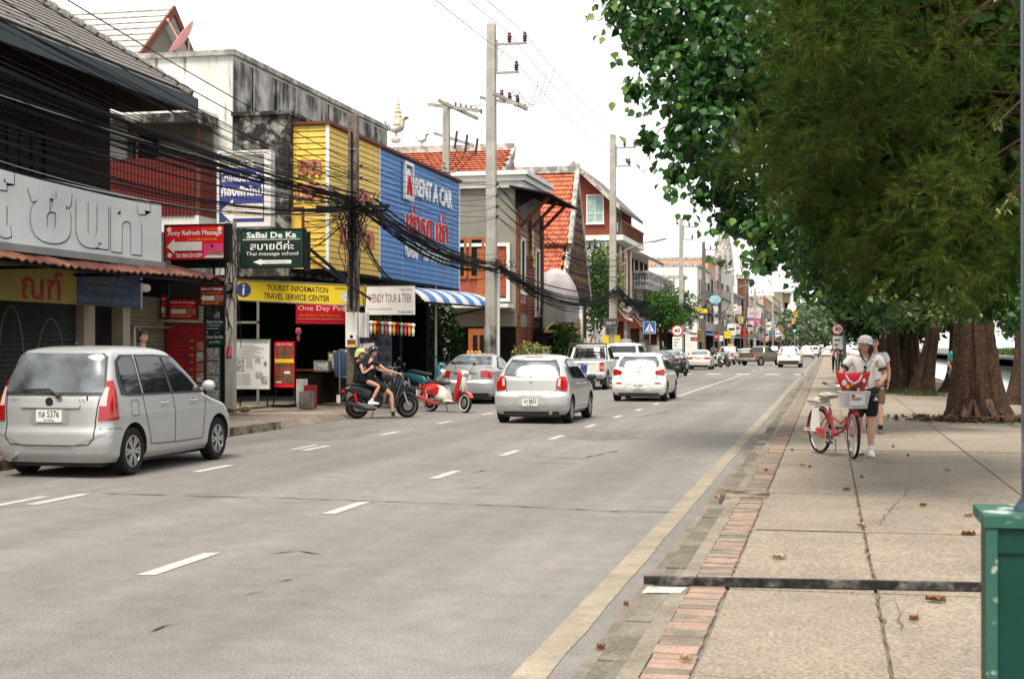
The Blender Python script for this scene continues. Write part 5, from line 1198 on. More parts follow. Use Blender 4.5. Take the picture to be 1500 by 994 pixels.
def oriented(mb):      # make decal faces look outwards (away from the car axis)
    return mb
def car(name, label, loc, rz, S_, cat='car', group=None):
    t = thing(name, label, cat, loc, rz, group); B = car_body(S_); me = B.mesh('shell', ['trim']); 
    bm = bmesh.new(); bm.from_mesh(me); bmesh.ops.recalc_face_normals(bm, faces=bm.faces); bm.to_mesh(me); bm.free()
    sh = Shell(me); p = S_['paint']
    me.materials.clear(); me.materials.append(MATS[p]); me.materials.append(MATS['trim']); o = put('body', me, t)
    c = MB()
    ar = S_['wr'] + .055
    for y in (S_['ry'], S_['ry'] + S_['wb']):
        for sx in (1, -1):
            x0 = sx * (S_['tr'] / 2 - .17); x1 = sx * 1.3
            c.lathe([(ar, x0), (ar, x1)], (0, y, S_['wr'] + .01), 40, 'x')
    c.m = [1] * len(c.f); cut = c.build('cut', [p, 'trim'], None); 
    cut.parent = t; boolean(o, cut)
    me = o.data; me.polygons.foreach_set('use_smooth', [True] * len(me.polygons)); me.set_sharp_from_angle(angle=radians(35))
    MB().box(-S_['tr'] / 2 + .1, S_['tr'] / 2 - .1, .25, S_['L'] - .3, S_['R'][0][0] - .06, S_['R'][0][0] + .1).build('underbody', 'trim', t)
    for nm, items in S_['dec'].items():
        for it in items:
            kind, ax, pts, m = it[:4]; kw = it[4] if len(it) > 4 else {}
            axs = ('S', 'L') if ax == 'B' else (ax,)
            for a in axs:
                q = sh.decal(pts, a, **kw) if kind == 'd' else sh.line(pts, a, **kw)
                add(t, q, nm, m, 60 if kind == 'd' else None)
            if ax == 'M':                # mirrored pair on the rear
                pass
    wheels(t, S_)
    # plate, mirrors, handles
    if 'plate' in S_:
        x, z, pw, ph, txt = S_['plate']; h, nn = sh.hit(x, z, 'R')
        pl = thing('plate', None, None); del_ = pl; bpy.data.objects.remove(pl)
        y = h.y - .012
        q = MB().box(x - pw / 2, x + pw / 2, y - .012, y + .03, z - ph / 2, z + ph / 2); po = q.build('plate', 'plate', t)
        for tx, dz, hh, ww in ((txt, -.02, .09, pw * .8), ('เชียงใหม่', -.065, .03, pw * .4)):
            l = text_mb(tx, ww, hh, ext=.001, bold=.01); l.xform(Matrix.Translation((x - ww / 2, y - .014, z + dz))); l.build('lettering', 'black_print', po, fix=False)
    if 'mirror' in S_:
        y, z = S_['mirror']
        for sx in (1, -1):
            h, nn = sh.hit(y, z - .06, 'S' if sx > 0 else 'L')
            q = MB().ball((sx * (h.x * sx + .13), y, z), .1, 12, 8, (1.05, .55, .8)); q.tube([(sx * (h.x * sx - .02), y + .02, z - .07), (sx * (h.x * sx + .08), y, z - .03)], .03, 6); q.build('mirror', S_.get('mirror_mat', p), t, 50)
    for y, z in S_.get('handles', ()):
        for ax, sx in (('S', 1), ('L', -1)):
            h, nn = sh.hit(y, z, ax); x = h.x
            MB().tube([(x, y - .09, z), (x + sx * .035, y - .06, z), (x + sx * .035, y + .06, z), (x, y + .09, z)], .014, 6).build('handle', S_.get('hm', p), t, 50)
            q = MB().ball((x - sx * .004, y, z), .05, 10, 6, (.12, 1, .7)); q.build('handle_recess', 'trim', t, 50)
    return t, sh
def rr(x0, x1, z0, z1, r=.04, n=4):      # rounded rectangle outline
    P = []
    for cx, cz, a in ((x1 - r, z1 - r, 0), (x0 + r, z1 - r, 90), (x0 + r, z0 + r, 180), (x1 - r, z0 + r, 270)):
        P += [(cx + r * cos(radians(a + 90 * i / n)), cz + r * sin(radians(a + 90 * i / n))) for i in range(n + 1)]
    return P
def mir(p): return [(-x, z) for x, z in p]

# ---- silver people carrier parked at the kerb, near left
mpv = dict(L=4.12, H=1.70, wr=.315, wb=2.655, ry=.73, tr=1.44, paint='silver_paint', sp=6, dbl=True,
    R=[(.2, .12), (.3, .03), (.42, .0), (.58, .0), (.66, .035), (.9, .05), (1.02, .08), (1.3, .19), (1.55, .30), (1.62, .36), (1.66, .46), (1.69, .75), (1.70, 1.3)],
    F=[(.2, 3.98), (.32, 4.1), (.5, 4.12), (.62, 4.1), (.75, 4.0), (.84, 3.86), (.93, 3.45), (1.0, 3.22), (1.1, 3.1), (1.3, 2.82), (1.5, 2.5), (1.6, 2.32), (1.66, 2.1), (1.69, 1.8), (1.70, 1.4)],
    W=[(.2, .75), (.28, .81), (.45, .825), (.8, .83), (.98, .81), (1.04, .80), (1.3, .735), (1.55, .665), (1.62, .63), (1.66, .58), (1.69, .42), (1.70, .06)],
    E=[(.2, 7), (.9, 7), (1.05, 7), (1.6, 7), (1.7, 4)],
    plate=(0, .80, .36, .155, 'กล 5376'), mirror=(2.93, 1.12), handles=((1.62, .92), (2.52, .92)), hm='silver_paint_b',
    dec={'window_surround': [('d', 'B', [(.42, 1.06), (.62, 1.04), (2.98, 1.02), (2.82, 1.2), (2.56, 1.4), (2.2, 1.55), (1.6, 1.58), (.62, 1.58), (.46, 1.5), (.40, 1.3)], 'trim', dict(off=.003))],
         'window': [('d', 'B', [(.50, 1.2), (.58, 1.09), (.97, 1.07), (.94, 1.55), (.66, 1.55), (.52, 1.48)], 'glass', dict(off=.007)), ('d', 'B', [(1.06, 1.07), (1.83, 1.06), (1.72, 1.55), (1.05, 1.555)], 'glass', dict(off=.007)), ('d', 'B', [(1.92, 1.06), (2.9, 1.05), (2.75, 1.2), (2.5, 1.39), (2.18, 1.52), (1.8, 1.55)], 'glass', dict(off=.007))],
         'window_trim': [('l', 'B', [(1.0, 1.06), (.98, 1.57)], 'silver_paint_b', dict(wd=.03, off=.009))],
         'rear_window': [('d', 'R', [(-.72, 1.06), (.72, 1.06), (.625, 1.55), (.57, 1.595), (-.57, 1.595), (-.625, 1.55)], 'trim', dict(off=.012, step=.03)), ('d', 'R', [(-.69, 1.09), (.69, 1.09), (.60, 1.56), (.52, 1.585), (-.52, 1.585), (-.60, 1.56)], 'rear_glass', dict(off=.02, step=.03))],
         'tail_light': [('d', 'R', [(.655, .74), (.79, .74), (.775, 1.0), (.735, 1.24), (.69, 1.24), (.67, 1.0)], 'tail_red', dict(off=.014, step=.04)), ('d', 'R', mir([(.655, .74), (.79, .74), (.775, 1.0), (.735, 1.24), (.69, 1.24), (.67, 1.0)]), 'tail_red', dict(off=.014, step=.04)),
                        ('d', 'S', [(.13, .74), (.3, .75), (.29, 1.0), (.31, 1.25), (.24, 1.24), (.16, 1.0)], 'tail_red', dict(off=.012, step=.04)), ('d', 'L', [(.13, .74), (.3, .75), (.29, 1.0), (.31, 1.25), (.24, 1.24), (.16, 1.0)], 'tail_red', dict(off=.012, step=.04))],
         'reversing_light': [('d', 'R', [(.665, .93), (.745, .92), (.73, 1.16), (.69, 1.16)], 'tail_clear', dict(off=.018, step=.04)), ('d', 'R', mir([(.665, .93), (.745, .92), (.73, 1.16), (.69, 1.16)]), 'tail_clear', dict(off=.018, step=.04))],
         'tailgate_seam': [('l', 'R', [(.655, 1.05), (.625, .74), (.62, .52), (.55, .44), (.3, .425), (-.3, .425), (-.55, .44), (-.62, .52), (-.625, .74), (-.655, 1.05)], 'seam', dict(wd=.014))],
         'plate_recess': [('d', 'R', rr(-.27, .27, .68, .93, .05), 'silver_dark', dict(off=.004))],
         'garnish': [('d', 'R', rr(-.42, .42, .90, .97, .03), 'silver_paint_b', dict(off=.022))],
         'door_seam': [('l', 'B', [(1.0, 1.04), (1.05, .8), (1.14, .6), (1.22, .38), (2.0, .36), (2.83, .36), (2.86, .6), (2.95, 1.03)], 'seam', dict(wd=.012)), ('l', 'B', [(1.88, 1.04), (1.93, .7), (1.93, .36)], 'seam', dict(wd=.012)), ('l', 'B', [(.02, .64), (.3, .64), (.4, .62)], 'seam', dict(wd=.008))],
         'fuel_flap': [('l', 'B', rr(.66, .86, .78, .98, .03) + [rr(.66, .86, .78, .98, .03)[0]], 'seam', dict(wd=.008))],
         'bumper_seam': [('l', 'R', [(.8, .60), (.3, .40), (-.3, .40), (-.8, .60)], 'silver_dark', dict(wd=.014))],
         'side_lamp': [('d', 'B', [(3.72, .72), (3.98, .7), (3.9, .84), (3.62, .9)], 'amber', dict(off=.006, step=.05))]})
RZ0 = 0.0
t, sh = car('silver_people_carrier', 'silver people carrier parked by the broken kerb at the near left', (-9.73, 16.45, 0), 0, mpv)
q = MB(); q.tube([(.12, .03, 1.06), (-.02, .07, 1.14), (-.42, .09, 1.13)], [.02, .013, .009], 6); q.ball((.12, .04, 1.06), .035); q.build('wiper', 'trim', t, 50)
q = MB(); q.tube([(.55, -.0, 1.0), (.56, -.01, 1.06)], .01); q.build('latch', 'trim', t)
MB().tube([(-.1, .95, 1.69), (-.1, .88, 1.735)], .015, 6).build('antenna', 'trim', t)
MB().lathe([(.055, 0), (.03, .008)], (0, .03, .985), 20, 'y').build('badge', 'chrome', t); MB().cyl((-.52, -.04, .25), (-.52, .3, .27), .035).build('exhaust', 'steel', t)
for s, x, z, wd in (('AVANZA', -.58, .985, .2), ('1.5', .40, .985, .07)):
    l = text_mb(s, wd, .03, ext=.002, bold=.01); h, nn = sh.hit(x, z, 'R'); l.xform(Matrix.Translation((x, h.y - .008, z))); l.build('lettering', 'steel', t, fix=False)

# ---- small hatchbacks
def hatch(paint, wide, H, tail, plate, glasslow, kind):
    hb = dict(L=3.8, H=H, wr=.295, wb=2.45, ry=.62, tr=1.45, paint=paint, sp=5, dbl=kind == 0,
        R=[(.2, .12), (.28, .04), (.42, .0), (.6, .005), (.7, .07), (.95, .10), (1.0, .12), (1.25, .27), (H - .12, .40), (H - .06, .42), (H - .03, .6), (H, 1.2)],
        F=[(.2, 3.66), (.32, 3.78), (.5, 3.8), (.65, 3.74), (.78, 3.55), (.88, 3.2), (.95, 2.98), (1.05, 2.85), (1.25, 2.55), (H - .12, 2.2), (H - .05, 1.9), (H, 1.35)],
        W=[(.2, .74), (.28, .81), (.5, wide), (.78, wide), (.92, wide - .03), (1.0, wide - .06), (1.25, wide - .155), (H - .12, wide - .25), (H - .05, wide - .31), (H - .02, wide - .42), (H, .05)],
        E=[(.2, 5), (.6, 4.6), (1.0, 4.6), (H, 4)],
        plate=(0, .47, .34, .15, plate), mirror=(2.62, .98), mirror_mat='trim', handles=((1.35, .86), (2.25, .85)))
    W_ = wide
    D = {'window_surround': [('d', 'B', [(.6, 1.1), (.8, .98), (2.75, .93), (2.45, 1.2), (2.05, H - .13), (1.2, H - .1), (.75, H - .17)], 'trim', dict(off=.003))],
         'window': [('d', 'B', [(.82, 1.12), (.98, 1.0), (1.5, .98), (1.46, H - .14), (.95, H - .17)], 'glass', dict(off=.007)), ('d', 'B', [(1.56, .98), (2.68, .95), (2.4, 1.2), (2.03, H - .16), (1.53, H - .14)], 'glass', dict(off=.007))],
         'rear_window': [('d', 'R', [(-.63, glasslow + .03), (-.3, glasslow - .01), (.3, glasslow - .01), (.63, glasslow + .03), (.60, glasslow + .2), (.5, H - .13), (-.5, H - .13), (-.6, glasslow + .2)], 'trim', dict(off=.003)),
                         ('d', 'R', [(-.60, glasslow + .05), (-.3, glasslow + .01), (.3, glasslow + .01), (.60, glasslow + .05), (.57, glasslow + .2), (.49, H - .17), (-.49, H - .17), (-.57, glasslow + .2)], 'rear_glass', dict(off=.008))],
         'spoiler_shadow': [('d', 'R', [(-.5, H - .18), (.5, H - .18), (.48, H - .13), (-.48, H - .13)], 'trim', dict(off=.012))],
         'brake_light': [('d', 'R', [(-.2, H - .075), (.2, H - .075), (.2, H - .06), (-.2, H - .06)], 'tail_red', dict(off=.006))],
         'tail_light': [('d', 'R', tail, 'tail_red', dict(off=.014, step=.04)), ('d', 'R', mir(tail), 'tail_red', dict(off=.014, step=.04))],
         'tailgate_seam': [('l', 'R', [(.57, .98), (.55, .72), (.5, .64), (.2, .615), (-.2, .615), (-.5, .64), (-.55, .72), (-.57, .98)], 'seam', dict(wd=.012))],
         'bumper_crease': [('l', 'R', [(.7, .36), (.3, .31), (-.3, .31), (-.7, .36)], 'silver_dark', dict(wd=.02))],
         'lower_valance': [('d', 'R', rr(-.62, .62, .21, .27, .02), 'trim', dict(off=.006))],
         'door_seam': [('l', 'B', [(.95, .96), (1.0, .7), (1.05, .35), (2.7, .33), (2.74, .6), (2.78, .9)], 'seam', dict(wd=.011)), ('l', 'B', [(1.53, .96), (1.62, .34)], 'seam', dict(wd=.011))]}
    if kind == 0:
        c1 = [(.585, .83), (.64, .82), (.645, .97), (.60, .98)]
        D['reversing_light'] = [('d', 'R', c1, 'tail_clear', dict(off=.02, step=.04)), ('d', 'R', mir(c1), 'tail_clear', dict(off=.02, step=.04))]
        D['plate_recess'] = [('d', 'R', [(-.36, .4), (.36, .4), (.32, .5), (.24, .56), (-.24, .56), (-.32, .5)], 'silver_paint_b', dict(off=.005))]
        D['bumper_recess'] = [('l', 'R', [(-.38, .39), (-.33, .52), (-.24, .575), (.24, .575), (.33, .52), (.38, .39)], 'silver_dark', dict(wd=.012))]
    else:
        D['reflector'] = [('d', 'R', rr(.5, .68, .55, .585, .015), 'tail_red', dict(off=.01)), ('d', 'R', rr(-.68, -.5, .55, .585, .015), 'tail_red', dict(off=.01))]
        D['plate_recess'] = [('l', 'R', [(-.5, .36), (-.3, .54), (.3, .54), (.5, .36)], 'silver_paint_b', dict(wd=.012))]
    hb['dec'] = D; return hb
m1 = hatch('silver_paint_b', .835, 1.52, [(.56, .78), (.60, .74), (.78, .72), (.79, .9), (.74, 1.02), (.62, 1.035), (.565, .98)], 'ขก 8823', 1.02, 0)
t, sh = car('silver_hatchback', 'silver round-backed hatchback driving away in the middle lane', (-6.33, 30.3, 0), 0, m1)
MB().tube([(0, .14, 1.03), (.18, .15, 1.0), (.3, .12, .97)], [.02, .012, .01], 6).build('wiper', 'trim', t); MB().lathe([(.045, 0), (.03, .008)], (0, .09, .89), 16, 'y').build('badge', 'chrome', t); MB().cyl((.45, -.01, .24), (.45, .2, .26), .035).build('exhaust', 'steel', t)
MB().tube([(-.05, .9, 1.5), (-.05, .86, 1.56)], .012, 5).build('antenna', 'trim', t)
m2 = hatch('white_paint', .84, 1.50, [(.5, .87), (.56, .83), (.78, .8), (.79, .93), (.72, 1.0), (.53, .93)], 'ขท 2669', 1.03, 1)
m2['mirror_mat'] = 'trim'
t, sh = car('white_hatchback', 'white hatchback with slanted red tail lights driving away in the right lane', (-5.66, 43.2, 0), 0, m2)
MB().tube([(0, .14, 1.05), (.16, .15, 1.03), (.26, .12, 1.0)], [.02, .012, .01], 6).build('wiper', 'trim', t); MB().lathe([(.045, 0), (.03, .008)], (0, .09, .9), 3, 'y').build('badge', 'steel', t)
MB().tube([(0, .9, 1.48), (0, .84, 1.56)], .012, 5).build('antenna', 'trim', t)
# ---- saloons
def saloon(paint, tailpts=((.46, .79), (.80, .76), (.80, .93), (.62, .99), (.45, .96)), H=1.47, plate='กก 1234', zt=1.0):
    return dict(L=4.45, H=H, wr=.31, wb=2.6, ry=.95, tr=1.5, paint=paint, sp=5,
        R=[(.22, .12), (.3, .03), (.45, .0), (.62, .0), (.7, .05), (.9, .07), (zt, .1), (zt + .02, .35), (zt + .05, .62), (zt + .12, .78), (1.25, 1.05), (H - .1, 1.38), (H - .03, 1.6), (H, 2.1)],
        F=[(.22, 4.3), (.35, 4.43), (.5, 4.45), (.65, 4.4), (.78, 4.15), (.88, 3.6), (.95, 3.4), (1.05, 3.2), (1.25, 2.85), (H - .1, 2.55), (H - .03, 2.4), (H, 2.2)],
        W=[(.22, .78), (.3, .84), (.5, .85), (.8, .85), (.95, .81), (1.0, .79), (1.25, .69), (H - .1, .60), (H - .04, .52), (H - .01, .36), (H, .06)],
        E=[(.2, 5), (1.0, 5), (1.05, 4.5), (H, 3.5)],
        plate=(0, .80, .36, .15, plate), mirror=(3.05, 1.0), handles=((1.7, .86), (2.7, .85)),
        dec={'window_surround': [('d', 'B', [(.98, 1.07), (1.2, 1.0), (3.15, .96), (2.85, 1.2), (2.5, H - .12), (1.9, H - .09), (1.5, H - .14)], 'trim', dict(off=.003))],
             'window': [('d', 'B', [(1.22, 1.07), (2.05, 1.0), (2.05, H - .13), (1.65, H - .15)], 'glass', dict(off=.007)), ('d', 'B', [(2.12, 1.0), (3.08, .98), (2.8, 1.2), (2.48, H - .15), (2.12, H - .13)], 'glass', dict(off=.007))],
             'rear_window': [('d', 'R', [(-.64, zt + .1), (.64, zt + .1), (.52, H - .1), (-.52, H - .1)], 'rear_glass', dict(off=.012))],
             'tail_light': [('d', 'R', tailpts, 'tail_red', dict(off=.012, step=.05)), ('d', 'R', mir(tailpts), 'tail_red', dict(off=.012, step=.05))],
             'boot_seam': [('l', 'R', [(.5, .98), (.5, .68), (.4, .64), (-.4, .64), (-.5, .68), (-.5, .98)], 'seam', dict(wd=.012))],
             'garnish': [('d', 'R', rr(-.34, .34, .88, .93, .02), 'chrome', dict(off=.012))],
             'lower_valance': [('d', 'R', rr(-.7, .7, .23, .33, .03), 'trim', dict(off=.005))],
             'door_seam': [('l', 'B', [(1.3, .98), (1.35, .7), (1.45, .36), (3.1, .34), (3.15, .9)], 'seam', dict(wd=.011)), ('l', 'B', [(2.08, .98), (2.12, .34)], 'seam', dict(wd=.011))]})
TL = [(.46, .79), (.80, .76), (.80, .93), (.62, .99), (.45, .96)]
t, sh = car('silver_saloon', 'silver saloon parked behind the red scooter with toys on its rear shelf', (-10.35, 40.2, 0), radians(1.5), saloon('silver_dark', TL, 1.48, 'กม 5087', 1.05))
q = MB(); [q.ball((-.35 + k * .12, 2.0, 1.5), .055, 8, 6) for k in range(4)]; tag(q.build('plush_toys', 'orange_print', t, 50))
MB().tube([(0, 1.5, 1.44), (0, 1.45, 1.53)], .012, 5).build('antenna', 'trim', t)
# ---- pickups and suvs
def pickup(paint, H=1.78, bar=True):
    return dict(L=5.1, H=H, wr=.37, wb=3.05, ry=1.05, tr=1.55, paint=paint, sp=6, dbl=False,
        R=[(.42, .1), (.5, .02), (.62, .0), (.68, .06), (1.05, .07), (1.13, .09), (1.14, .25), (1.15, 1.75), (1.3, 1.82), (H - .1, 2.0), (H - .03, 2.2), (H, 2.6)],
        F=[(.42, 4.95), (.55, 5.08), (.75, 5.1), (.9, 5.02), (1.02, 4.6), (1.1, 4.1), (1.16, 3.9), (1.35, 3.65), (H - .1, 3.25), (H - .03, 3.05), (H, 2.8)],
        W=[(.42, .8), (.5, .87), (.8, .88), (1.1, .86), (1.16, .82), (1.35, .76), (H - .12, .69), (H - .05, .62), (H - .01, .45), (H, .08)],
        E=[(.4, 8), (1.15, 8), (1.2, 6), (H, 4)], plate=(0, .58, .34, .14, 'ผม 4412'), mirror=(3.75, 1.22), mirror_mat='trim', handles=((3.0, 1.02),),
        dec={'bed_opening': [('d', 'T', [(-.7, .2), (.7, .2), (.7, 1.7), (-.7, 1.7)], 'trim', dict(off=.006, step=.3))],
             'window': [('d', 'B', [(2.1, 1.2), (3.0, 1.18), (3.0, H - .13), (2.2, H - .13)], 'glass', dict(off=.006)), ('d', 'B', [(3.06, 1.18), (3.72, 1.18), (3.5, 1.4), (3.2, H - .14), (3.06, H - .13)], 'glass', dict(off=.006))],
             'rear_window': [('d', 'R', [(-.66, 1.2), (.66, 1.2), (.58, H - .15), (-.58, H - .15)], 'glass', dict(off=.014))],
             'tail_light': [('d', 'R', rr(.70, .84, .72, 1.08, .03), 'tail_red', dict(off=.012, step=.05)), ('d', 'R', rr(-.84, -.70, .72, 1.08, .03), 'tail_red', dict(off=.012, step=.05))],
             'indicator': [('d', 'R', rr(.72, .82, .83, .92, .02), 'amber', dict(off=.018, step=.05)), ('d', 'R', rr(-.82, -.72, .83, .92, .02), 'amber', dict(off=.018, step=.05))],
             'tailgate_seam': [('l', 'R', [(.67, 1.1), (.67, .7), (-.67, .7), (-.67, 1.1)], 'seam', dict(wd=.014)), ('l', 'R', [(-.55, 1.02), (.55, 1.02)], 'seam', dict(wd=.01))],
             'bumper': [('d', 'R', rr(-.8, .8, .44, .64, .04), 'silver_dark', dict(off=.03))],
             'door_seam': [('l', 'B', [(2.15, 1.15), (2.2, .5), (3.9, .5), (3.9, 1.1)], 'seam', dict(wd=.012)), ('l', 'B', [(3.03, 1.15), (3.03, .5)], 'seam', dict(wd=.012)), ('l', 'B', [(1.72, 1.13), (1.72, .5)], 'seam', dict(wd=.014))]})
t, sh = car('white_pickup', 'white pickup with black roll bar parked behind the silver hatchback', (-9.3, 54.2, 0), 0, pickup('white_paint'), 'pickup')
MB().tube([(-.8, 1.3, 1.14), (-.72, 1.6, 1.78), (.72, 1.6, 1.78), (.8, 1.3, 1.14)], .04, 8).tube([(-.74, 1.55, 1.68), (.74, 1.55, 1.68)], .03, 6).build('roll_bar', 'trim', t, 50)
for sx in (-1, 1): MB().box(sx * .78 - .12, sx * .78 + .12, .35, .38, .2, .5).build('mud_flap', 'trim', t)
def suv(paint, H=1.75):
    return dict(L=4.6, H=H, wr=.36, wb=2.7, ry=.9, tr=1.56, paint=paint, sp=5,
        R=[(.3, .12), (.4, .02), (.55, .0), (.7, .0), (.76, .05), (1.0, .08), (1.15, .15), (1.4, .3), (H - .12, .42), (H - .06, .46), (H - .03, .6), (H, 1.4)],
        F=[(.3, 4.45), (.45, 4.58), (.7, 4.6), (.9, 4.45), (1.0, 4.0), (1.08, 3.6), (1.2, 3.4), (1.45, 3.05), (H - .12, 2.75), (H - .04, 2.4), (H, 1.6)],
        W=[(.3, .84), (.4, .9), (.7, .91), (1.0, .9), (1.1, .86), (1.4, .76), (H - .12, .67), (H - .05, .6), (H - .02, .45), (H, .06)],
        E=[(.3, 6), (1.0, 6), (H, 5)], plate=(0, .9, .36, .15, 'กธ 3907'), mirror=(3.2, 1.15), handles=((1.7, 1.0), (2.7, 1.0)),
        dec={'window_surround': [('d', 'B', [(.5, 1.3), (.7, 1.14), (3.3, 1.1), (3.0, 1.35), (2.65, H - .15), (.85, H - .14)], 'trim', dict(off=.003))],
             'window': [('d', 'B', [(.72, 1.3), (.85, 1.17), (1.35, 1.16), (1.35, H - .17), (.95, H - .17)], 'glass', dict(off=.007)), ('d', 'B', [(1.42, 1.15), (2.15, 1.14), (2.1, H - .17), (1.42, H - .17)], 'glass', dict(off=.007)), ('d', 'B', [(2.22, 1.14), (3.2, 1.12), (2.95, 1.35), (2.6, H - .18), (2.18, H - .17)], 'glass', dict(off=.007))],
             'rear_window': [('d', 'R', [(-.68, 1.16), (.68, 1.16), (.6, H - .15), (-.6, H - .15)], 'glass', dict(off=.007))],
             'tail_light': [('d', 'R', [(.5, 1.03), (.86, 1.0), (.86, 1.1), (.7, 1.12), (.5, 1.1)], 'tail_red', dict(off=.012, step=.05)), ('d', 'R', mir([(.5, 1.03), (.86, 1.0), (.86, 1.1), (.7, 1.12), (.5, 1.1)]), 'tail_red', dict(off=.012, step=.05))],
             'tailgate_seam': [('l', 'R', [(.62, 1.1), (.6, .75), (-.6, .75), (-.62, 1.1)], 'seam', dict(wd=.012))],
             'lower_valance': [('d', 'R', rr(-.8, .8, .34, .55, .04), 'trim', dict(off=.008))],
             'reflector': [('d', 'R', rr(.55, .8, .5, .54, .015), 'tail_red', dict(off=.014)), ('d', 'R', rr(-.8, -.55, .5, .54, .015), 'tail_red', dict(off=.014))]})
t, sh = car('white_suv', 'white high roofed estate parked in front of the white pickup', (-9.1, 63.5, 0), 0, suv('white_paint', 1.86), 'suv')
t, sh = car('white_suv', 'white suv driving away beside the turning brown pickup', (-3.05, 115.0, 0), radians(-2), suv('white_paint', 1.7), 'suv')
car('dark_car', 'dark grey saloon half hidden behind the white hatchback', (-9.2, 78, 0), 0, saloon('dark_paint', TL))
car('beige_saloon', 'beige saloon parked by the distant shops with plain red tail lights', (-9.15, 103.2, 0), 0, saloon('beige_paint', [(.4, .78), (.8, .76), (.8, .9), (.42, .9)], 1.45, 'กข 771'))
t, sh = car('brown_pickup', 'dark brown pickup turning across the street with tail lights showing', (-7.0, 126.0, 0), radians(-27), pickup('brown_paint', 1.72), 'pickup')
car('silver_pickup', 'silver pickup with orange roof beacon beyond the beige saloon', (-9.3, 131, 0), radians(-6), pickup('silver_paint', 1.7), 'pickup')
o = MB().box(-.25, .25, -.12, .12, 0, .2).build('roof_beacon', 'amber'); o.location = (-8.9, 134.4, 1.72); o.parent = None
tag(o, 'orange beacon on the roof of the far silver pickup', 'beacon')
FAR = [('white_paint', saloon, -8.9, 158, 'white saloon parked far along the left kerb'), ('dark_paint', saloon, -8.7, 176, 'black saloon parked beyond the white one at the far left kerb'), ('white_paint', suv, -2.8, 196, 'tiny white suv in the far right lane'), ('red_paint', saloon, -5.2, 205, 'far red saloon among the waiting traffic'), ('white_paint', pickup, -2.2, 225, 'far white pickup at the end of the right lane'), ('silver_paint', saloon, -5.4, 240, 'far silver saloon in the middle of the waiting traffic'), ('red_paint', suv, 0.2, 240, 'small red van far off where the road bends right'), ('white_paint', saloon, -.2, 222, 'far white car close to the footway bend'), ('dark_paint', suv, -7.8, 215, 'far dark suv queued by the traffic lights'), ('red_paint', saloon, -1.0, 270, 'farthest red car near the traffic lights'), ('white_paint', suv, -3.5, 290, 'farthest white van at the end of the street')]
for p, f, x, y, lab in FAR:
    nm = {'white_paint': 'white', 'dark_paint': 'dark', 'red_paint': 'red', 'silver_paint': 'silver'}[p]
    t, sh = car('far_car', lab, (x, y, 0), 0, f(p), 'car')
# ================================================================ scooters, bicycle, people
mat('skin', (.56, .31, .22), .5, var=.08, fine=0); mat('skin_tan', (.56, .31, .21), .5, var=.1, fine=0)
mat('hair_dark', (.02, .014, .01), .55, var=.1); mat('hair_red', (.12, .035, .012), .6, var=.2)
mat('black_cloth', (.022, .022, .024), .85, var=.2); mat('white_cloth', (.80, .79, .76), .85, var=.1); mat('grey_cloth', (.80, .78, .74), .85, var=.1, fine=.1, fscale=200)
mat('brown_cloth', (.2, .13, .08), .85); mat('teal_cloth', (.02, .28, .27), .8); mat('denim', (.06, .11, .2), .85, var=.2); mat('dark_green_cloth', (.03, .05, .045), .85)
mat('lime', (.45, .6, .04), .35, coat=.4, col2=(.75, .8, .5), scale=12); mat('helmet_black', (.015, .015, .017), .15, coat=.9, var=0)
mat('seat_black', (.02, .02, .02), .55); mat('navy_plastic', (.006, .011, .02), .25, coat=.7, var=0, fine=0); mat('grey_plastic', (.08, .08, .085), .4, var=0)
mat('cream_plastic', (.66, .63, .57), .35, coat=.5, var=.05); mat('teal_paint', (.03, .16, .2), .3, coat=.6); mat('bike_red', (.5, .03, .035), .3, coat=.6, col2=(.4, .05, .04), scale=20)
mat('saddle_white', (.62, .58, .5), .6, col2=(.45, .4, .32), scale=12); mat('bag_red', (.6, .02, .035), .7, col2=(.66, .03, .04), scale=12); mat('basket_clear', (.6, .6, .58), .3)
mat('lip', (.35, .08, .07), .5, var=0); mat('toe_leather', (.12, .12, .12), .6)

def skin_mesh(pts, edges, rad, sub=2, root=0):
    me = bpy.data.meshes.new('skin'); names = list(pts); me.from_pydata([tuple(pts[k]) for k in names], [(names.index(a), names.index(b)) for a, b in edges], [])
    o = bpy.data.objects.new('skin', me); COL.objects.link(o); md = o.modifiers.new('s', 'SKIN')
    bm = bmesh.new(); bm.from_mesh(me); ly = bm.verts.layers.skin.verify()
    for i, v in enumerate(bm.verts):
        r = rad[names[i]]; v[ly].radius = (r, r) if not isinstance(r, tuple) else r; v[ly].use_root = (i == root)
    bm.to_mesh(me); bm.free(); md.use_smooth_shade = True; md.branch_smoothing = .6
    s2 = o.modifiers.new('u', 'SUBSURF'); s2.levels = sub
    m2 = bpy.data.meshes.new_from_object(o.evaluated_get(bpy.context.evaluated_depsgraph_get())); bpy.data.objects.remove(o); return m2
def to_mb(me): 
    q = MB(); q.add([tuple(v.co) for v in me.vertices], [tuple(f.vertices) for f in me.polygons]); return q
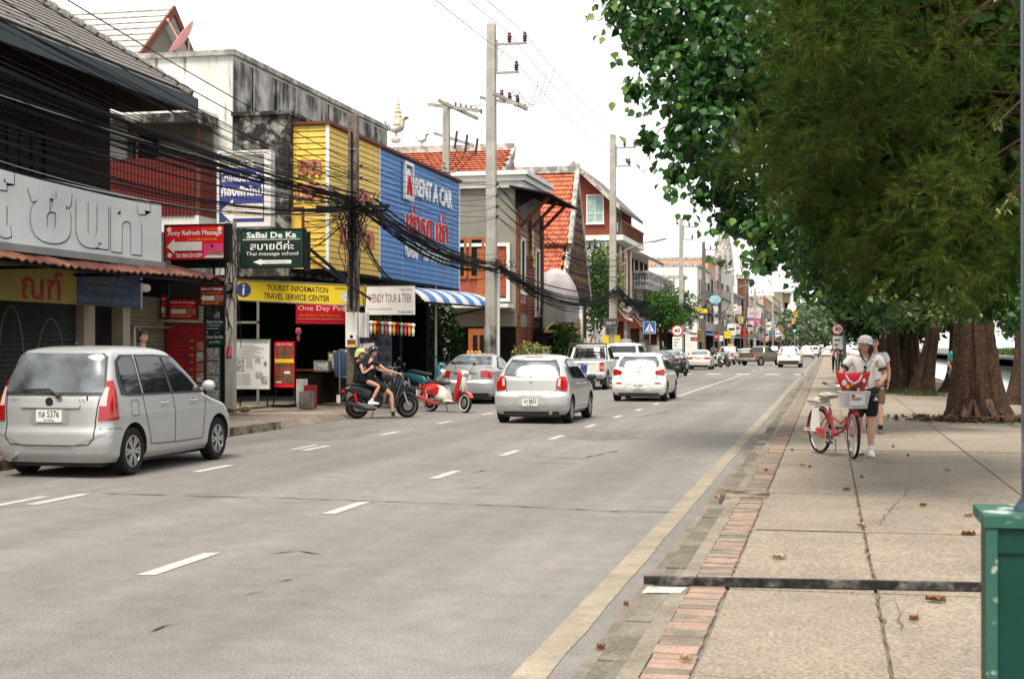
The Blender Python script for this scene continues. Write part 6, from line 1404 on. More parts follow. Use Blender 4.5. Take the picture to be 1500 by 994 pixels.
def hand_mb(w_, d, palm, curl=.5, s=1.0):
    """palm and five bent fingers from the wrist w_ along d; palm = the way the palm faces"""
    w_, d, pn = Vector(w_), Vector(d).normalized(), Vector(palm).normalized(); sd = d.cross(pn).normalized(); pn = sd.cross(d).normalized(); q = MB()
    c = w_ + d * .045 * s
    q.obox(w_ - sd * .034 * s - pn * .011 * s, sd * .068 * s, d * .085 * s, pn * .024 * s)
    for k, (o_, L) in enumerate(((-.028, .06), (-.01, .072), (.009, .068), (.027, .054))):
        b = w_ + d * .08 * s + sd * o_ * s; a1 = curl; P = [b - d * .012]
        for j in range(3):
            dd = (d * cos(a1) + pn * sin(a1)).normalized(); P.append(P[-1] + dd * L * (.45, .32, .25)[j] * s * 1.1); a1 += curl * .9
        q.tube(P, [.009 * s, .0088 * s, .008 * s, .0065 * s], 6)
    b = w_ + d * .02 * s - sd * .03 * s; q.tube([b, b + (d * .6 - sd * .6 + pn * .4).normalized() * .035 * s, b + (d * .9 - sd * .45 + pn * .7).normalized() * .062 * s], [.012 * s, .0105 * s, .008 * s], 6)
    return q
def head(parent, c, yaw, pitch=0, hair='hair_dark', style='short', skin='skin', cap=None, glasses=False):
    M = Matrix.Translation(Vector(c)) @ Matrix.Rotation(yaw, 4, 'Z') @ Matrix.Rotation(pitch, 4, 'X')      # face looks along local +y
    q = MB(); R = []
    n, m = 20, 16
    for j in range(m + 1):
        t = pi * (j + .02) / (m + .04); z = -cos(t); r = sin(t); ring = []
        for k in range(n):
            a = 2 * pi * k / n; x, y = r * cos(a), r * sin(a); zz = z
            w_ = .074 * (1 - .20 * max(0, -z - .1)); dpt = .095 * (1 - .12 * max(0, -z))
            yy = y * dpt + (.012 * max(0, -z) if y > 0 else 0)
            if y > .7 * r and -.35 < z < .25 and abs(x) < .3: yy += .016 * (1 - abs(x) / .3) * (1 - abs(z + .12) / .4)
            if y > 0 and .05 < z < .3 and .15 < abs(x) < .6: yy -= .006
            ring.append((x * w_, yy, zz * .118))
        R.append(ring)
    q.rings(R)
    for sx in (-1, 1): q.ball((sx * .074, -.005, -.012), .026, 8, 6, (.4, .7, 1.15))
    q.ball((0, .106, -.028), .013, 8, 6, (.9, .9, 1)); q.xform(M); h = q.build('head', skin, parent, 60)
    e = MB()
    for sx in (-1, 1): e.ball((sx * .029, .083, .012), .0125, 8, 6, (1.3, .6, .7))
    e.xform(M).build('eyes', 'black_print', h)
    e = MB()
    for sx in (-1, 1): e.tube([(sx * .014, .094, .03), (sx * .03, .092, .036), (sx * .047, .08, .03)], .0055, 5)
    e.xform(M).build('eyebrows', hair, h)
    MB().ball((0, .09, -.062), .025, 10, 6, (1, .4, .28)).xform(M).build('mouth', 'lip', h, 60)
    if style != 'none':
        q = MB(); R = []
        for j in range(9):
            t = pi * .5 * j / 8; ring = []
            for k in range(22):
                a = 2 * pi * k / 22; f = max(0, sin(a)); low = -.03 - .045 * (sin(a) < -.1) if style == 'short' else -.03 - .1 * max(0, -sin(a) + .35)
                z0 = low + (.062 - low) * min(1, f * 2.2); rr_ = cos(t)
                ring.append((.083 * cos(a) * rr_, -.008 + .104 * sin(a) * rr_, z0 * (1 - sin(t)) + .128 * sin(t)))
            R.append(ring)
        q.rings(R); q.xform(M).build('hair', hair, h, 60)
        if style == 'long': MB().tube([(0, -.09, .02), (.02, -.13, -.06), (.03, -.12, -.17)], [.05, .05, .015], 8).xform(M).build('ponytail', hair, h, 60)
        if style == 'bob': MB().tube([(-.08, -.02, .03), (-.085, -.03, -.06), (-.07, -.02, -.12)], [.03, .04, .02], 8).tube([(.08, -.02, .03), (.085, -.03, -.06), (.07, -.02, -.12)], [.03, .04, .02], 8).tube([(0, -.09, .0), (0, -.09, -.1)], [.06, .03], 8).xform(M).build('hair_sides', hair, h, 60)
    if cap:
        q = MB().lathe([(.098, .03), (.1, .06), (.092, .1), (.06, .135), (.01, .148)], n=20); q.xform(Matrix.Diagonal((.92, 1.1, 1, 1)))
        R = [];
        q.add([(.09 * sin(t) * s_, .085 * cos(t) * s_ + (.0 if s_ == 1 else .02), .04 - (s_ - 1) * .04) for s_ in (1, 1.72) for t in np.linspace(-1.1, 1.1, 9)], [(i, i + 1, i + 10, i + 9) for i in range(8)])
        q.xform(M).build('cap', cap, h, 60)
    if glasses: MB().ball((-.03, .088, .012), .024, 8, 6, (1.1, .35, .8)).ball((.03, .088, .012), .024, 8, 6, (1.1, .35, .8)).tube([(-.075, .0, .02), (-.05, .085, .02), (.05, .085, .02), (.075, 0, .02)], .004, 4).xform(M).build('sunglasses', 'black_print', h, 60)
    return h, M
def helmet(h, M, m, visor=True):
    q = MB(); R = []
    for j in range(10):
        t = pi * .5 * j / 9; ring = []
        for k in range(24):
            a = 2 * pi * k / 24; f = max(0, sin(a)); z0 = -.05 + .115 * min(1, f * 1.6); rr_ = cos(t) ** .8
            ring.append((.118 * cos(a) * rr_, -.008 + .138 * sin(a) * rr_, z0 * (1 - sin(t)) + .162 * sin(t)))
        R.append(ring)
    q.rings(R); q.xform(M).build('helmet', m, h, 60)
    MB().tube([(-.095, .01, .0), (-.07, .04, -.1), (0, .05, -.125), (.07, .04, -.1), (.095, .01, 0)], .008, 5).xform(M).build('chin_strap', 'trim', h)
    if visor: MB().add([(.1 * sin(t), .13 * cos(t) * s_, .07 + (.03 if s_ > 1 else 0)) for s_ in (1, 1.35) for t in np.linspace(-1, 1, 9)], [(i, i + 1, i + 10, i + 9) for i in range(8)]).xform(M).build('peak', 'trim', h)
def person(label, loc, rz, J, top='black_cloth', bottom='black_cloth', skin='skin', shoe='white_cloth', k=1.0, sleeve=.55, leg=.5, fem=False, hands=(None, None), group=None, long_leg=False, skirt=0):
    t = thing('person', label, 'person', loc, rz, group); V = {a: Vector(b) for a, b in J.items()}
    P, R, E = {}, {}, []
    def ad(n, p, r, e=None):
        P[n] = p; R[n] = r * k if not isinstance(r, tuple) else (r[0] * k, r[1] * k)
        if e: E.append((e, n))
    ad('pelvis', V['pelvis'], (.125, .105)); ad('waist', V['pelvis'].lerp(V['chest'], .45), (.105, .09) if fem else (.12, .095), 'pelvis'); ad('chest', V['chest'], (.13, .105), 'waist'); ad('neck', V['neck'], .055, 'chest'); ad('skull', V['head'], .052, 'neck')
    for s in 'lr':
        ad('hip' + s, V['hip' + s], .088, 'pelvis'); ad('thigh' + s, V['hip' + s].lerp(V['knee' + s], .45), .075, 'hip' + s); ad('knee' + s, V['knee' + s], .05, 'thigh' + s); ad('calf' + s, V['knee' + s].lerp(V['ank' + s], .35), .053, 'knee' + s); ad('ank' + s, V['ank' + s], .034, 'calf' + s)
        ad('sh' + s, V['sh' + s], .046, 'chest'); ad('uarm' + s, V['sh' + s].lerp(V['el' + s], .5), .043, 'sh' + s); ad('el' + s, V['el' + s], .035, 'uarm' + s); ad('fore' + s, V['el' + s].lerp(V['wr' + s], .4), .036, 'el' + s); ad('wr' + s, V['wr' + s], .024, 'fore' + s)
    q = to_mb(skin_mesh(P, E, R, 2))
    for i, s in enumerate('lr'):
        d, pn, cu = hands[i] or ((V['wr' + s] - V['el' + s]), Vector((1 if s == 'l' else -1, 0, 0)), .25); q.join(hand_mb(V['wr' + s], d, pn, cu, 1.0))
    body = q.build('body', skin, t, 60)
    g = 1.13
    tp = {a: P[a] for a in ('pelvis', 'waist', 'chest')}; tr_ = {'pelvis': (.142 * k, .122 * k), 'waist': (.128 * k, .112 * k), 'chest': (.146 * k, .12 * k)}; te = [('pelvis', 'waist'), ('waist', 'chest')]
    tp['tail'] = V['pelvis'] + (V['pelvis'] - V['chest']).normalized() * .06; tr_['tail'] = (.162 * k, .142 * k); te.append(('pelvis', 'tail'))
    tp['collar'] = V['chest'].lerp(V['neck'], .62); tr_['collar'] = .088 * k; te.append(('chest', 'collar'))
    for s in 'lr':
        tp['sh' + s] = P['sh' + s]; tr_['sh' + s] = .08 * k; te.append(('chest', 'sh' + s)); tp['sl' + s] = V['sh' + s].lerp(V['el' + s], sleeve); tr_['sl' + s] = .058 * k; te.append(('sh' + s, 'sl' + s))
    me = skin_mesh(tp, te, tr_, 2); o = put('shirt', me, t); me.materials.append(MATS[top])
    bp = {'pelvis': P['pelvis']}; br = {'pelvis': (.145 * k, .125 * k)}; be = []
    for s in 'lr':
        bp['hip' + s] = P['hip' + s]; br['hip' + s] = .108 * k; be.append(('pelvis', 'hip' + s)); bp['th' + s] = V['hip' + s].lerp(V['knee' + s], .5 if leg < 1 else .5); br['th' + s] = .096 * k; be.append(('hip' + s, 'th' + s))
        bp['hem' + s] = V['hip' + s].lerp(V['knee' + s], leg) if leg <= 1.1 else V['knee' + s]; br['hem' + s] = (.08 if leg > .8 else .088) * k; be.append(('th' + s, 'hem' + s))
        if long_leg: bp['cuff' + s] = V['knee' + s].lerp(V['ank' + s], .92); br['cuff' + s] = .055 * k; be.append(('hem' + s, 'cuff' + s))
    me = skin_mesh(bp, be, br, 2); put('trousers' if long_leg else 'shorts', me, t); me.materials.append(MATS[bottom])
    for s in 'lr':
        a, toe = V['ank' + s], V['toe' + s]; d = (toe - a); d.z = 0; d.normalize(); sd = Vector((-d.y, d.x, 0)); base = toe.z; R_ = []
        for f, wd, hh in ((-.075, .03, .06), (-.05, .038, .085), (0, .04, .09), (.06, .042, .07), (.12, .046, .05), (.17, .036, .04), (.19, .015, .025)):
            c = Vector((a.x, a.y, base)) + d * f; R_.append([tuple(c + sd * wd * x + Vector((0, 0, hh * z))) for x, z in ((-1, .0), (-1.05, .3), (-.75, .85), (0, 1), (.75, .85), (1.05, .3), (1, 0))])
        MB().rings(R_).build('shoe', shoe, t, 60)
        if shoe == 'white_cloth' or 1: MB().cyl(V['ank' + s] + Vector((0, 0, -.03)), V['ank' + s].lerp(V['knee' + s], .16), .043, n=10).build('sock', shoe if shoe == 'white_cloth' else 'black_cloth', t, 60)
    return t, V
def stand(stride=.0, arms=0, s=1):
    """standing or mid-stride joints, facing +y"""
    return dict(pelvis=(0, 0, .93), chest=(0, .0, 1.27), neck=(0, .01, 1.45), head=(0, .02, 1.58), hipl=(-.09, 0, .88), hipr=(.09, 0, .88), kneel=(-.1, stride * .6 + .04, .49), kneer=(.1, -stride * .2 + .04, .49), ankl=(-.1, stride, .09), ankr=(.1, -stride, .1 + abs(stride) * .2), toel=(-.1, stride + .15, 0.0), toer=(.11, -stride + .15, .0 + abs(stride) * .1),
        shl=(-.185, 0, 1.4), shr=(.185, 0, 1.4), ell=(-.25, -.04 - stride * .3, 1.12), elr=(.25, -.04 + stride * .3, 1.12), wrl=(-.24, .1 - stride * .6, .9), wrr=(.24, .1 + stride * .6, .9))

# ---- scooters: x forward, rear axle at x=0
def moto_wheel(t, x, r, w_, m='rubber', rimm='rim_metal', spokes=5, wall=None):
    o = MB().lathe([(r * .7, -w_ * .4), (r * .88, -w_ * .5), (r * .99, -w_ * .25), (r, 0), (r * .99, w_ * .25), (r * .88, w_ * .5), (r * .7, w_ * .4)], n=32, axis='y').build('wheel', m, t, 50); o.location = (x, 0, r)
    q = MB().lathe([(r * .66, -w_ * .4), (r * .74, -w_ * .5), (r * .74, w_ * .5), (r * .66, w_ * .4)], n=32, axis='y', cap=False).lathe([(.01, -w_ * .6), (r * .16, -w_ * .5), (r * .16, w_ * .5), (.01, w_ * .6)], n=12, axis='y')
    for k in range(spokes):
        a = 2 * pi * k / spokes + .3; q.obox((cos(a) * r * .1 - sin(a) * .014, -w_ * .15, sin(a) * r * .1 + cos(a) * .014), (cos(a) * r * .6, 0, sin(a) * r * .6), (sin(a) * .028, 0, -cos(a) * .028), (0, w_ * .3, 0))
    q.build('rim', rimm, o, 40)
    if wall: MB().lathe([(r * .74, -w_ * .51), (r * .84, -w_ * .56), (r * .84, w_ * .56), (r * .74, w_ * .51)], n=32, axis='y', cap=False).build('whitewall', wall, o, 40)
    MB().lathe([(.02, -w_ * .62), (r * .4, -w_ * .62), (r * .4, -w_ * .56), (.02, -w_ * .56)], n=20, axis='y').build('brake_disc', 'steel', o)
    return o
def scooter(label, loc, rz, body, panel, fender, wb=1.25, r=.28, steer=0, group=None, wall=None, rimm='grey_plastic', retro=False, cat='scooter', lean=0, shock='steel', plate=True):
    t = thing('scooter', label, cat, loc, rz, group); t.rotation_euler[0] = lean
    moto_wheel(t, 0, r, .10, wall=wall, rimm=rimm)
    if retro:
        MB().pad([(-.3, .50), (-.28, .62), (-.15, .72), (.1, .75), (.38, .72), (.5, .6), (.48, .42), (.3, .36), (.1, .4), (-.12, .42)], .15, .03).build('rear_body', body, t, 60)
        MB().pad([(.28, .70), (.5, .66), (.62, .4), (.6, .3), (.3, .3), (.2, .38), (.34, .48), (.36, .6)], .155, .02).build('side_panel', panel, t, 60)
        MB().pad([(-.2, .74), (.0, .80), (.3, .82), (.58, .79), (.62, .73), (.5, .70), (-.15, .70)], .125, .03).build('seat', 'seat_black', t, 60)
        MB().pad([(.5, .26), (.9, .24), (.95, .3), (.55, .34)], .15, .02).build('footboard', panel, t, 60)
        MB().pad([(.86, .26), (.98, .28), (1.06, .6), (1.13, .95), (1.1, 1.06), (.98, 1.04), (.96, .8), (.88, .5)], .17, .03).build('leg_shield', body, t, 60)
        MB().pad([(1.0, .55), (1.1, .55), (1.16, .9), (1.06, 1.0), (1.0, .9)], .1, .03).build('front_panel', panel, t, 60)
    else:
        MB().pad([(-.34, .70), (-.2, .80), (.0, .78), (.5, .66), (.62, .5), (.58, .3), (.42, .27), (.28, .44), (.0, .52), (-.2, .62)], .13, .03).build('rear_body', body, t, 60)
        MB().pad([(-.25, .80), (-.05, .87), (.15, .84), (.35, .80), (.62, .77), (.66, .71), (.45, .69), (-.2, .76)], .125, .03).build('seat', 'seat_black', t, 60)
        MB().pad([(.5, .24), (.88, .22), (.98, .3), (.6, .36)], .15, .02).build('footboard', 'grey_plastic', t, 60)
        MB().pad([(.84, .24), (.98, .26), (1.02, .5), (1.14, .74), (1.12, .98), (1.02, 1.02), (.96, .82), (.86, .5)], .17, .03).build('leg_shield', body, t, 60)
        MB().pad([(.98, .42), (1.1, .56), (1.26, .72), (1.28, .82), (1.16, .9), (1.06, .76), (1.0, .6)], (.15, .15), .05).build('front_panel', panel, t, 60)
    MB().tube([(-.34, .0, .58), (-.25, .0, .70)], .04, 6).pad([(-.42, .40), (-.36, .40), (-.2, .66), (-.28, .68)], .04, .01).build('rear_mudguard', 'trim', t)
    MB().box(-.40, -.32, -.07, .07, .62, .70).build('tail_light', 'tail_red', t)
    if plate: MB().box(-.47, -.44, -.09, .09, .38, .56).build('plate', 'plate', t)
    MB().tube([(.42, -.13, .22), (.2, -.17, .22), (-.02, -.17, .30), (-.28, -.17, .38)], [.022, .03, .055, .05], 10).build('exhaust', 'trim' if not retro else 'red_paint', t, 50)
    MB().box(.02, .42, -.08, .1, .18, .36).cyl((.1, -.12, .28), (.1, .13, .28), .09, n=14).build('engine', 'steel', t)
    MB().tube([(-.02, -.12, .3), (-.1, -.13, .62)], .02, 6).tube([(-.04, -.12, .36), (-.09, -.13, .56)], .032, 8).build('shock_absorber', shock, t)
    MB().tube([(.45, .08, .22), (.42, .18, .02)], .012, 5).build('side_stand', 'trim', t)
    f = bpy.data.objects.new('front_fork', None); COL.objects.link(f); f.parent = t; f.location = (1.08, 0, .8); f.rotation_euler = (0, 0, steer)
    # fork assembly in the steering frame
    def loc_(mb): return mb.xform(Matrix.Translation((-1.08, 0, -.8)))
    bpy.data.objects.remove(f)
    S2 = Matrix.Translation((1.08, 0, 0)) @ Matrix.Rotation(steer, 4, 'Z') @ Matrix.Translation((-1.08, 0, 0))
    def st(mb): return mb.xform(S2)
    wf = moto_wheel(t, 0, r, .085, wall=wall, rimm=rimm); wf.matrix_basis = S2 @ Matrix.Translation((wb, 0, r))
    st(MB().tube([(1.1, .07, .7), (wb, .075, r)], .02, 6).tube([(1.1, -.07, .7), (wb, -.075, r)], .02, 6)).build('fork', 'chrome', t, 50)
    a = [(wb + (r + .035) * cos(q_), r + (r + .035) * sin(q_)) for q_ in np.linspace(.45, 2.5, 9)]; b = [(wb + (r + .01) * cos(q_), r + (r + .01) * sin(q_)) for q_ in np.linspace(.5, 2.45, 9)][::-1]
    st(MB().pad(a + b, .065, .005)).build('front_fender', fender, t, 50)
    st(MB().tube([(1.02, .34, 1.02), (1.0, .18, 1.03), (1.06, .05, .98), (1.06, -.05, .98), (1.0, -.18, 1.03), (1.02, -.34, 1.02)], .014, 6)).build('handlebar', 'chrome', t, 50)
    for sy in (1, -1):
        st(MB().tube([(1.01, sy * .36, 1.02), (1.005, sy * .24, 1.03)], .02, 8)).build('grip', 'trim', t, 50)
        st(MB().tube([(1.03, sy * .2, 1.03), (1.08, sy * .26, 1.16), (1.06, sy * .32, 1.24)], .007, 5).ball((1.05, sy * .33, 1.26), .055, 10, 8, (.35, 1, .8))).build('mirror', 'trim', t, 50)
    st(MB().pad([(1.0, .94), (1.14, .9), (1.2, 1.0), (1.12, 1.08), (1.0, 1.07)], .12, .04)).build('handlebar_cover', panel if retro else body, t, 60)
    st(MB().ball((1.17, 0, .99) if retro else (1.24, 0, .78), .06, 12, 8, (.5, 1.2, .8))).build('headlamp', 'chrome', t, 50)
    return t
# the two riders' scooter
ra, fa = at(523, 613, z=0), at(590, 611.5, z=0)
hd = atan2(fa.y - ra.y, fa.x - ra.x)
scooter('dark blue scooter carrying two riders, pulling out from the shop', ra, hd, 'navy_plastic', 'grey_plastic', 'navy_plastic', r=.285, shock='red_print')
cs, sn = cos(hd), sin(hd)
# riders in the scooter frame: person local x = right, y = forward
J = dict(pelvis=(0, .36, .90), chest=(0, .33, 1.22), neck=(.0, .36, 1.40), head=(0, .38, 1.51), hipl=(-.09, .40, .87), hipr=(.09, .40, .87), kneel=(-.22, .78, .66), kneer=(.24, .77, .56), ankl=(-.22, .74, .3), ankr=(.26, .80, .09), toel=(-.22, .9, .26), toer=(.27, .95, .0),
         shl=(-.19, .36, 1.34), shr=(.19, .36, 1.34), ell=(-.3, .62, 1.14), elr=(.28, .60, 1.14), wrl=(-.31, .90, 1.06), wrr=(.31, .92, 1.05))
rt, V = person('rider in black t-shirt and black helmet steering the dark blue scooter', ra, hd - pi / 2, J, 'black_cloth', 'black_cloth', 'skin', 'toe_leather', sleeve=.5, leg=.72, hands=[((0, 1, -.3), (0, -.3, -1), .75), ((0, 1, -.3), (0, -.3, -1), .75)])
h, M = head(rt, (0, .39, 1.54), radians(-62), 0, 'hair_dark', 'none'); helmet(h, M, 'helmet_black')
J = dict(pelvis=(0, .02, .95), chest=(.0, .0, 1.22), neck=(.02, .04, 1.37), head=(.02, .06, 1.47), hipl=(-.09, .06, .93), hipr=(.09, .06, .93), kneel=(-.26, .45, .78), kneer=(.25, .46, .76), ankl=(-.24, .28, .40), ankr=(.24, .27, .41), toel=(-.24, .42, .34), toer=(.25, .42, .34),
         shl=(-.17, .04, 1.32), shr=(.17, .02, 1.32), ell=(-.26, .16, 1.12), elr=(.26, .06, 1.06), wrl=(-.17, .36, 1.2), wrr=(.20, .27, 1.18))
pt, V = person('passenger in black top and lime helmet holding on behind the rider', ra, hd - pi / 2, J, 'black_cloth', 'black_cloth', 'skin', 'white_cloth', k=.88, fem=True, sleeve=.3, leg=.42, hands=[((0, .6, .5), (.5, .4, 0), .6), ((-.1, .6, .6), (-.6, .3, 0), .5)])
h, M = head(pt, (.03, .07, 1.49), radians(-55), 0, 'hair_red', 'long', glasses=True); helmet(h, M, 'lime', False)
# red and cream scooter
ra2, fa2 = at(631, 602.5, z=0), at(684, 605, z=0)
scooter('red and cream retro scooter with white-walled wheels parked nose outward', ra2, radians(-27), 'red_paint', 'cream_plastic', 'red_paint', wb=1.22, r=.255, wall='cream_plastic', rimm='steel', retro=True, steer=radians(-14), lean=radians(-4), shock='chrome')
c = at(606, 583, z=.14); scooter('teal and white step-through parked in the shade of the rental shop', (c.x, c.y, .14), radians(-25), 'teal_paint', 'cream_plastic', 'teal_paint', r=.28, wb=1.2, rimm='steel', steer=.3)
c = at(575, 588, z=.1); scooter('black scooter standing behind the riders at the dark shopfront', (c.x, c.y, .08), radians(-80), 'dark_paint', 'grey_plastic', 'dark_paint')
c = at(866, 574, z=0); scooter('blue scooter parked between the silver hatchback and the white pickup', (c.x - 1.25, c.y + .3, 0), radians(-20), 'blue_paint', 'blue_paint', 'blue_paint', retro=True)
for i, (px, py, m, lab) in enumerate(((991, 553, 'dark_paint', 'black scooter parked beside the white hatchback roofline'), (997, 550, 'dark_paint', 'second black scooter parked farther along the left kerb'), (1046, 538, 'white_paint', 'white scooter parked beside the beige saloon'), (1054, 537, 'dark_paint', 'dark scooter next to the white one by the beige saloon'))):
    c = at(px, py, z=0); scooter(lab, (c.x - .3, c.y, 0), radians(-70 + 12 * i), m, 'grey_plastic', m)

# ---- bicycle
def bicycle(label, loc, rz, steer=-.28):
    t = thing('bicycle', label, 'bicycle', loc, rz); r = .325; W = 1.08; S2 = Matrix.Translation((.88, 0, 0)) @ Matrix.Rotation(steer, 4, 'Z') @ Matrix.Translation((-.88, 0, 0))
    def st(mb): return mb.xform(S2)
    for x in (0, W):
        o = MB().lathe([(r * .91, -.016), (r * .97, -.02), (r, 0), (r * .97, .02), (r * .91, .016)], n=40, axis='y', cap=False).build('wheel', 'rubber', t, 50); o.matrix_basis = (S2 if x else Matrix()) @ Matrix.Translation((x, 0, r))
        MB().lathe([(r * .86, -.012), (r * .91, -.015), (r * .91, .015), (r * .86, .012), (r * .86, -.012)], n=40, axis='y', cap=False).build('rim', 'chrome', o, 50)
        q = MB()
        for k in range(28):
            a = 2 * pi * k / 28; q.tube([(.02 * cos(a + 1), .02 * (-1) ** k, .02 * sin(a + 1)), (r * .87 * cos(a), 0, r * .87 * sin(a))], .0018, 3)
        q.build('spoke', 'chrome', o)['kind'] = 'stuff'
        MB().cyl((0, -.05, 0), (0, .05, 0), .025, n=10).build('hub', 'steel', o)
        a0, a1 = (.3, 3.3) if x == 0 else (.9, 3.0)
        a = [((r + .035) * cos(q_), (r + .035) * sin(q_)) for q_ in np.linspace(a0, a1, 14)]; b = [((r + .022) * cos(q_), (r + .022) * sin(q_)) for q_ in np.linspace(a0, a1, 14)][::-1]
        MB().pad(a + b, .03, .002).build('mudguard', 'bike_red', o, 40)
    q = MB(); bb = (.43, 0, .29); st_ = (.30, 0, .66); hdt = (.86, 0, .74); hdb = (.90, 0, .60)
    q.tube([st_, bb], .018, 8); q.tube([bb, (.66, 0, .36), (.82, 0, .52), hdb], .024, 8); q.tube([(.33, 0, .55), (.62, 0, .46), hdb], .018, 8); q.tube([hdt, hdb], .022, 8)
    for s in (-1, 1): q.tube([bb, (0, s * .06, r)], .012, 6); q.tube([(.31, s * .02, .6), (0, s * .06, r)], .010, 6); pass
    q.build('frame', 'bike_red', t, 50)
    for s in (-1, 1): st(MB().tube([hdb, (.93, s * .05, .5), (W, s * .05, r)], .014, 6)).build('fork', 'bike_red', t, 50)
    MB().pad([(-.05, .28), (.05, .38), (.38, .39), (.52, .34), (.52, .24), (.38, .2), (.0, .26)], .014, .004, c=-.07).build('chain_guard', 'bike_red', t, 50)
    MB().lathe([(.06, -.005), (.095, -.005), (.095, .005), (.06, .005)], (.43, -.1, .29), 20, 'y', cap=False).cyl((.43, -.12, .29), (.43, .1, .29), .02).build('chainring', 'chrome', t)
    MB().tube([(.43, -.12, .29), (.58, -.13, .2)], .011, 6).box(.53, .63, -.2, -.13, .185, .21).tube([(.43, .1, .29), (.28, .11, .38)], .011, 6).box(.23, .33, .12, .19, .37, .395).build('crank', 'trim', t)
    MB().tube([(.30, 0, .66), (.27, 0, .80)], .014, 8).build('seat_post', 'chrome', t)
    MB().pad([(.12, .80), (.1, .86), (.2, .89), (.36, .87), (.44, .85), (.42, .81), (.26, .79)], .10, .03).build('saddle', 'saddle_white', t, 60)
    MB().tube([(-.2, -.06, .70), (.25, -.06, .70), (.25, .06, .70), (-.2, .06, .70), (-.2, -.06, .70)], .007, 5).tube([(-.1, -.06, .7), (0, -.07, r)], .007, 5).tube([(-.1, .06, .7), (0, .07, r)], .007, 5).tube([(.1, -.06, .7), (0, -.07, r)], .007, 5).build('carrier', 'clean_white', t)
    MB().pad([(-.24, .72), (-.22, .79), (.0, .81), (.14, .79), (.14, .72)], .10, .03).build('rear_cushion', 'saddle_white', t, 60)
    MB().pad([(-.14, .38), (-.08, .66), (.10, .66), (.14, .38), (.05, .32), (-.1, .32)], .006, .002, c=-.075).build('skirt_guard', 'clean_white', t)
    q = MB(); q.tube([(.86, 0, .74), (.84, 0, .92), (.84, 0, 1.0)], .014, 8); q.tube([(.60, .30, 1.02), (.72, .27, 1.0), (.84, .08, .98), (.84, -.08, .98), (.72, -.27, 1.0), (.60, -.30, 1.02)], .012, 8); st(q).build('handlebar', 'chrome', t, 50)
    for s in (-1, 1): st(MB().tube([(.57, s * .305, 1.025), (.68, s * .28, 1.01)], .017, 8)).build('grip', 'trim', t, 50)
    B_ = []
    for z, k_ in ((.70, .8), (.92, 1)): B_.append([tuple(S2 @ Vector((1.12 + dx * .15 * k_, dy * .19 * k_, z))) for dx, dy in ((-1, -1), (-.2, -1.05), (1, -.95), (1.05, 0), (1, .95), (-.2, 1.05), (-1, 1))])
    bk = MB().rings(B_, cap=False); bk.add(B_[0], [tuple(range(7))]); bk.build('basket', 'basket_clear', t)
    MB().tube([B_[1][i % 7] for i in range(8)], .009, 5).tube([B_[0][i % 7] for i in range(8)], .006, 5).build('basket_rim', 'clean_white', t)
    q = MB()
    for i in range(7):
        for f in (0, .33, .66): a = Vector(B_[0][i]).lerp(Vector(B_[0][(i + 1) % 7]), f); b = Vector(B_[1][i]).lerp(Vector(B_[1][(i + 1) % 7]), f); q.tube([a, b], .004, 4)
    q.build('basket_wire', 'clean_white', t)['kind'] = 'stuff'
    q = MB().add([(1.285, -.1, .74), (1.285, .11, .74), (1.3, .11, .90), (1.3, -.1, .90)], [(0, 1, 2, 3)]); st(q).build('notice_paper', 'white_print', t, fix=False)
    for kk, (z, w_) in enumerate(((.87, .05), (.84, .15), (.825, .14), (.81, .12))):
        st(MB().add([(1.301, -.08, z - .005 - (kk == 0) * .012), (1.301, -.08 + w_, z - .005 - (kk == 0) * .012), (1.303, -.08 + w_, z + .003 + (kk == 0) * .012), (1.303, -.08, z + .003 + (kk == 0) * .012)], [(0, 1, 2, 3)])).build('print', 'red_print' if kk == 0 else 'stone_grey', t, fix=False)
    MB().tube([(.35, .06, .24), (.1, .2, .03), (-.1, .28, .03)], .008, 5).build('kickstand', 'chrome', t)
    MB().tube([(.05, -.09, r), (-.25, -.12, .33)], .008, 5).tube([(.05, -.09, .36), (-.25, -.12, .36)], .005, 5).build('foot_rest', 'clean_white', t)
    return t
rb, fb = at(1199, 665, z=.155), at(1256, 672, z=.155)
bh = radians(-62); u_ = Vector((cos(bh), sin(bh), 0))
bicycle('red city bicycle with cream saddles and wire basket pushed along the footway', (fb.x - u_.x * 1.08, fb.y - u_.y * 1.08, .155), bh)
bag_c = Vector((fb.x, fb.y, .155)) + Vector((-.06, -.03, .90))
bg = thing('shopping_bag', 'red flowered shopping bag with white handles sitting in the bicycle basket', 'bag', bag_c, .12); bg.scale = (.84, 1, 1.0)
R_ = []
for z, wx, wy in ((0, .17, .08), (.06, .2, .09), (.16, .25, .09), (.26, .28, .06), (.27, .275, .05)): R_.append([(wx * cos(a), wy * (abs(sin(a)) ** .6) * (1 if sin(a) > 0 else -1), z + .025 * cos(2 * a)) for a in np.linspace(0, 2 * pi, 20, endpoint=False)])
MB().rings(R_).build('bag_body', 'bag_red', bg, 60)
for yy in (-.09, .07): MB().tube([(-.12, yy, .22), (-.09, yy * 1.1, .28), (-.04, yy * 1.2, .25), (.04, yy * 1.2, .25), (.09, yy * 1.1, .28), (.12, yy, .22)] if yy > 0 else [(-.13, yy, .25), (-.08, yy - .02, .17), (0, yy - .03, .13), (.08, yy - .02, .17), (.13, yy, .25)], .014, 6).build('strap', 'white_cloth', bg, 50)
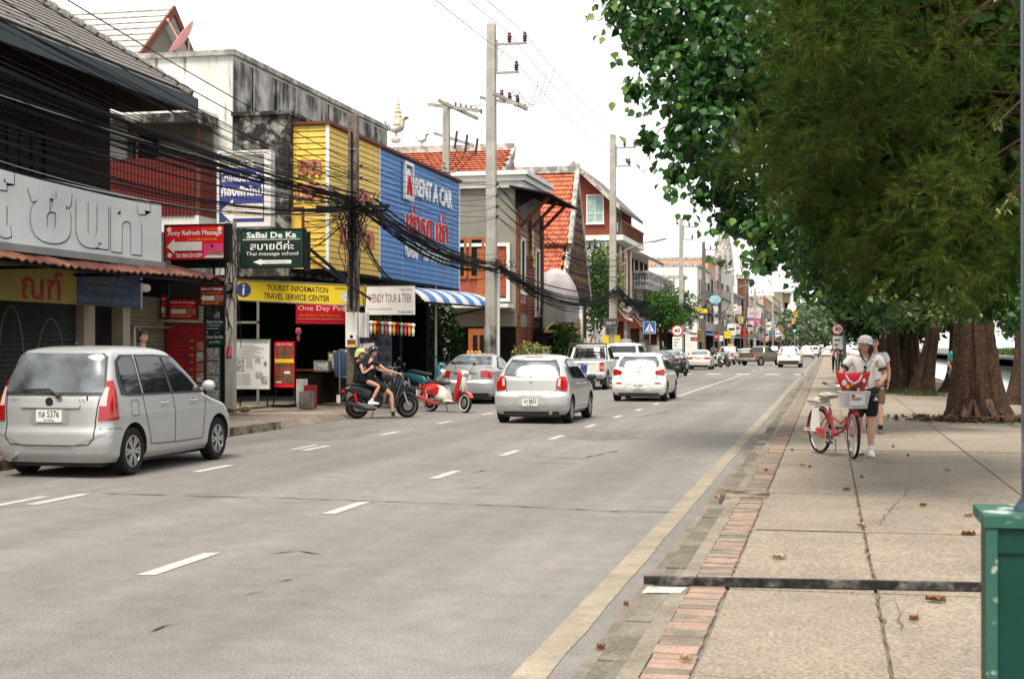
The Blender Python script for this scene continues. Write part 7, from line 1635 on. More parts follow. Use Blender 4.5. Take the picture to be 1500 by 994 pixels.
for i, (x, z, r_, m) in enumerate(((-.15, .14, .04, 'white_print'), (-.1, .09, .028, 'yellow_print'), (.0, .06, .035, 'green_print'), (.09, .1, .035, 'navy_print'), (.16, .17, .03, 'white_print'), (-.03, .12, .025, 'orange_print'), (.07, .05, .025, 'yellow_print'), (-.07, .04, .03, 'navy_print'))):
    q = MB()
    for k in range(5): a = 2 * pi * k / 5; q.ball((x + .6 * r_ * cos(a), -.088 - (.016 if abs(x) < .12 else .0), z + .6 * r_ * sin(a)), r_ * .5, 8, 5, (1, .3, 1))
    q.build('flower_print', m, bg, 60)
# ---- woman walking the bicycle (faces the camera)
wp = at(1268, 667, z=.155)
J = stand(.0); J.update(kneel=(-.08, .05, .49), ankl=(-.07, .08, .09), toel=(-.07, .22, 0), kneer=(.09, .0, .49), ankr=(.09, -.16, .12), toer=(.1, 0, .02),
    ell=(-.27, .03, 1.12), wrl=(-.18, .25, 1.03), elr=(.33, .03, 1.16), wrr=(.40, .24, 1.08), shl=(-.19, 0, 1.37), shr=(.19, 0, 1.37), neck=(0, .02, 1.43), head=(0, .03, 1.53))
wt, V = person('woman in pale t-shirt and grey cap pushing the red bicycle', (wp.x - .01, wp.y + .02, .155), pi + .1, J, 'grey_cloth', 'black_cloth', 'skin_tan', 'white_cloth', k=1.14, fem=True, sleeve=.62, leg=.95, hands=[((.3, .8, -.1), (.3, -.2, -1), .8), ((.1, .9, -.1), (-.2, -.2, -1), .8)])
h, M = head(wt, (0, .04, 1.545), radians(-42), radians(6), 'hair_dark', 'bob', 'skin_tan', cap='grey_plastic' if 0 else None)
mat('cap_grey', (.5, .47, .48), .8, col2=(.62, .58, .59), scale=30)
q = MB().lathe([(.135, .012), (.118, .022), (.1, .036), (.103, .06), (.096, .1), (.062, .135), (.01, .15)], n=20); q.xform(Matrix.Diagonal((.95, 1.12, 1, 1)))
q.add([(.1 * sin(t) * s_, .1 * cos(t) * s_, .04 - (s_ - 1) * .03) for s_ in (1, 1.45) for t in np.linspace(-1.15, 1.15, 9)], [(i, i + 1, i + 10, i + 9) for i in range(8)]); q.xform(M).build('cap', 'cap_grey', h, 60)
for sx in (-1, 1):
    a, b = (Vector(J['sh' + ('l' if sx < 0 else 'r')]), Vector(J['el' + ('l' if sx < 0 else 'r')])); c = a.lerp(b, .62); d = (b - a).normalized(); MB().cyl(c - d * .012, c + d * .016, .064, n=14).build('cuff', 'black_cloth', wt, 50)
MB().tube([(-.075, .075, 1.44), (-.05, .125, 1.38), (0, .142, 1.30), (.05, .125, 1.38), (.075, .075, 1.44)], .011, 6).build('collar', 'black_cloth', wt, 50)
MB().ball((.015, .152, 1.24), .028, 8, 6, (.8, .5, 1)).ball((.02, .152, 1.18), .028, 8, 6, (.8, .5, 1)).tube([(.0, .15, 1.3), (.015, .155, 1.15)], .005, 4).build('hanging_sunglasses', 'black_print', wt, 50)
# ---- man behind her, the person at the trunk, far walkers
mp_ = at(1284, 634, z=.155)
J = stand(.12); mt_, V = person('man in white t-shirt and brown shorts walking behind the woman', (mp_.x - .04, mp_.y, .155), pi, J, 'white_cloth', 'brown_cloth', 'skin_tan', 'toe_leather', k=1.08, leg=.98)
head(mt_, (0, .03, 1.6), 0, 0, 'hair_dark', 'short', 'skin_tan')
c = at(1382, 602, z=.155); J = stand(.03); J.update(elr=(.2, .1, 1.15), wrr=(.05, .3, 1.1))
t_, V = person('person in teal shirt half hidden behind the fluted trunk', (c.x + .3, c.y, .155), radians(-60), J, 'teal_cloth', 'dark_green_cloth', 'skin', 'toe_leather', leg=1, long_leg=True, sleeve=.8); head(t_, (0, .02, 1.6), 0, 0)
c = at(208, 600, x=-12.1); t_, V = person('person with reddish hair passing behind the silver people carrier', (c.x, c.y, .25), radians(-90), stand(.1), 'black_cloth', 'denim', 'skin', 'white_cloth', leg=1, long_leg=True); head(t_, (0, .02, 1.6), radians(-20), 0, 'hair_red', 'short')
for px, py, x_, top, bot, lab in ((1231, 548, None, 'black_cloth', 'black_cloth', 'person in black standing by the speed sign post'), (1223, 545, None, 'brown_cloth', 'black_cloth', 'person in brown standing at the footway edge by the speed sign'), (1045, 530, -11.5, 'denim', 'dark_green_cloth', 'man in blue shirt walking past the distant shops'), (1053, 530, -11.3, 'black_cloth', 'denim', 'person in dark shirt walking beside the man in blue')):
    c = at(px, py, z=.155) if x_ is None else at(px, py, x=x_); c.z = .155
    t_, V = person(lab, c, pi if x_ is None else 0, stand(.1), top, bot, 'skin_tan', 'toe_leather', leg=1, long_leg=True); head(t_, (0, .02, 1.6), 0, 0, skin='skin_tan')
# ================================================================ poles, cables, signs and small things
def pole(x, y, h, w0, w1, m, label, holes=True, group='roadside poles'):
    t = thing('utility_pole', label, 'pole', (x, y, 0), group=group)
    R = [[(sx * a, sy * a * .8, z) for sx, sy in ((-1, -.8), (-.8, -1), (.8, -1), (1, -.8), (1, .8), (.8, 1), (-.8, 1), (-1, .8))] for z, a in ((0, w0), (h * .5, (w0 + w1) / 2), (h - .06, w1), (h, w1 * .8))]
    MB().rings(R).build('shaft', m, t)
    if holes:
        q = MB()
        for k in range(int(h / .35)):
            z = 1.2 + k * .35; a = w0 + (w1 - w0) * z / h
            if z < h - .3: q.box(-.012, .012, -a * .8 - .004, -a * .8 + .01, z, z + .03)
        q.build('bolt_hole', 'black', t)['kind'] = 'stuff'
    return t
def insul(t, c, s=1, m='bolt_brown'):
    MB().lathe([(.02 * s, -.05 * s), (.04 * s, 0), (.075 * s, .02 * s), (.045 * s, .06 * s), (.08 * s, .09 * s), (.05 * s, .13 * s), (.08 * s, .16 * s), (.05 * s, .2 * s), (.06 * s, .25 * s), (.02 * s, .3 * s)], c, 10).build('insulator', m, t, 50)
def hv(t, h, w_):
    for z, L, ins in ((h - .75, 1.12, (.5, 1.05)), (h - 1.75, .85, (.75,))):
        MB().box(w_ * .9, w_ + L, -.04, .04, z - .05, z + .03).build('crossarm', 'steel', t)
        for i in ins: insul(t, (w_ + i, 0, z + .05), 1.15)
    MB().obox((w_, -.02, h - 1.7), (.08, 0, 0), (0, .04, 0), (0, 0, 1.1)).tube([(w_ + .05, 0, h - 1.3), (w_ + .4, 0, h - .8)], .015, 4).tube([(w_ + .05, 0, h - 1.25), (w_ + .35, 0, h - 1.75)], .015, 4).build('bracket', 'steel', t)
A = pole(-11.5, 48.4, 13.0, .21, .15, 'concrete_pole', 'tall square concrete pole with brown insulators beside the striped awning'); hv(A, 13, .15)
Bp = pole(-11.5, 77.2, 13.3, .21, .15, 'concrete_pole', 'second tall concrete pole, in front of the red brick house'); hv(Bp, 13.3, .15)
Cp = pole(-11.5, 114.3, 12.0, .2, .14, 'concrete_pole', 'concrete pole beyond the crossing sign with two crossarms'); hv(Cp, 12, .14)
Dp = pole(-11.3, 133, 11.4, .2, .14, 'wood_pole', 'dark pole right after the third concrete pole'); hv(Dp, 11.4, .14)
Ep = pole(-11.2, 152, 11.2, .2, .15, 'wood_pole', 'brownish pole with crossarms before the blank white end wall'); hv(Ep, 11.2, .15)
for i, y in enumerate((172, 198, 226, 260, 300, 345, 395)): q = pole(-11.2, y, 10.8, .2, .15, 'wood_pole' if i % 2 else 'concrete_pole', 'small distant pole in the line of poles running down the street', False); hv(q, 10.8, .15)
P0 = pole(-11.5, 33.6, 7.45, .15, .115, 'wood_pole', 'weathered post wrapped in cables before the yellow boards', False)
MB().box(-.02, .02, -.16, -.12, 2.6, 7.0).build('conduit', 'cable', P0)
for z in (6.1, 5.8, 5.5, 5.2): MB().lathe([(.02, 0), (.05, .02), (.03, .05), (.05, .08), (.02, .1)], (.22, -.02, z), 8).tube([(.1, 0, z + .05), (.24, 0, z + .05)], .012, 4).build('insulator', 'bolt_brown', P0)
for z in (6.55, 4.3, 3.3): MB().lathe([(.135, 0), (.135, .05)], (0, 0, z), 10, cap=False).build('strap', 'steel', P0)
# cluttered cross frame where the cables meet
MB().box(-.95, .95, -.1, -.04, 5.1, 5.18).box(-.8, .85, .04, .1, 5.02, 5.08).build('crossarm', 'dark', P0)
def boxes(parent, L_, m):
    for (x0, x1, y0, y1, z0, z1) in L_: MB().box(x0, x1, y0, y1, z0, z1).build('meter_box', m, parent)
mb_ = [at(507, 457, y=33.3), at(524, 508, y=33.3), at(526, 458, y=33.35), at(538, 494, y=33.35)]
boxes(P0, [(mb_[0].x + 11.5, mb_[1].x + 11.5, -.35, -.14, mb_[1].z, mb_[0].z), (mb_[2].x + 11.5, mb_[3].x + 11.5, -.3, -.1, mb_[3].z, mb_[2].z)], 'dirty_white')
p_ = at(508, 508, y=33.2); s2 = sign('poster', 'small taped poster with red photo print on the post box', 'poster', p_, (1, 0, 0), .24, .36, 'white_print', [('r', .05, .05, .9, .45, 'photo_print_red'), ('r', .1, .05, .8, .12, 'yellow_print'), ('c', .5, .7, .12, 'black_print')], depth=.01)
# rear pole with two heavy crossarms
R0 = pole(-15.6, 57.5, at(655, 150, y=57.5).z, .17, .14, 'concrete_pole', 'concrete pole with double wooden crossarms behind the blue shop box', True)
hr = at(655, 150, y=57.5).z
MB().obox((-.75, -.25, hr - .15), (2.1, .6, -.25), (0, .1, 0), (0, 0, .14)).build('crossarm', 'concrete_pole', R0)
MB().obox((-.2, -.6, hr - .08), (1.2, 1.8, -.5), (.09, 0, 0), (0, 0, .13)).build('crossarm', 'concrete_pole', R0)
MB().obox((-.5, -.2, hr - 1.35), (1.6, .5, -.5), (0, .1, 0), (0, 0, .13)).build('crossarm', 'concrete_pole', R0)
for k in range(6): insul(R0, (.35 + k * .2, .2 + k * .09, hr - .15 - k * .05), .7)
for k in range(3): MB().tube([(.45 + k * .42, .05 + k * .1, hr - 1.2 - k * .15), (.35 + k * .42, .05 + k * .1, hr - 1.95 - k * .15)], .05, 8).build('fuse', 'bolt_brown', R0, 50)
MB().obox((.12, -.5, 13.0 - 2.6), (.9, 1.5, -.35), (.08, 0, 0), (0, 0, .12)).build('crossarm', 'concrete_pole', A)
MB().obox((-.4, -.1, 10.35), (1.6, .25, -.3), (0, .1, 0), (0, 0, .1)).build('crossarm', 'concrete_pole', A)
for k in range(3): insul(A, (.35 + k * .22, .1 + k * .3, 10.35 - k * .05), 1.1)
for z in (7.3, 6.9, 6.5, 6.15): MB().lathe([(.02, 0), (.06, .02), (.04, .06), (.06, .1), (.02, .12)], (.24, -.05, z), 8).build('insulator', 'bolt_brown', A)
boxes(A, [(-.2, -.02, -.3, -.17, 1.0, 1.25)], 'white_print')
MB().box(-.215, .215, -.175, -.16, .6, 2.4).build('torn_posters', 'stained', A)
o = MB().tube([(-11.2, 48.2, .05), (-11.2, 48.2, 4.4)], .055, 8).build('drain_pipe', 'clean_white', None, 50); tag(o, 'white vertical pipe beside the tall concrete pole', 'pipe')
o = MB().tube([(-13.0, 46.5, .1), (-13.0, 46.5, 3.7)], .06, 8).build('awning_post', 'steel', None, 50); tag(o, 'grey steel post holding the striped awning', 'post')

# ---- cables
def cable(pts, r, label='black cable strung from pole to pole over the footway', group='cables strung between the poles', sag=0, m='cable', seg=14, n=4, name='overhead_cable'):
    a, b = Vector(pts[0]), Vector(pts[1]); P = []
    for i in range(seg + 1):
        f = i / seg; p = a.lerp(b, f); p.z -= sag * 4 * f * (1 - f); P.append(p)
    q = MB().tube(P, r, n); o = q.build(name, m, None, 60, fix=False); tag(o, label, 'cable', group); return o
rc = random.Random(3)
PV = Vector((-11.5, 14.0, 0)); Q0 = Vector((-11.5, 33.6, 0)); QA = Vector((-11.5, 48.4, 0)); QB = Vector((-11.5, 77.2, 0)); QC = Vector((-11.5, 114.3, 0)); QD = Vector((-11.3, 133, 0)); QE = Vector((-11.2, 152, 0))
L1_ = 'thin loose cable strung apart from the sheaves over the timber house'
# two thick sheaves and many loose lines from the left to the first post
for i in range(26):      # upper sheaf
    a = PV + Vector((rc.gauss(.1, .22), 0, 5.75 + rc.gauss(0, .2))); b = Q0 + Vector((rc.gauss(.05, .07), -.1, 5.3 + rc.gauss(0, .07)))
    cable((a, b), rc.choice((.006, .008, .01, .015)), 'cable in the upper thick sheaf crossing the timber house', 'upper cable sheaf', .25 + rc.gauss(0, .07))
for i in range(13):      # lower sheaf
    a = PV + Vector((rc.gauss(.1, .15), 0, 4.75 + rc.gauss(0, .16))); b = Q0 + Vector((rc.gauss(.05, .07), -.1, 5.1 + rc.gauss(0, .06)))
    cable((a, b), rc.choice((.007, .01, .015, .02)), 'cable in the lower thick sheaf sagging over the maroon railing', 'lower cable sheaf', .55 + rc.gauss(0, .06))
for i in range(24):      # loose spread
    a = PV + Vector((rc.uniform(-.3, .5), 0, rc.uniform(4.4, 7.0))); b = Q0 + Vector((.1, -.1, rc.uniform(5.0, 6.2)))
    cable((a, b), rc.choice((.005, .007, .009)), L1_, 'loose cables over the timber house', rc.uniform(.1, .6), 'steel' if i in (3, 9) else 'cable')
for i in range(4): cable((PV + Vector((.3, 0, 7.4 - i * .28)), Q0 + Vector((.2, 0, 6.15 - i * .3))), .01, L1_, 'loose cables over the timber house', .15)
# post to tall pole
L2_ = 'black cable in the thick bundle passing the blue shop boards'
for i in range(26):
    a = Q0 + Vector((rc.gauss(.2, .2), rc.uniform(0, .1), 5.2 + rc.gauss(0, .09))); b = QA + Vector((rc.gauss(.3, .1), 0, 4.45 + rc.gauss(0, .15)))
    cable((a, b), rc.choice((.009, .012, .016, .022)), L2_, 'cables passing the blue shop boards', .38 + rc.gauss(0, .14), seg=16)
for i in range(8):
    a = Q0 + Vector((.22, .05, 6.15 - (i % 4) * .3)); b = QA + Vector((.25, -.1, 7.3 - (i % 4) * .37))
    cable((a, b), .009, L2_, 'cables passing the blue shop boards', .1 + .25 * (i > 3))
L3_ = 'black cable in the sagging bundle before the temple'
for i in range(24):
    a = QA + Vector((rc.gauss(.3, .1), 0, 4.45 + rc.gauss(0, .1))); b = QB + Vector((rc.gauss(.25, .12), 0, 4.75 + rc.gauss(0, .1)))
    cable((a, b), rc.choice((.01, .014, .02, .028)), L3_, 'cables sagging before the temple', .95 + rc.gauss(0, .22), seg=18)
for i in range(10):
    a = QA + Vector((.25, 0, 7.3 - (i % 4) * .37)); b = QB + Vector((.2, 0, 6.4 - (i % 5) * .3))
    cable((a, b), .012, L3_, 'cables sagging before the temple', rc.uniform(.3, .9))
for (p, q_, n, z0, z1, sg) in ((QB, QC, 20, 4.75, 5.0, 1.3), (QC, QD, 14, 5.0, 5.3, .9), (QD, QE, 12, 5.3, 5.3, .9), (QE, Vector((-11.2, 172, 0)), 9, 5.3, 5.3, .9), (Vector((-11.2, 172, 0)), Vector((-11.2, 198, 0)), 8, 5.3, 5.3, 1.0), (Vector((-11.2, 198, 0)), Vector((-11.2, 226, 0)), 8, 5.3, 5.3, 1.1), (Vector((-11.2, 226, 0)), Vector((-11.2, 300, 0)), 8, 5.3, 5.3, 1.4)):
    sp_ = 'second tall pole and the pole beyond the crossing sign' if p is QB else 'crossing sign pole and the dark fourth pole' if p is QC else 'dark fourth pole and the brownish pole' if p is QD else 'small distant poles'
    for i in range(n):
        cable((p + Vector((rc.gauss(.2, .14), 0, z0 + rc.gauss(0, .2))), q_ + Vector((rc.gauss(.2, .14), 0, z1 + rc.gauss(0, .25)))), rc.choice((.013, .018, .024)), 'black cable sagging between the ' + sp_, 'cables between the ' + sp_, sg * rc.uniform(.5, 1.15), seg=12)
# tangles hanging off the posts
for (c, n, s) in ((Q0 + Vector((0, -.1, 5.15)), 44, .7), (Q0 + Vector((0, -.1, 4.6)), 18, .42), (QA + Vector((.35, -.1, 4.6)), 14, .45), (QB + Vector((.1, -.1, 4.7)), 12, .5), (QC + Vector((.1, 0, 5.0)), 12, .7), (QD + Vector((.1, 0, 5.2)), 12, .9), (QE + Vector((.1, 0, 5.2)), 12, .9)):
    q = MB()
    for i in range(n):
        a = c + Vector((rc.gauss(0, s * .7), rc.gauss(0, s * .4), rc.gauss(0, s * .35))); b = c + Vector((rc.gauss(0, s * .7), rc.gauss(0, s * .4), rc.gauss(0, s * .45))); mid = (a + b) / 2 + Vector((rc.gauss(0, .1), 0, -rc.uniform(.1, s)))
        q.tube([a.lerp(mid, f).lerp(mid.lerp(b, f), f) for f in np.linspace(0, 1, 8)], rc.choice((.006, .009, .014)), 4)
    for i in range(3 if s < .8 else 1):
        cc = c + Vector((rc.uniform(-.1, .35), -.1, rc.uniform(-.5, .0))); rr_ = rc.uniform(.12, .25)
        for e in range(2): q.tube([cc + Vector((rr_ * cos(t) * .6, e * .02, rr_ * sin(t) * (1 + .1 * e))) for t in np.linspace(0, 2 * pi, 14)], .01, 4)
    o = q.build('cable_tangle', 'cable', None, 60, fix=False); tag(o, 'matted tangle of looped black cable hanging off a street pole', 'cable', 'cable tangles on the poles', 'stuff')
q = MB()
for i in range(20):      # vertical runs around the weathered post
    x = rc.gauss(0, .13); z = rc.uniform(3.0, 5.3); z2 = z - rc.uniform(.5, 2.2); q.tube([Q0 + Vector((x, -.14, z)), Q0 + Vector((x + rc.gauss(0, .12), -.16, (z + z2) / 2)), Q0 + Vector((x * .6, -.14, max(.6, z2)))], rc.choice((.006, .009, .012)), 4)
tag(q.build('cable_drop', 'cable', None, 60, fix=False), 'bundle of cables running down the weathered post', 'cable', kind='stuff')
for i in range(10): cable((Q0 + Vector((-.1, 0, 4.9 + .06 * i)), Vector((-14.0, 35.8 + i * .1, 4.0 + .25 * i))), .01, 'thin service cable from the weathered post to the shop corner', 'service cables to the corner shop', .35 * rc.random() + .1)
for i in range(7): cable((Q0 + Vector((.1, 0, 4.9 - .08 * i)), Vector((-13.0, 41 + i * .9, 3.7))), .009, 'thin service cable from the weathered post to the blue boards', 'service cables to the corner shop', .2 + .1 * i)
# high voltage lines
HVp = [(QA, 13.0, .15), (QB, 13.3, .15), (QC, 12.0, .14), (QD, 11.4, .14), (QE, 11.2, .15)]
HV0 = (Vector((-10.6, 8.0, 0)), 12.6, .15)
for (a, ha, wa), (b, hb_, wb_) in zip([HV0] + HVp[:-1], HVp):
    for dx, dz in ((.5, -.4), (1.05, -.4), (.75, -1.4)):
        cable((a + Vector((wa + dx, 0, ha + dz)), b + Vector((wb_ + dx, 0, hb_ + dz))), .011, 'fine brown power line strung between the pole-top insulators', 'power lines on the pole tops', .55 if (a - b).length > 20 else .25, 'bolt_brown', seg=18)
for k in range(3):
    cable((A.location + Vector((.45 + k * .22, .1 + k * .3, 10.65)), R0.location + Vector((.75 + k * .2, .4 + k * .09, hr - .1))), .012, 'brown jumper wire from the tall pole to the rear pole crossarms', 'jumper wires to the rear pole', .15, 'bolt_brown')
    cable((A.location + Vector((.5 + k * .2, .3, 10.65)), A.location + Vector((1.0 + .1 * k, 3.5 + k, 11.6 + .4 * k))), .012, 'brown jumper wire looping up to the power line', 'jumper wires to the power line', .9, 'bolt_brown')
    cable((R0.location + Vector((.45 + k * .42, .1, hr - 1.9)), R0.location + Vector((-.1, -.15, hr - 2.5 - k * .2))), .018, 'black lead looping under the rear pole fuses', 'leads on the rear pole', .4)
# street lamps
def lamp(x, y, z, L, lab, dirx=1, dz=.9):
    t = thing('street_lamp', lab, 'street lamp', (x, y, z))
    MB().tube([(0, 0, 0), (L * .5, -.1, dz * .62), (L, -.2, dz)], .035, 8).build('arm', 'steel', t, 50)
    MB().pad([(L - .05, dz - .05), (L + .2, dz - .06), (L + .85, dz + .1), (L + .9, dz + .16), (L + .55, dz + .22), (L, dz + .08)], .14, .04).build('head', 'dirty_white', t, 50)
lamp(-11.5, 77.1, at(905, 378, x=-11.3).z, 2.1, 'street lamp on a long arm from the second tall pole over the road', dz=.85)
lamp(-11.3, 133, 7.9, 2.2, 'street lamp reaching out from the dark fourth pole', dz=.8); lamp(-11.2, 152, 8.2, 2.4, 'street lamp reaching out from the brownish pole', dz=.8); lamp(-11.2, 172, 8.4, 2.4, 'small far street lamp over the road', dz=.8)

# ---- street signs and shop signs
def rsign(px, py, x, r_px, m, items, lab, kind='round', post='steel', zb=0):
    c = at(px, py, x=x) if x is not None else at(px, py, y=m[1]); return c
def road_sign_40(px, py, y, r, lab, plate_h=.85):
    c = at(px, py, y=y); t = thing('speed_sign', lab, 'road sign', (c.x, c.y, 0))
    MB().cyl((0, .06, .1), (0, .06, c.z + r), .035).build('post', 'steel', t)
    MB().lathe([(.01, -.01), (r, -.01), (r, .01), (.01, .01)], (0, 0, c.z), 28, 'y').build('disc', 'red_print', t)
    MB().lathe([(.01, -.014), (r * .82, -.014)], (0, 0, c.z), 28, 'y', cap=False).build('field', 'white_print', t, fix=False)
    l = text_mb('40', r * 1.1, r * .75, ext=.02, bold=.02); l.xform(Matrix.Translation((-r * .55, 0, c.z - r * .37))); l.build('lettering', 'black_print', t, fix=False)
    MB().box(-r * .85, r * .85, -.01, .01, c.z - r - plate_h - .05, c.z - r - .05).build('plate', 'white_print', t)
    for k in range(3): MB().box(-r * .6, r * .5 - .1 * k, -.016, -.012, c.z - r - .25 - .2 * k, c.z - r - .18 - .2 * k).build('print', 'stone_grey', t)
    return t
road_sign_40(1227, 482, 60, .23, 'round red-ringed 40 speed sign on the footway by the trees', .5)
road_sign_40(992, 484, 93, .36, 'round red-ringed 40 speed sign at the left kerb beyond the crossing sign', .8)
cs_ = at(951, 480, y=84); t = sign('crossing_sign', 'square blue pedestrian crossing sign with white triangle at the left kerb', 'road sign', (cs_.x - .32, 84, cs_.z - .32), (1, 0, 0), .68, .68, 'blue_print', [('p', [(.5, .88), (.92, .14), (.08, .14)], 'white_print'), ('c', .5, .66, .05, 'black_print'), ('p', [(.46, .6), (.54, .6), (.56, .42), (.62, .26), (.56, .26), (.5, .38), (.42, .26), (.36, .26), (.45, .44)], 'black_print')] + [('p', [(.18 + k * .13, .17), (.25 + k * .13, .17), (.27 + k * .12, .23), (.22 + k * .12, .23)], 'black_print') for k in range(5)], depth=.03, frame='white_print', fw=.02)
MB().cyl((.34, .07, -cs_.z + .4), (.34, .07, .5), .035).build('post', 'steel', t)
c = at(895, 473, y=76.9); t = sign('street_name_sign', 'small dark eight-sided street sign on the second tall pole', 'sign', (c.x - .34, 76.8, c.z - .2), (1, 0, 0), .7, .42, 'grey_plastic', [('t', 'ซอย 9', .15, .3, .7, .4, 'white_print')], depth=.03, frame='steel')
MB().box(-.5, -.2, -.21, -.17, .9, 2.3).box(.12, .42, -.21, -.17, .9, 2.3).build('yellow_sheet', 'yellow_print', Bp)
# big signs by the corner shop, facing down the street
def fs(px0, py0, px1, py1, y): a = at(px0, py1, y=y); b = at(px1, py0, y=y); return a, b.x - a.x, b.z - a.z
a, w_, h_ = fs(242, 329, 328, 380, 29.5)
FLW = [('c', .07, .88, .07, 'white_print'), ('c', .07, .88, .03, 'yellow_print'), ('c', .93, .88, .07, 'white_print'), ('c', .93, .88, .03, 'yellow_print'), ('c', .08, .12, .07, 'white_print'), ('c', .08, .12, .03, 'yellow_print')]
MASS = [('r', .65, .03, .34, .42, 'pink_print'), ('p', [(.66, .03), (.99, .03), (.99, .16), (.85, .14), (.7, .1)], 'white_print'), ('p', [(.72, .12), (.98, .1), (.98, .3), (.9, .27), (.84, .2), (.74, .2)], 'skin_print'), ('c', .81, .33, .06, 'skin_print'), ('c', .80, .38, .05, 'black_print'), ('p', arrow(.03, .63, .38, .13, .13), 'white_print')]
t = sign('massage_sign', 'red lit board reading Anny Refresh Massage with white arrow, above the awning', 'sign', a, (1, 0, .0), w_, h_, 'red_print',
     [('t', 'Anny Refresh Massage', .04, .67, .92, .18, 'white_print', .02), ('t', 'นวดเพื่อสุขภาพ', .38, .52, .5, .12, 'orange_print', .01), ('t', 'แอนนี่ รีเฟรช นวด', .63, .86, .25, .06, 'orange_print'), ('t', 'Tel. 064-224 6299', .18, .05, .45, .13, 'white_print', .02)] + FLW + MASS, depth=.22, frame='black', fw=.025)
MB().box(w_ + .02, w_ + .12, .0, .2, -.08, h_ + .03).box(.1, w_, .06, .12, -.2, -.03).box(.15, .19, .06, .12, -1.2, -.03).box(w_ - .3, w_ - .26, .06, .12, -1.2, -.03).build('bracket', 'black', t)
a, w_, h_ = fs(354, 336, 443, 391, 32.5)
t = sign('massage_school_sign', 'dark green board reading Sabai De Ka Thai massage school with white arrow', 'sign', a, (1, 0, 0), w_, h_, 'black_print',
     [('r', 0, 0, 1, 1, 'green_print'), ('r', .02, .02, .96, .7, 'green_dark' if 'green_dark' in MATS else 'green_print'), ('t', 'SaBai De Ka', .08, .78, .82, .17, 'white_print', .03), ('r', .02, .735, .94, .015, 'white_print'), ('t', 'สบายดีค่ะ', .14, .46, .72, .24, 'white_print', .012), ('t', 'Thai massage school', .07, .28, .86, .13, 'white_print', .0), ('p', arrow(.19, .82, .13, .05, .14), 'white_print'), ('t', 'information', .4, .105, .34, .05, 'green_print')], depth=.2, frame='black', fw=.03)
MB().box(w_ + .03, w_ + .13, 0, .2, -.1, h_ - .05).tube([(w_, .1, .3), (w_ + 1.6, .4, -.8)], .03, 5).build('bracket', 'black', t)
a, w_, h_ = fs(321, 222, 394, 330, 33.0)
t = sign('guesthouse_sign', 'tall white and navy rooms sign with white arrow and orange phone numbers', 'sign', a, (1, 0, 0), w_, h_, 'clean_white',
     [('r', .0, .04, .90, .93, 'navy_print'), ('r', .0, .78, .9, .19, 'grey_render'), ('t', 'บริการ', .2, .79, .5, .12, 'white_print', .02), ('t', 'ไกลแน่นอกรัก', .04, .60, .84, .13, 'white_print', .03), ('t', 'ห้องพักใหม่', .04, .40, .84, .15, 'white_print', .04), ('p', arrow(.02, .88, .19, .10, .26), 'white_print'), ('t', '053-212779', .3, .205, .56, .07, 'orange_print', .0), ('t', '053-219510', .3, .11, .56, .07, 'orange_print', .0), ('t', '☎', .15, .16, .12, .05, 'orange_print')], depth=.25, frame='clean_white', fw=.05)
# tourist sign hung between the shop corner and the post
aL = at(343.5, 438.5, x=-14.75); bR = at(534, 447.5, y=34.6); aT = at(343.5, 410, x=-14.75)
dv = bR - aL; hh = aT.z - aL.z
t = sign('tourist_sign', 'long yellow board reading Tourist Information Travel Service Center', 'sign', aL, (dv.x, dv.y, 0), hypot(dv.x, dv.y), hh, 'yellow_print',
     [('c', .066, .52, .38, 'navy_print'), ('t', 'i', .058, .25, .016, .55, 'white_print', .012, .02), ('t', 'TOURIST INFORMATION', .245, .56, .47, .3, 'black_print', .01), ('t', 'TRAVEL SERVICE CENTER', .22, .12, .51, .3, 'black_print', .01), ('t', 'WENDY TOUR', .76, .78, .17, .09, 'black_print'), ('c', .86, .38, .3, 'white_print'), ('c', .86, .38, .25, 'stone_grey'), ('c', .86, .38, .22, 'white_print'), ('t', 'T.A.T', .838, .3, .045, .14, 'black_print')], depth=.12, frame='steel', fw=.03, roll=atan2(-dv.z, hypot(dv.x, dv.y)) * -1 * -1)
a, w_, h_ = fs(433, 445, 509, 474, 34.9)
sign('bus_banner', 'red banner reading One Day Pai hung under the yellow tourist board', 'banner', a, (1, 0, -.03), w_, h_, 'red_print', [('t', 'One Day Pai', .04, .62, .86, .32, 'white_print', .0), ('t', 'Bus Service to PAI (One way)', .08, .36, .78, .14, 'orange_print', .01), ('t', 'Pick up from your hotel. Drop off the bus station', .05, .22, .88, .08, 'white_print'), ('r', .03, .06, .94, .03, 'pink_print'), ('c', .97, .78, .16, 'white_print')], depth=.01)
a, w_, h_ = fs(535, 418, 608, 461, 36.3)
t = sign('tour_banner', 'hanging white cloth banner reading Wendy Tour & Trek above the paper lanterns', 'banner', a, (1, .0, 0), w_, h_, 'clean_white', [('t', 'WENDY TOUR & TREK', .06, .42, .88, .3, 'maroon_print', .0), ('t', '☎ 053 208299', .72, .83, .22, .07, 'navy_print'), ('t', 'One Day Tour & Rafting Trekking', .04, .16, .5, .07, 'navy_print'), ('t', 'Tel. 081-3664523', .66, .06, .3, .07, 'navy_print')], depth=.01)
MB().cyl((-.05, 0, h_ + .02), (w_ + .05, 0, h_ + .02), .02).build('rail', 'dark', t)
LC = ['red_print', 'white_print', 'orange_print', 'dim_red', 'green_lantern', 'pink_lantern', 'white_print', 'orange_print', 'dim_red', 'green_lantern', 'pink_lantern', 'orange_print', 'white_print']
mat('green_lantern', (.25, .42, .3), .7); mat('pink_lantern', (.62, .12, .2), .7)
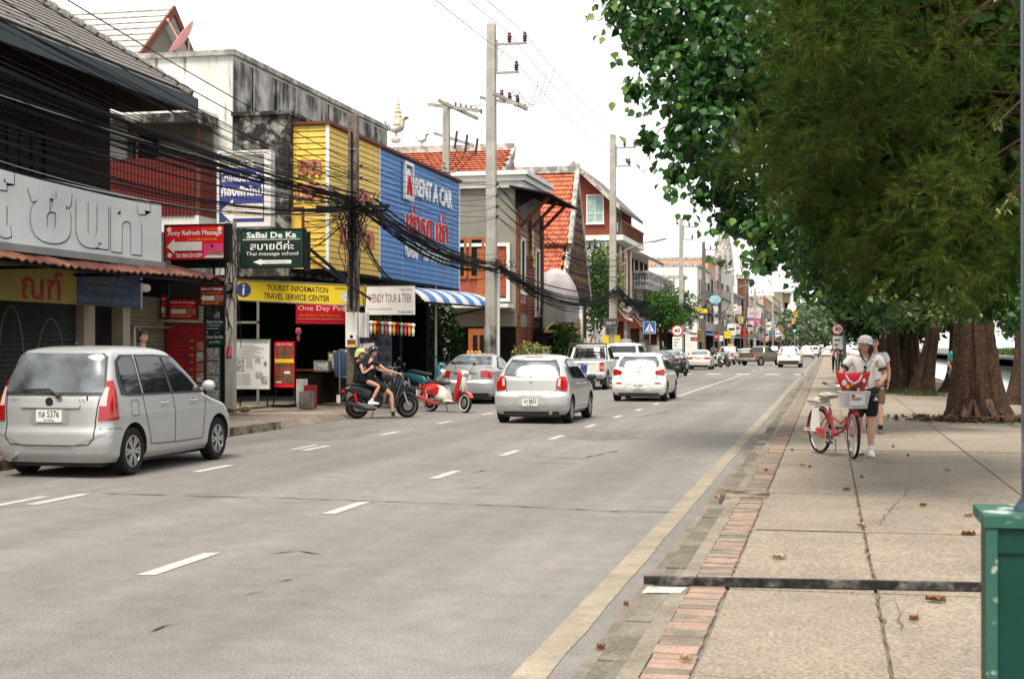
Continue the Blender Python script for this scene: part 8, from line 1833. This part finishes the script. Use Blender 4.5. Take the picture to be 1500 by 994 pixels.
for k, m in enumerate(LC):
    c = at(538 + k * 5.6, 472 + .35 * k, y=36.2 + .02 * k); t = thing('paper_lantern', 'small %s paper lantern with tail in the row under the white banner' % {'red_print': 'red', 'white_print': 'white', 'orange_print': 'orange', 'dim_red': 'dark red', 'green_lantern': 'green', 'pink_lantern': 'pink'}[m], 'lantern', c, 0, 'paper lanterns under the white banner')
    MB().lathe([(.01, .05), (.05, .04), (.065, 0), (.05, -.04), (.02, -.05)], n=10).build('globe', m, t, 60); MB().lathe([(.03, -.05), (.045, -.16), (.03, -.28), (.01, -.3)], n=8).build('tail', m, t, 60)
c = at(437, 485, y=35.3); t = thing('paper_lantern', 'single pink paper lantern hanging under the red banner', 'lantern', c); MB().lathe([(.01, .1), (.06, .08), (.085, 0), (.06, -.08), (.02, -.1)], n=12).build('globe', 'pink_lantern', t, 60); MB().lathe([(.03, -.1), (.045, -.16), (.03, -.26)], n=8).build('tail', 'pink_lantern', t, 60)
# boards leaning before the shop
a, w_, h_ = fs(344, 497, 395, 569, 33.0)
t = sign('notice_stand', 'white printed notice board standing on legs before the tourist shop', 'board', a, (1, 0, 0), w_, h_, 'white_print', [('r', .03, .93, .94, .05, 'green_lantern'), ('r', .05, .35, .22, .28, 'photo_print'), ('r', .58, .52, .16, .1, 'photo_print'), ('r', .83, .46, .09, .1, 'photo_print'), ('r', .6, .22, .2, .12, 'photo_print'), ('r', .76, .1, .18, .16, 'photo_print')] + [('r', .06, .88 - k * .035, .5 + .36 * ((k * 7) % 5) / 5, .008, 'stone_grey') for k in range(8)] + [('r', .32, .6 - k * .035, .2, .008, 'stone_grey') for k in range(6)] + [('r', .06, .3 - k * .035, .4, .008, 'stone_grey') for k in range(7)], depth=.03, frame='steel', fw=.015)
MB().tube([(.1, .1, 0), (.1, .1, -.45)], .02, 5).tube([(w_ - .1, .1, 0), (w_ - .1, .1, -.45)], .02, 5).build('leg', 'dark', t)
a, w_, h_ = fs(402, 500, 431, 567, 33.4)
t = sign('poster_stand', 'red and green printed excursion poster on an easel before the tourist shop', 'poster', a, (1, 0, 0), w_, h_, 'red_print', [('r', .04, .62, .92, .28, 'photo_print_red'), ('r', .02, .54, .96, .08, 'yellow_print'), ('r', .04, .3, .92, .22, 'photo_print_red'), ('r', .04, .08, .92, .2, 'photo_print_red'), ('t', 'ONE DAY TOUR', .1, .92, .8, .04, 'white_print'), ('r', .5, .3, .3, .05, 'white_print'), ('r', .1, .1, .25, .03, 'white_print')], depth=.02)
MB().tube([(.05, .05, 0), (-.05, .0, -.5)], .018, 5).tube([(w_ - .05, .05, 0), (w_ + .06, .0, -.5)], .018, 5).build('leg', 'dark', t)
# red and green board cluster before the shutter shop
def small_massage(px0, py0, px1, py1, y, dim, lab):
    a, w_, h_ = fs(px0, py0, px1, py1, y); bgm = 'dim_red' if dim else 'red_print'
    t = sign('massage_sign', lab, 'sign', a, (1, 0, 0), w_, h_, bgm, [('t', 'Refresh Massage', .05, .74, .9, .17, 'white_print', .02), ('t', 'นวดเพื่อสุขภาพ', .08, .55, .75, .14, 'orange_print'), ('p', arrow(.04, .6, .36, .12, .12), 'white_print'), ('r', .62, .2, .36, .3, 'skin_print'), ('t', 'Tel. 064-224 6299', .05, .05, .75, .12, 'orange_print', .01)], depth=.08, frame='black', fw=.02)
small_massage(248, 438, 288, 466, 28.9, False, 'small red massage board with white arrow above the dark red price list')
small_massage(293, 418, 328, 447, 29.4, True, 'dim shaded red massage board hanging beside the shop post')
small_massage(236, 432, 244, 466, 28.6, False, 'narrow red board end beside the tan shutter')
a, w_, h_ = fs(243, 474, 300, 590, 28.9)
sign('price_board', 'tall dark red massage price list board behind the people carrier', 'board', a, (1, 0, 0), w_, h_, 'maroon_print', [('t', 'Anny Refresh Massage', .06, .86, .86, .06, 'red_print', .01)] + [('r', .08, .78 - k * .06, .3 + .1 * (k % 3), .012, 'red_print') for k in range(12)] + [('r', .62, .78 - k * .09, .1, .012, 'orange_print') for k in range(8)] + [('r', .8, .66 - k * .13, .18, .11, 'photo_print' if k % 2 else 'skin_print') for k in range(5)], depth=.05, frame='black', fw=.02)
a, w_, h_ = fs(301, 467, 328, 485, 29.6); sign('massage_school_sign', 'small dark green school board stacked above its twin by the meters', 'sign', a, (1, 0, 0), w_, h_, 'green_print', [('t', 'Sabai De Ka', .05, .65, .9, .25, 'white_print', .02), ('r', .1, .45, .7, .06, 'white_print'), ('r', .1, .2, .6, .06, 'white_print')], depth=.06, frame='black', fw=.015)
a, w_, h_ = fs(301, 489, 328, 505, 29.6); sign('massage_school_sign', 'small teal green school board just over the massage photos', 'sign', a, (1, 0, 0), w_, h_, 'green_print', [('t', 'Sabai De Ka', .05, .6, .9, .28, 'white_print', .02), ('t', 'สบายดีค่ะ', .2, .15, .6, .28, 'white_print', .01)], depth=.06, frame='black', fw=.015)
a, w_, h_ = fs(302, 508, 322, 590, 29.6); sign('photo_board', 'column of four massage photographs on a green board', 'board', a, (1, 0, 0), w_, h_, 'green_print', [('r', .04, .76 - k * .245, .92, .225, 'photo_print') for k in range(4)], depth=.05)
MB().build if 0 else None
o = MB().box(-.03, .03, -.03, .03, 0, 3.4).build('sign_post', 'black'); p_ = at(246, 560, y=29.2); o.location = (p_.x, p_.y, .15); tag(o, 'black steel post carrying the red massage boards', 'post')
o = MB().box(-.05, .05, -.03, .03, 0, 3.0).build('sign_post', 'black'); p_ = at(326, 560, y=29.9); o.location = (p_.x, p_.y, .15); tag(o, 'black steel post beside the electricity meters', 'post')
# post with meters at the corner
p_ = at(338, 590, y=32.0); mp2 = thing('meter_post', 'short grey concrete post with electricity meters and dangling wires', 'post', (p_.x, p_.y, .1))
MB().box(-.11, .11, -.1, .1, 0, 4.6).build('shaft', 'concrete_pole', mp2)
for z, x in ((1.9, -.25), (2.3, -.25), (2.7, -.22), (3.0, .0)): MB().lathe([(.01, -.12), (.09, -.12), (.1, 0)], (x, -.1, z), 14, 'y').box(x - .09, x + .09, -.1, .0, z - .14, z + .12).build('meter', 'grey_plastic', mp2)
q = MB()
for i in range(22): x = rc.gauss(0, .12); z = rc.uniform(2.4, 4.6); q.tube([(x, -.13, z), (x + rc.gauss(0, .12), -.15, z - .4), (x + rc.gauss(0, .06), -.13, z - rc.uniform(.6, 1.4))], .01, 4)
q.build('wire', 'cable', mp2)['kind'] = 'stuff'
MB().box(-.07, .07, -.13, -.1, 1.35, 1.6).build('junction_box', 'pink_lantern', mp2)
# rental shop board, desk, clothes
a, w_, h_ = fs(585, 497, 640, 533, 45.0)
sign('rental_board', 'dark blue rental board with eight outlined vehicle pictures', 'board', (-14.5, 42.6, a.z - .1), (0, 1, 0), 3.8, 1.5, 'navy_print', [('t', 'RENT A CAR', .1, .78, .8, .14, 'blue_print')] + [('r', .04 + (k % 4) * .24, .42 - .36 * (k // 4), .2, .3, 'grey_plastic') for k in range(8)] + [('p', [(.06 + (k % 4) * .24 + .16 * cx_, .47 - .36 * (k // 4) + .16 * cz_) for cx_, cz_ in ((0, 0), (1, 0), (1, .5), (.8, .6), (.65, 1), (.3, 1), (.15, .6), (0, .5))], 'dim_blue') for k in range(8)], depth=.05, frame='dark')
for i, (px, py, y, w2, h2, m, lab) in enumerate(((463, 536, 36.6, .45, .3, 'stone_grey', 'grey leaflet box on the dim shop counter'), (484, 534, 36.8, .35, .5, 'brown_wood', 'wooden leaflet rack beside the shop counter'), (492, 535, 37.0, .14, .55, 'dirty_white', 'white stack of brochures on the leaflet rack'))):
    c = at(px, py + 8, y=y); t = thing('leaflet_rack', lab, 'rack', c); MB().box(0, w2, -.2, .2, 0, h2).build('case', m, t); MB().add([(.03, -.205, .05), (w2 - .03, -.205, .05), (w2 - .03, -.205, h2 - .05), (.03, -.205, h2 - .05)], [(0, 1, 2, 3)]).build('print', 'photo_print', t, fix=False)
t = thing('counter', 'low dark wooden counter inside the tourist shop', 'counter', (at(480, 560, y=37.2).x, 37.2, .16)); MB().box(-.9, .5, -.3, .3, .85, .9).build('top', 'brown_wood', t); MB().box(-.85, .45, -.25, .25, 0, .85).build('front', 'charred', t)
t = thing('clothes_rail', 'rail of hanging blue and white clothes at the shop edge', 'clothes rail', (at(503, 590, y=36).x, 36, .1)); MB().cyl((0, -.3, 1.5), (0, .9, 1.5), .015).cyl((0, -.3, 0), (0, -.3, 1.5), .015).cyl((0, .9, 0), (0, .9, 1.5), .015).build('rail', 'steel', t)
for k in range(9): MB().pad([(-.22, 1.4), (-.1, 1.48), (.1, 1.48), (.22, 1.4), (.16, .8 - .05 * (k % 3)), (-.16, .78)], .03, .01, 'xz', c=-.2 + k * .12).build('garment', ['denim', 'white_cloth', 'black_cloth', 'blue_print', 'dim_blue'][k % 5], t, 50)
a, w_, h_ = fs(526, 503, 549, 519, 34.4); sign('map_board', 'pale map panel behind the riders beside the post', 'board', a, (1, .0, .12), w_, h_ , 'photo_print', [('r', .03, .1, .94, .8, 'white_cloth'), ('p', [(.1, .3), (.4, .5), (.8, .6), (.9, .4), (.5, .2)], 'pink_lantern')], depth=.02)
for i, (px, w2, m) in enumerate(((441, .3, 'stone_grey'), (448, .25, 'maroon_print'), (437, .2, 'dirty_white'))):
    c = at(px, 583, y=34.6 + .3 * i); o = MB().box(0, w2, -.15, .15, 0, .45 + .15 * i).build('crate', m); o.location = (c.x, c.y, .08); tag(o, ['grey crate of goods on the shop step', 'dark red box standing among the crates', 'slim pale carton beside the poster easel'][i], 'crate')
t = thing('sandbag', 'old tyre and rubble at the foot of the meter post', 'rubble', (p_.x + .3, p_.y - .3, .14)); [MB().ball((rc.uniform(-.3, .3), rc.uniform(-.2, .2), .05), rc.uniform(.05, .12), 8, 5, (1.3, 1, .7)).build('stone', 'kerb_mossy', t) for _ in range(9)]
# far shop boards and banners hung out over the left footway
FB = [(1012, 494, 1021, 499, 118, 'pink_lantern', 'small pink hanging board by the dark cafe front'), (1022, 484, 1030, 500, 121, 'dim_yellow', 'small green and yellow hanging board'), (1046, 485, 1053, 499, 126, 'dim_red', 'small dark red hanging board with orange crest'), (1061, 485, 1071, 495, 131, 'yellow_print', 'bright yellow square board on the far pole'), (1054, 491, 1059, 499, 128, 'white_print', 'small white board on the far pole'),
      (1095, 450, 1115, 466, 226, 'pale_board', 'large pale pink hoarding with dark script'), (1096, 467, 1114, 474, 225, 'pink_lantern', 'pink red lettered shop board under the pale hoarding'), (1159, 456, 1168, 464, 300, 'orange_print', 'orange square board by the round white sign'), (1160, 466, 1167, 474, 300, 'orange_board', 'second orange board below the first'), (1094, 489, 1110, 494, 222, 'dim_yellow', 'long yellow shop board far down the street'), (1135, 468, 1139, 473, 270, 'blue_clad', 'tiny blue round board among the wires'), (1152, 470, 1158, 479, 280, 'pink_lantern', 'pink banner far down the street'), (1003, 452, 1036, 458, 126, 'yellow_print', 'yellow Thai shop name lettering board over the dark cafe'), (1008, 462, 1030, 466, 125, 'dirty_white', 'white strip board under the yellow shop name'), (1039, 432, 1056, 445, 151.5, 'oval', 'pale blue oval board on the blank white end wall')]
mat('pale_board', (.66, .56, .56), .7); mat('orange_board', (.75, .38, .1), .6); mat('oval_blue', (.3, .55, .62), .6)
for px0, py0, px1, py1, y, m, lab in FB:
    a, w_, h_ = fs(px0, py0, px1, py1, y)
    if m == 'oval':
        t = thing('oval_board', lab, 'sign', (a.x + w_ / 2, a.y, a.z + h_ / 2)); MB().lathe([(.01, -.05), (1, -.05), (1, .05), (.01, .05)], n=28, axis='y').xform(Matrix.Diagonal((w_ / 2, 1, h_ / 2, 1))).build('panel', 'oval_blue', t); continue
    it = [('t', 'ชอบดี', .15, .3, .7, .4, 'white_print' if m in ('dim_red', 'pink_lantern', 'blue_clad') else 'maroon_print')]
    sign('hanging_board', lab, 'sign', a, (1, 0, 0), w_, h_, m, it, depth=.08, frame='steel', fw=.03)
t = thing('round_board', 'round white board above the orange ones far away', 'sign', at(1160, 450, y=300)); MB().lathe([(.01, -.05), (.9, -.05), (.9, .05), (.01, .05)], n=20, axis='y').build('panel', 'white_print', t)
mat('green_light', (.05, .9, .5), .3, emit=2.5)
t = thing('traffic_light', 'traffic light showing green over the far junction', 'traffic light', at(1164, 484, y=230)); MB().box(-.25, .25, -.1, .1, -.2, 1.0).build('housing', 'black', t); MB().lathe([(.01, -.13), (.16, -.12), (.16, -.1)], n=14, axis='y').build('green_lamp', 'green_light', t); MB().cyl((0, .1, -t.location.z), (0, .1, .9), .08).build('post', 'steel', t)
# iron lamp post by the speed sign and the near green pedestal with blue-grey post
mat('iron_green', (.012, .045, .035), .4, coat=.3); mat('pedestal_green', (.002, .042, .029), .5, spec=.25, col2=(.003, .05, .035), scale=4); mat('pedestal_edge', (.035, .12, .086), .6, col2=(.45, .5, .47), scale=12, c2=.63, c2w=.04); mat('post_blue', (.035, .055, .09), .4, coat=.2, col2=(.25, .28, .3), scale=3, c2=.66, c2w=.08)
c = at(1237, 552, z=.15); c = at(1237, 552, y=66); t = thing('lamp_post', 'dark green iron lamp post beside the speed sign on the footway', 'lamp post', (c.x, 66, .15))
MB().lathe([(.25, 0), (.25, .3), (.16, .4), (.14, .9), (.08, 1.0), (.07, 5)], n=12).build('column', 'iron_green', t, 40); MB().lathe([(.05, 5), (.2, 5.1), (.25, 5.5), (.02, 5.9)], n=8).build('lantern', 'dirty_white', t)
e = at(1437, 757, Z=4.75); x0 = e.x; y0 = e.y
t = thing('lamp_pedestal', 'green painted metal lamp pedestal with capped top at the near right', 'pedestal', (x0 + .2, y0 + .2, .15)); zt = e.z - .15
MB().box(-.165, .165, -.165, .165, 0, zt - .035).build('shaft', 'pedestal_green', t)
MB().box(-.19, .19, -.19, .19, zt - .035, zt).prism([(-.19, -.19, zt), (.19, -.19, zt), (.19, .19, zt), (-.19, .19, zt)], (0, 0, .004)).build('cap', 'pedestal_edge', t)
for sx in (-1, 1): MB().box(sx * .165 - .018, sx * .165 + .018, -.185, -.165, 0, zt - .04).box(sx * .15 - .01, sx * .15 + .004, -.18, -.165, 0, zt - .04).build('edge_strip', 'pedestal_edge', t)
MB().box(-.147, .147, -.175, -.165, zt - .12, zt - .04).build('top_rail', 'pedestal_green', t)
MB().lathe([(.075, zt + .004), (.07, zt + .02), (.048, zt + .05), (.045, 6)], n=16).build('post', 'post_blue', t, 40)

# crowded far pavement: more boards, posts and wires down the left side
rf = random.Random(11); MS = ['white_print', 'dirty_white', 'clean_white', 'stone_grey', 'cream', 'white_print', 'yellow_print', 'red_print', 'pink_lantern', 'blue_clad', 'dirty_white', 'orange_board', 'pale_board', 'green_lantern', 'dim_red', 'cream', 'clean_white']
for i in range(44):
    y = 160 + 260 * (i / 44) ** 1.2; x = rf.uniform(-13.2, -11.6); w_ = rf.uniform(.4, 1.3); h_ = rf.uniform(.5, 1.9); z = rf.uniform(2.4, 6.2); m = rf.choice(MS)
    t = thing('shop_board', 'small %s shop board hung out over the distant left pavement' % m.split('_')[0].replace('dim', 'dark').replace('dirty', 'grey').replace('clean', 'white'), 'sign', (x, y, z), 0, 'shop boards hung out far down the street')
    MB().box(0, w_, 0, .15, 0, h_).build('panel', m, t); MB().box(-.06, 0, .03, .12, -z + .2 if i % 3 == 0 else -.05, h_ + .05).build('post', 'steel', t)
    MB().box(w_ * .15, w_ * .85, -.02, -.005, h_ * .45, h_ * .62).build('print', rf.choice(['black_print', 'navy_print', 'red_print', 'white_print']), t)
for i in range(9):
    y = 122 + 22 * i; q = pole(-12.6 + rf.uniform(-.3, .3), y, rf.uniform(5.5, 8), .09, .07, 'concrete_pole', 'thin short post among the distant shop boards', False, 'thin posts among the distant shop boards')
for i in range(26):
    y = 120 + 10 * i; cable((Vector((-11.2, y, rf.uniform(4.6, 7.5))), Vector((-14, y + rf.uniform(2, 9), rf.uniform(3.6, 8)))), .022, 'thin service wire running to a distant shop front', 'service wires to the distant shop fronts', rf.uniform(.2, .8), seg=8)
for i in range(5):
    y = 105 + 45 * i; cable((Vector((-11.2, y, 7.8)), Vector((-2.5, y + 12, 7.4 if i else 7.9))), .018, 'thin wire crossing high over the distant road', 'wires crossing the distant road', .5, seg=12) if i > 1 else None
for i, (x, y, m) in enumerate(((-9.6, 88, 'silver_paint'), (-9.5, 146, 'white_paint'), (-9.4, 190, 'silver_paint'), (-9.4, 215, 'white_paint'))):
    car('parked_car', ['silver saloon parked between the dark saloon and the beige one', 'white saloon parked past the silver pickup', 'tiny silver saloon parked far along the left kerb', 'tiny white saloon parked farthest along the left kerb'][i], (x, y, 0), 0, saloon(m), 'car')
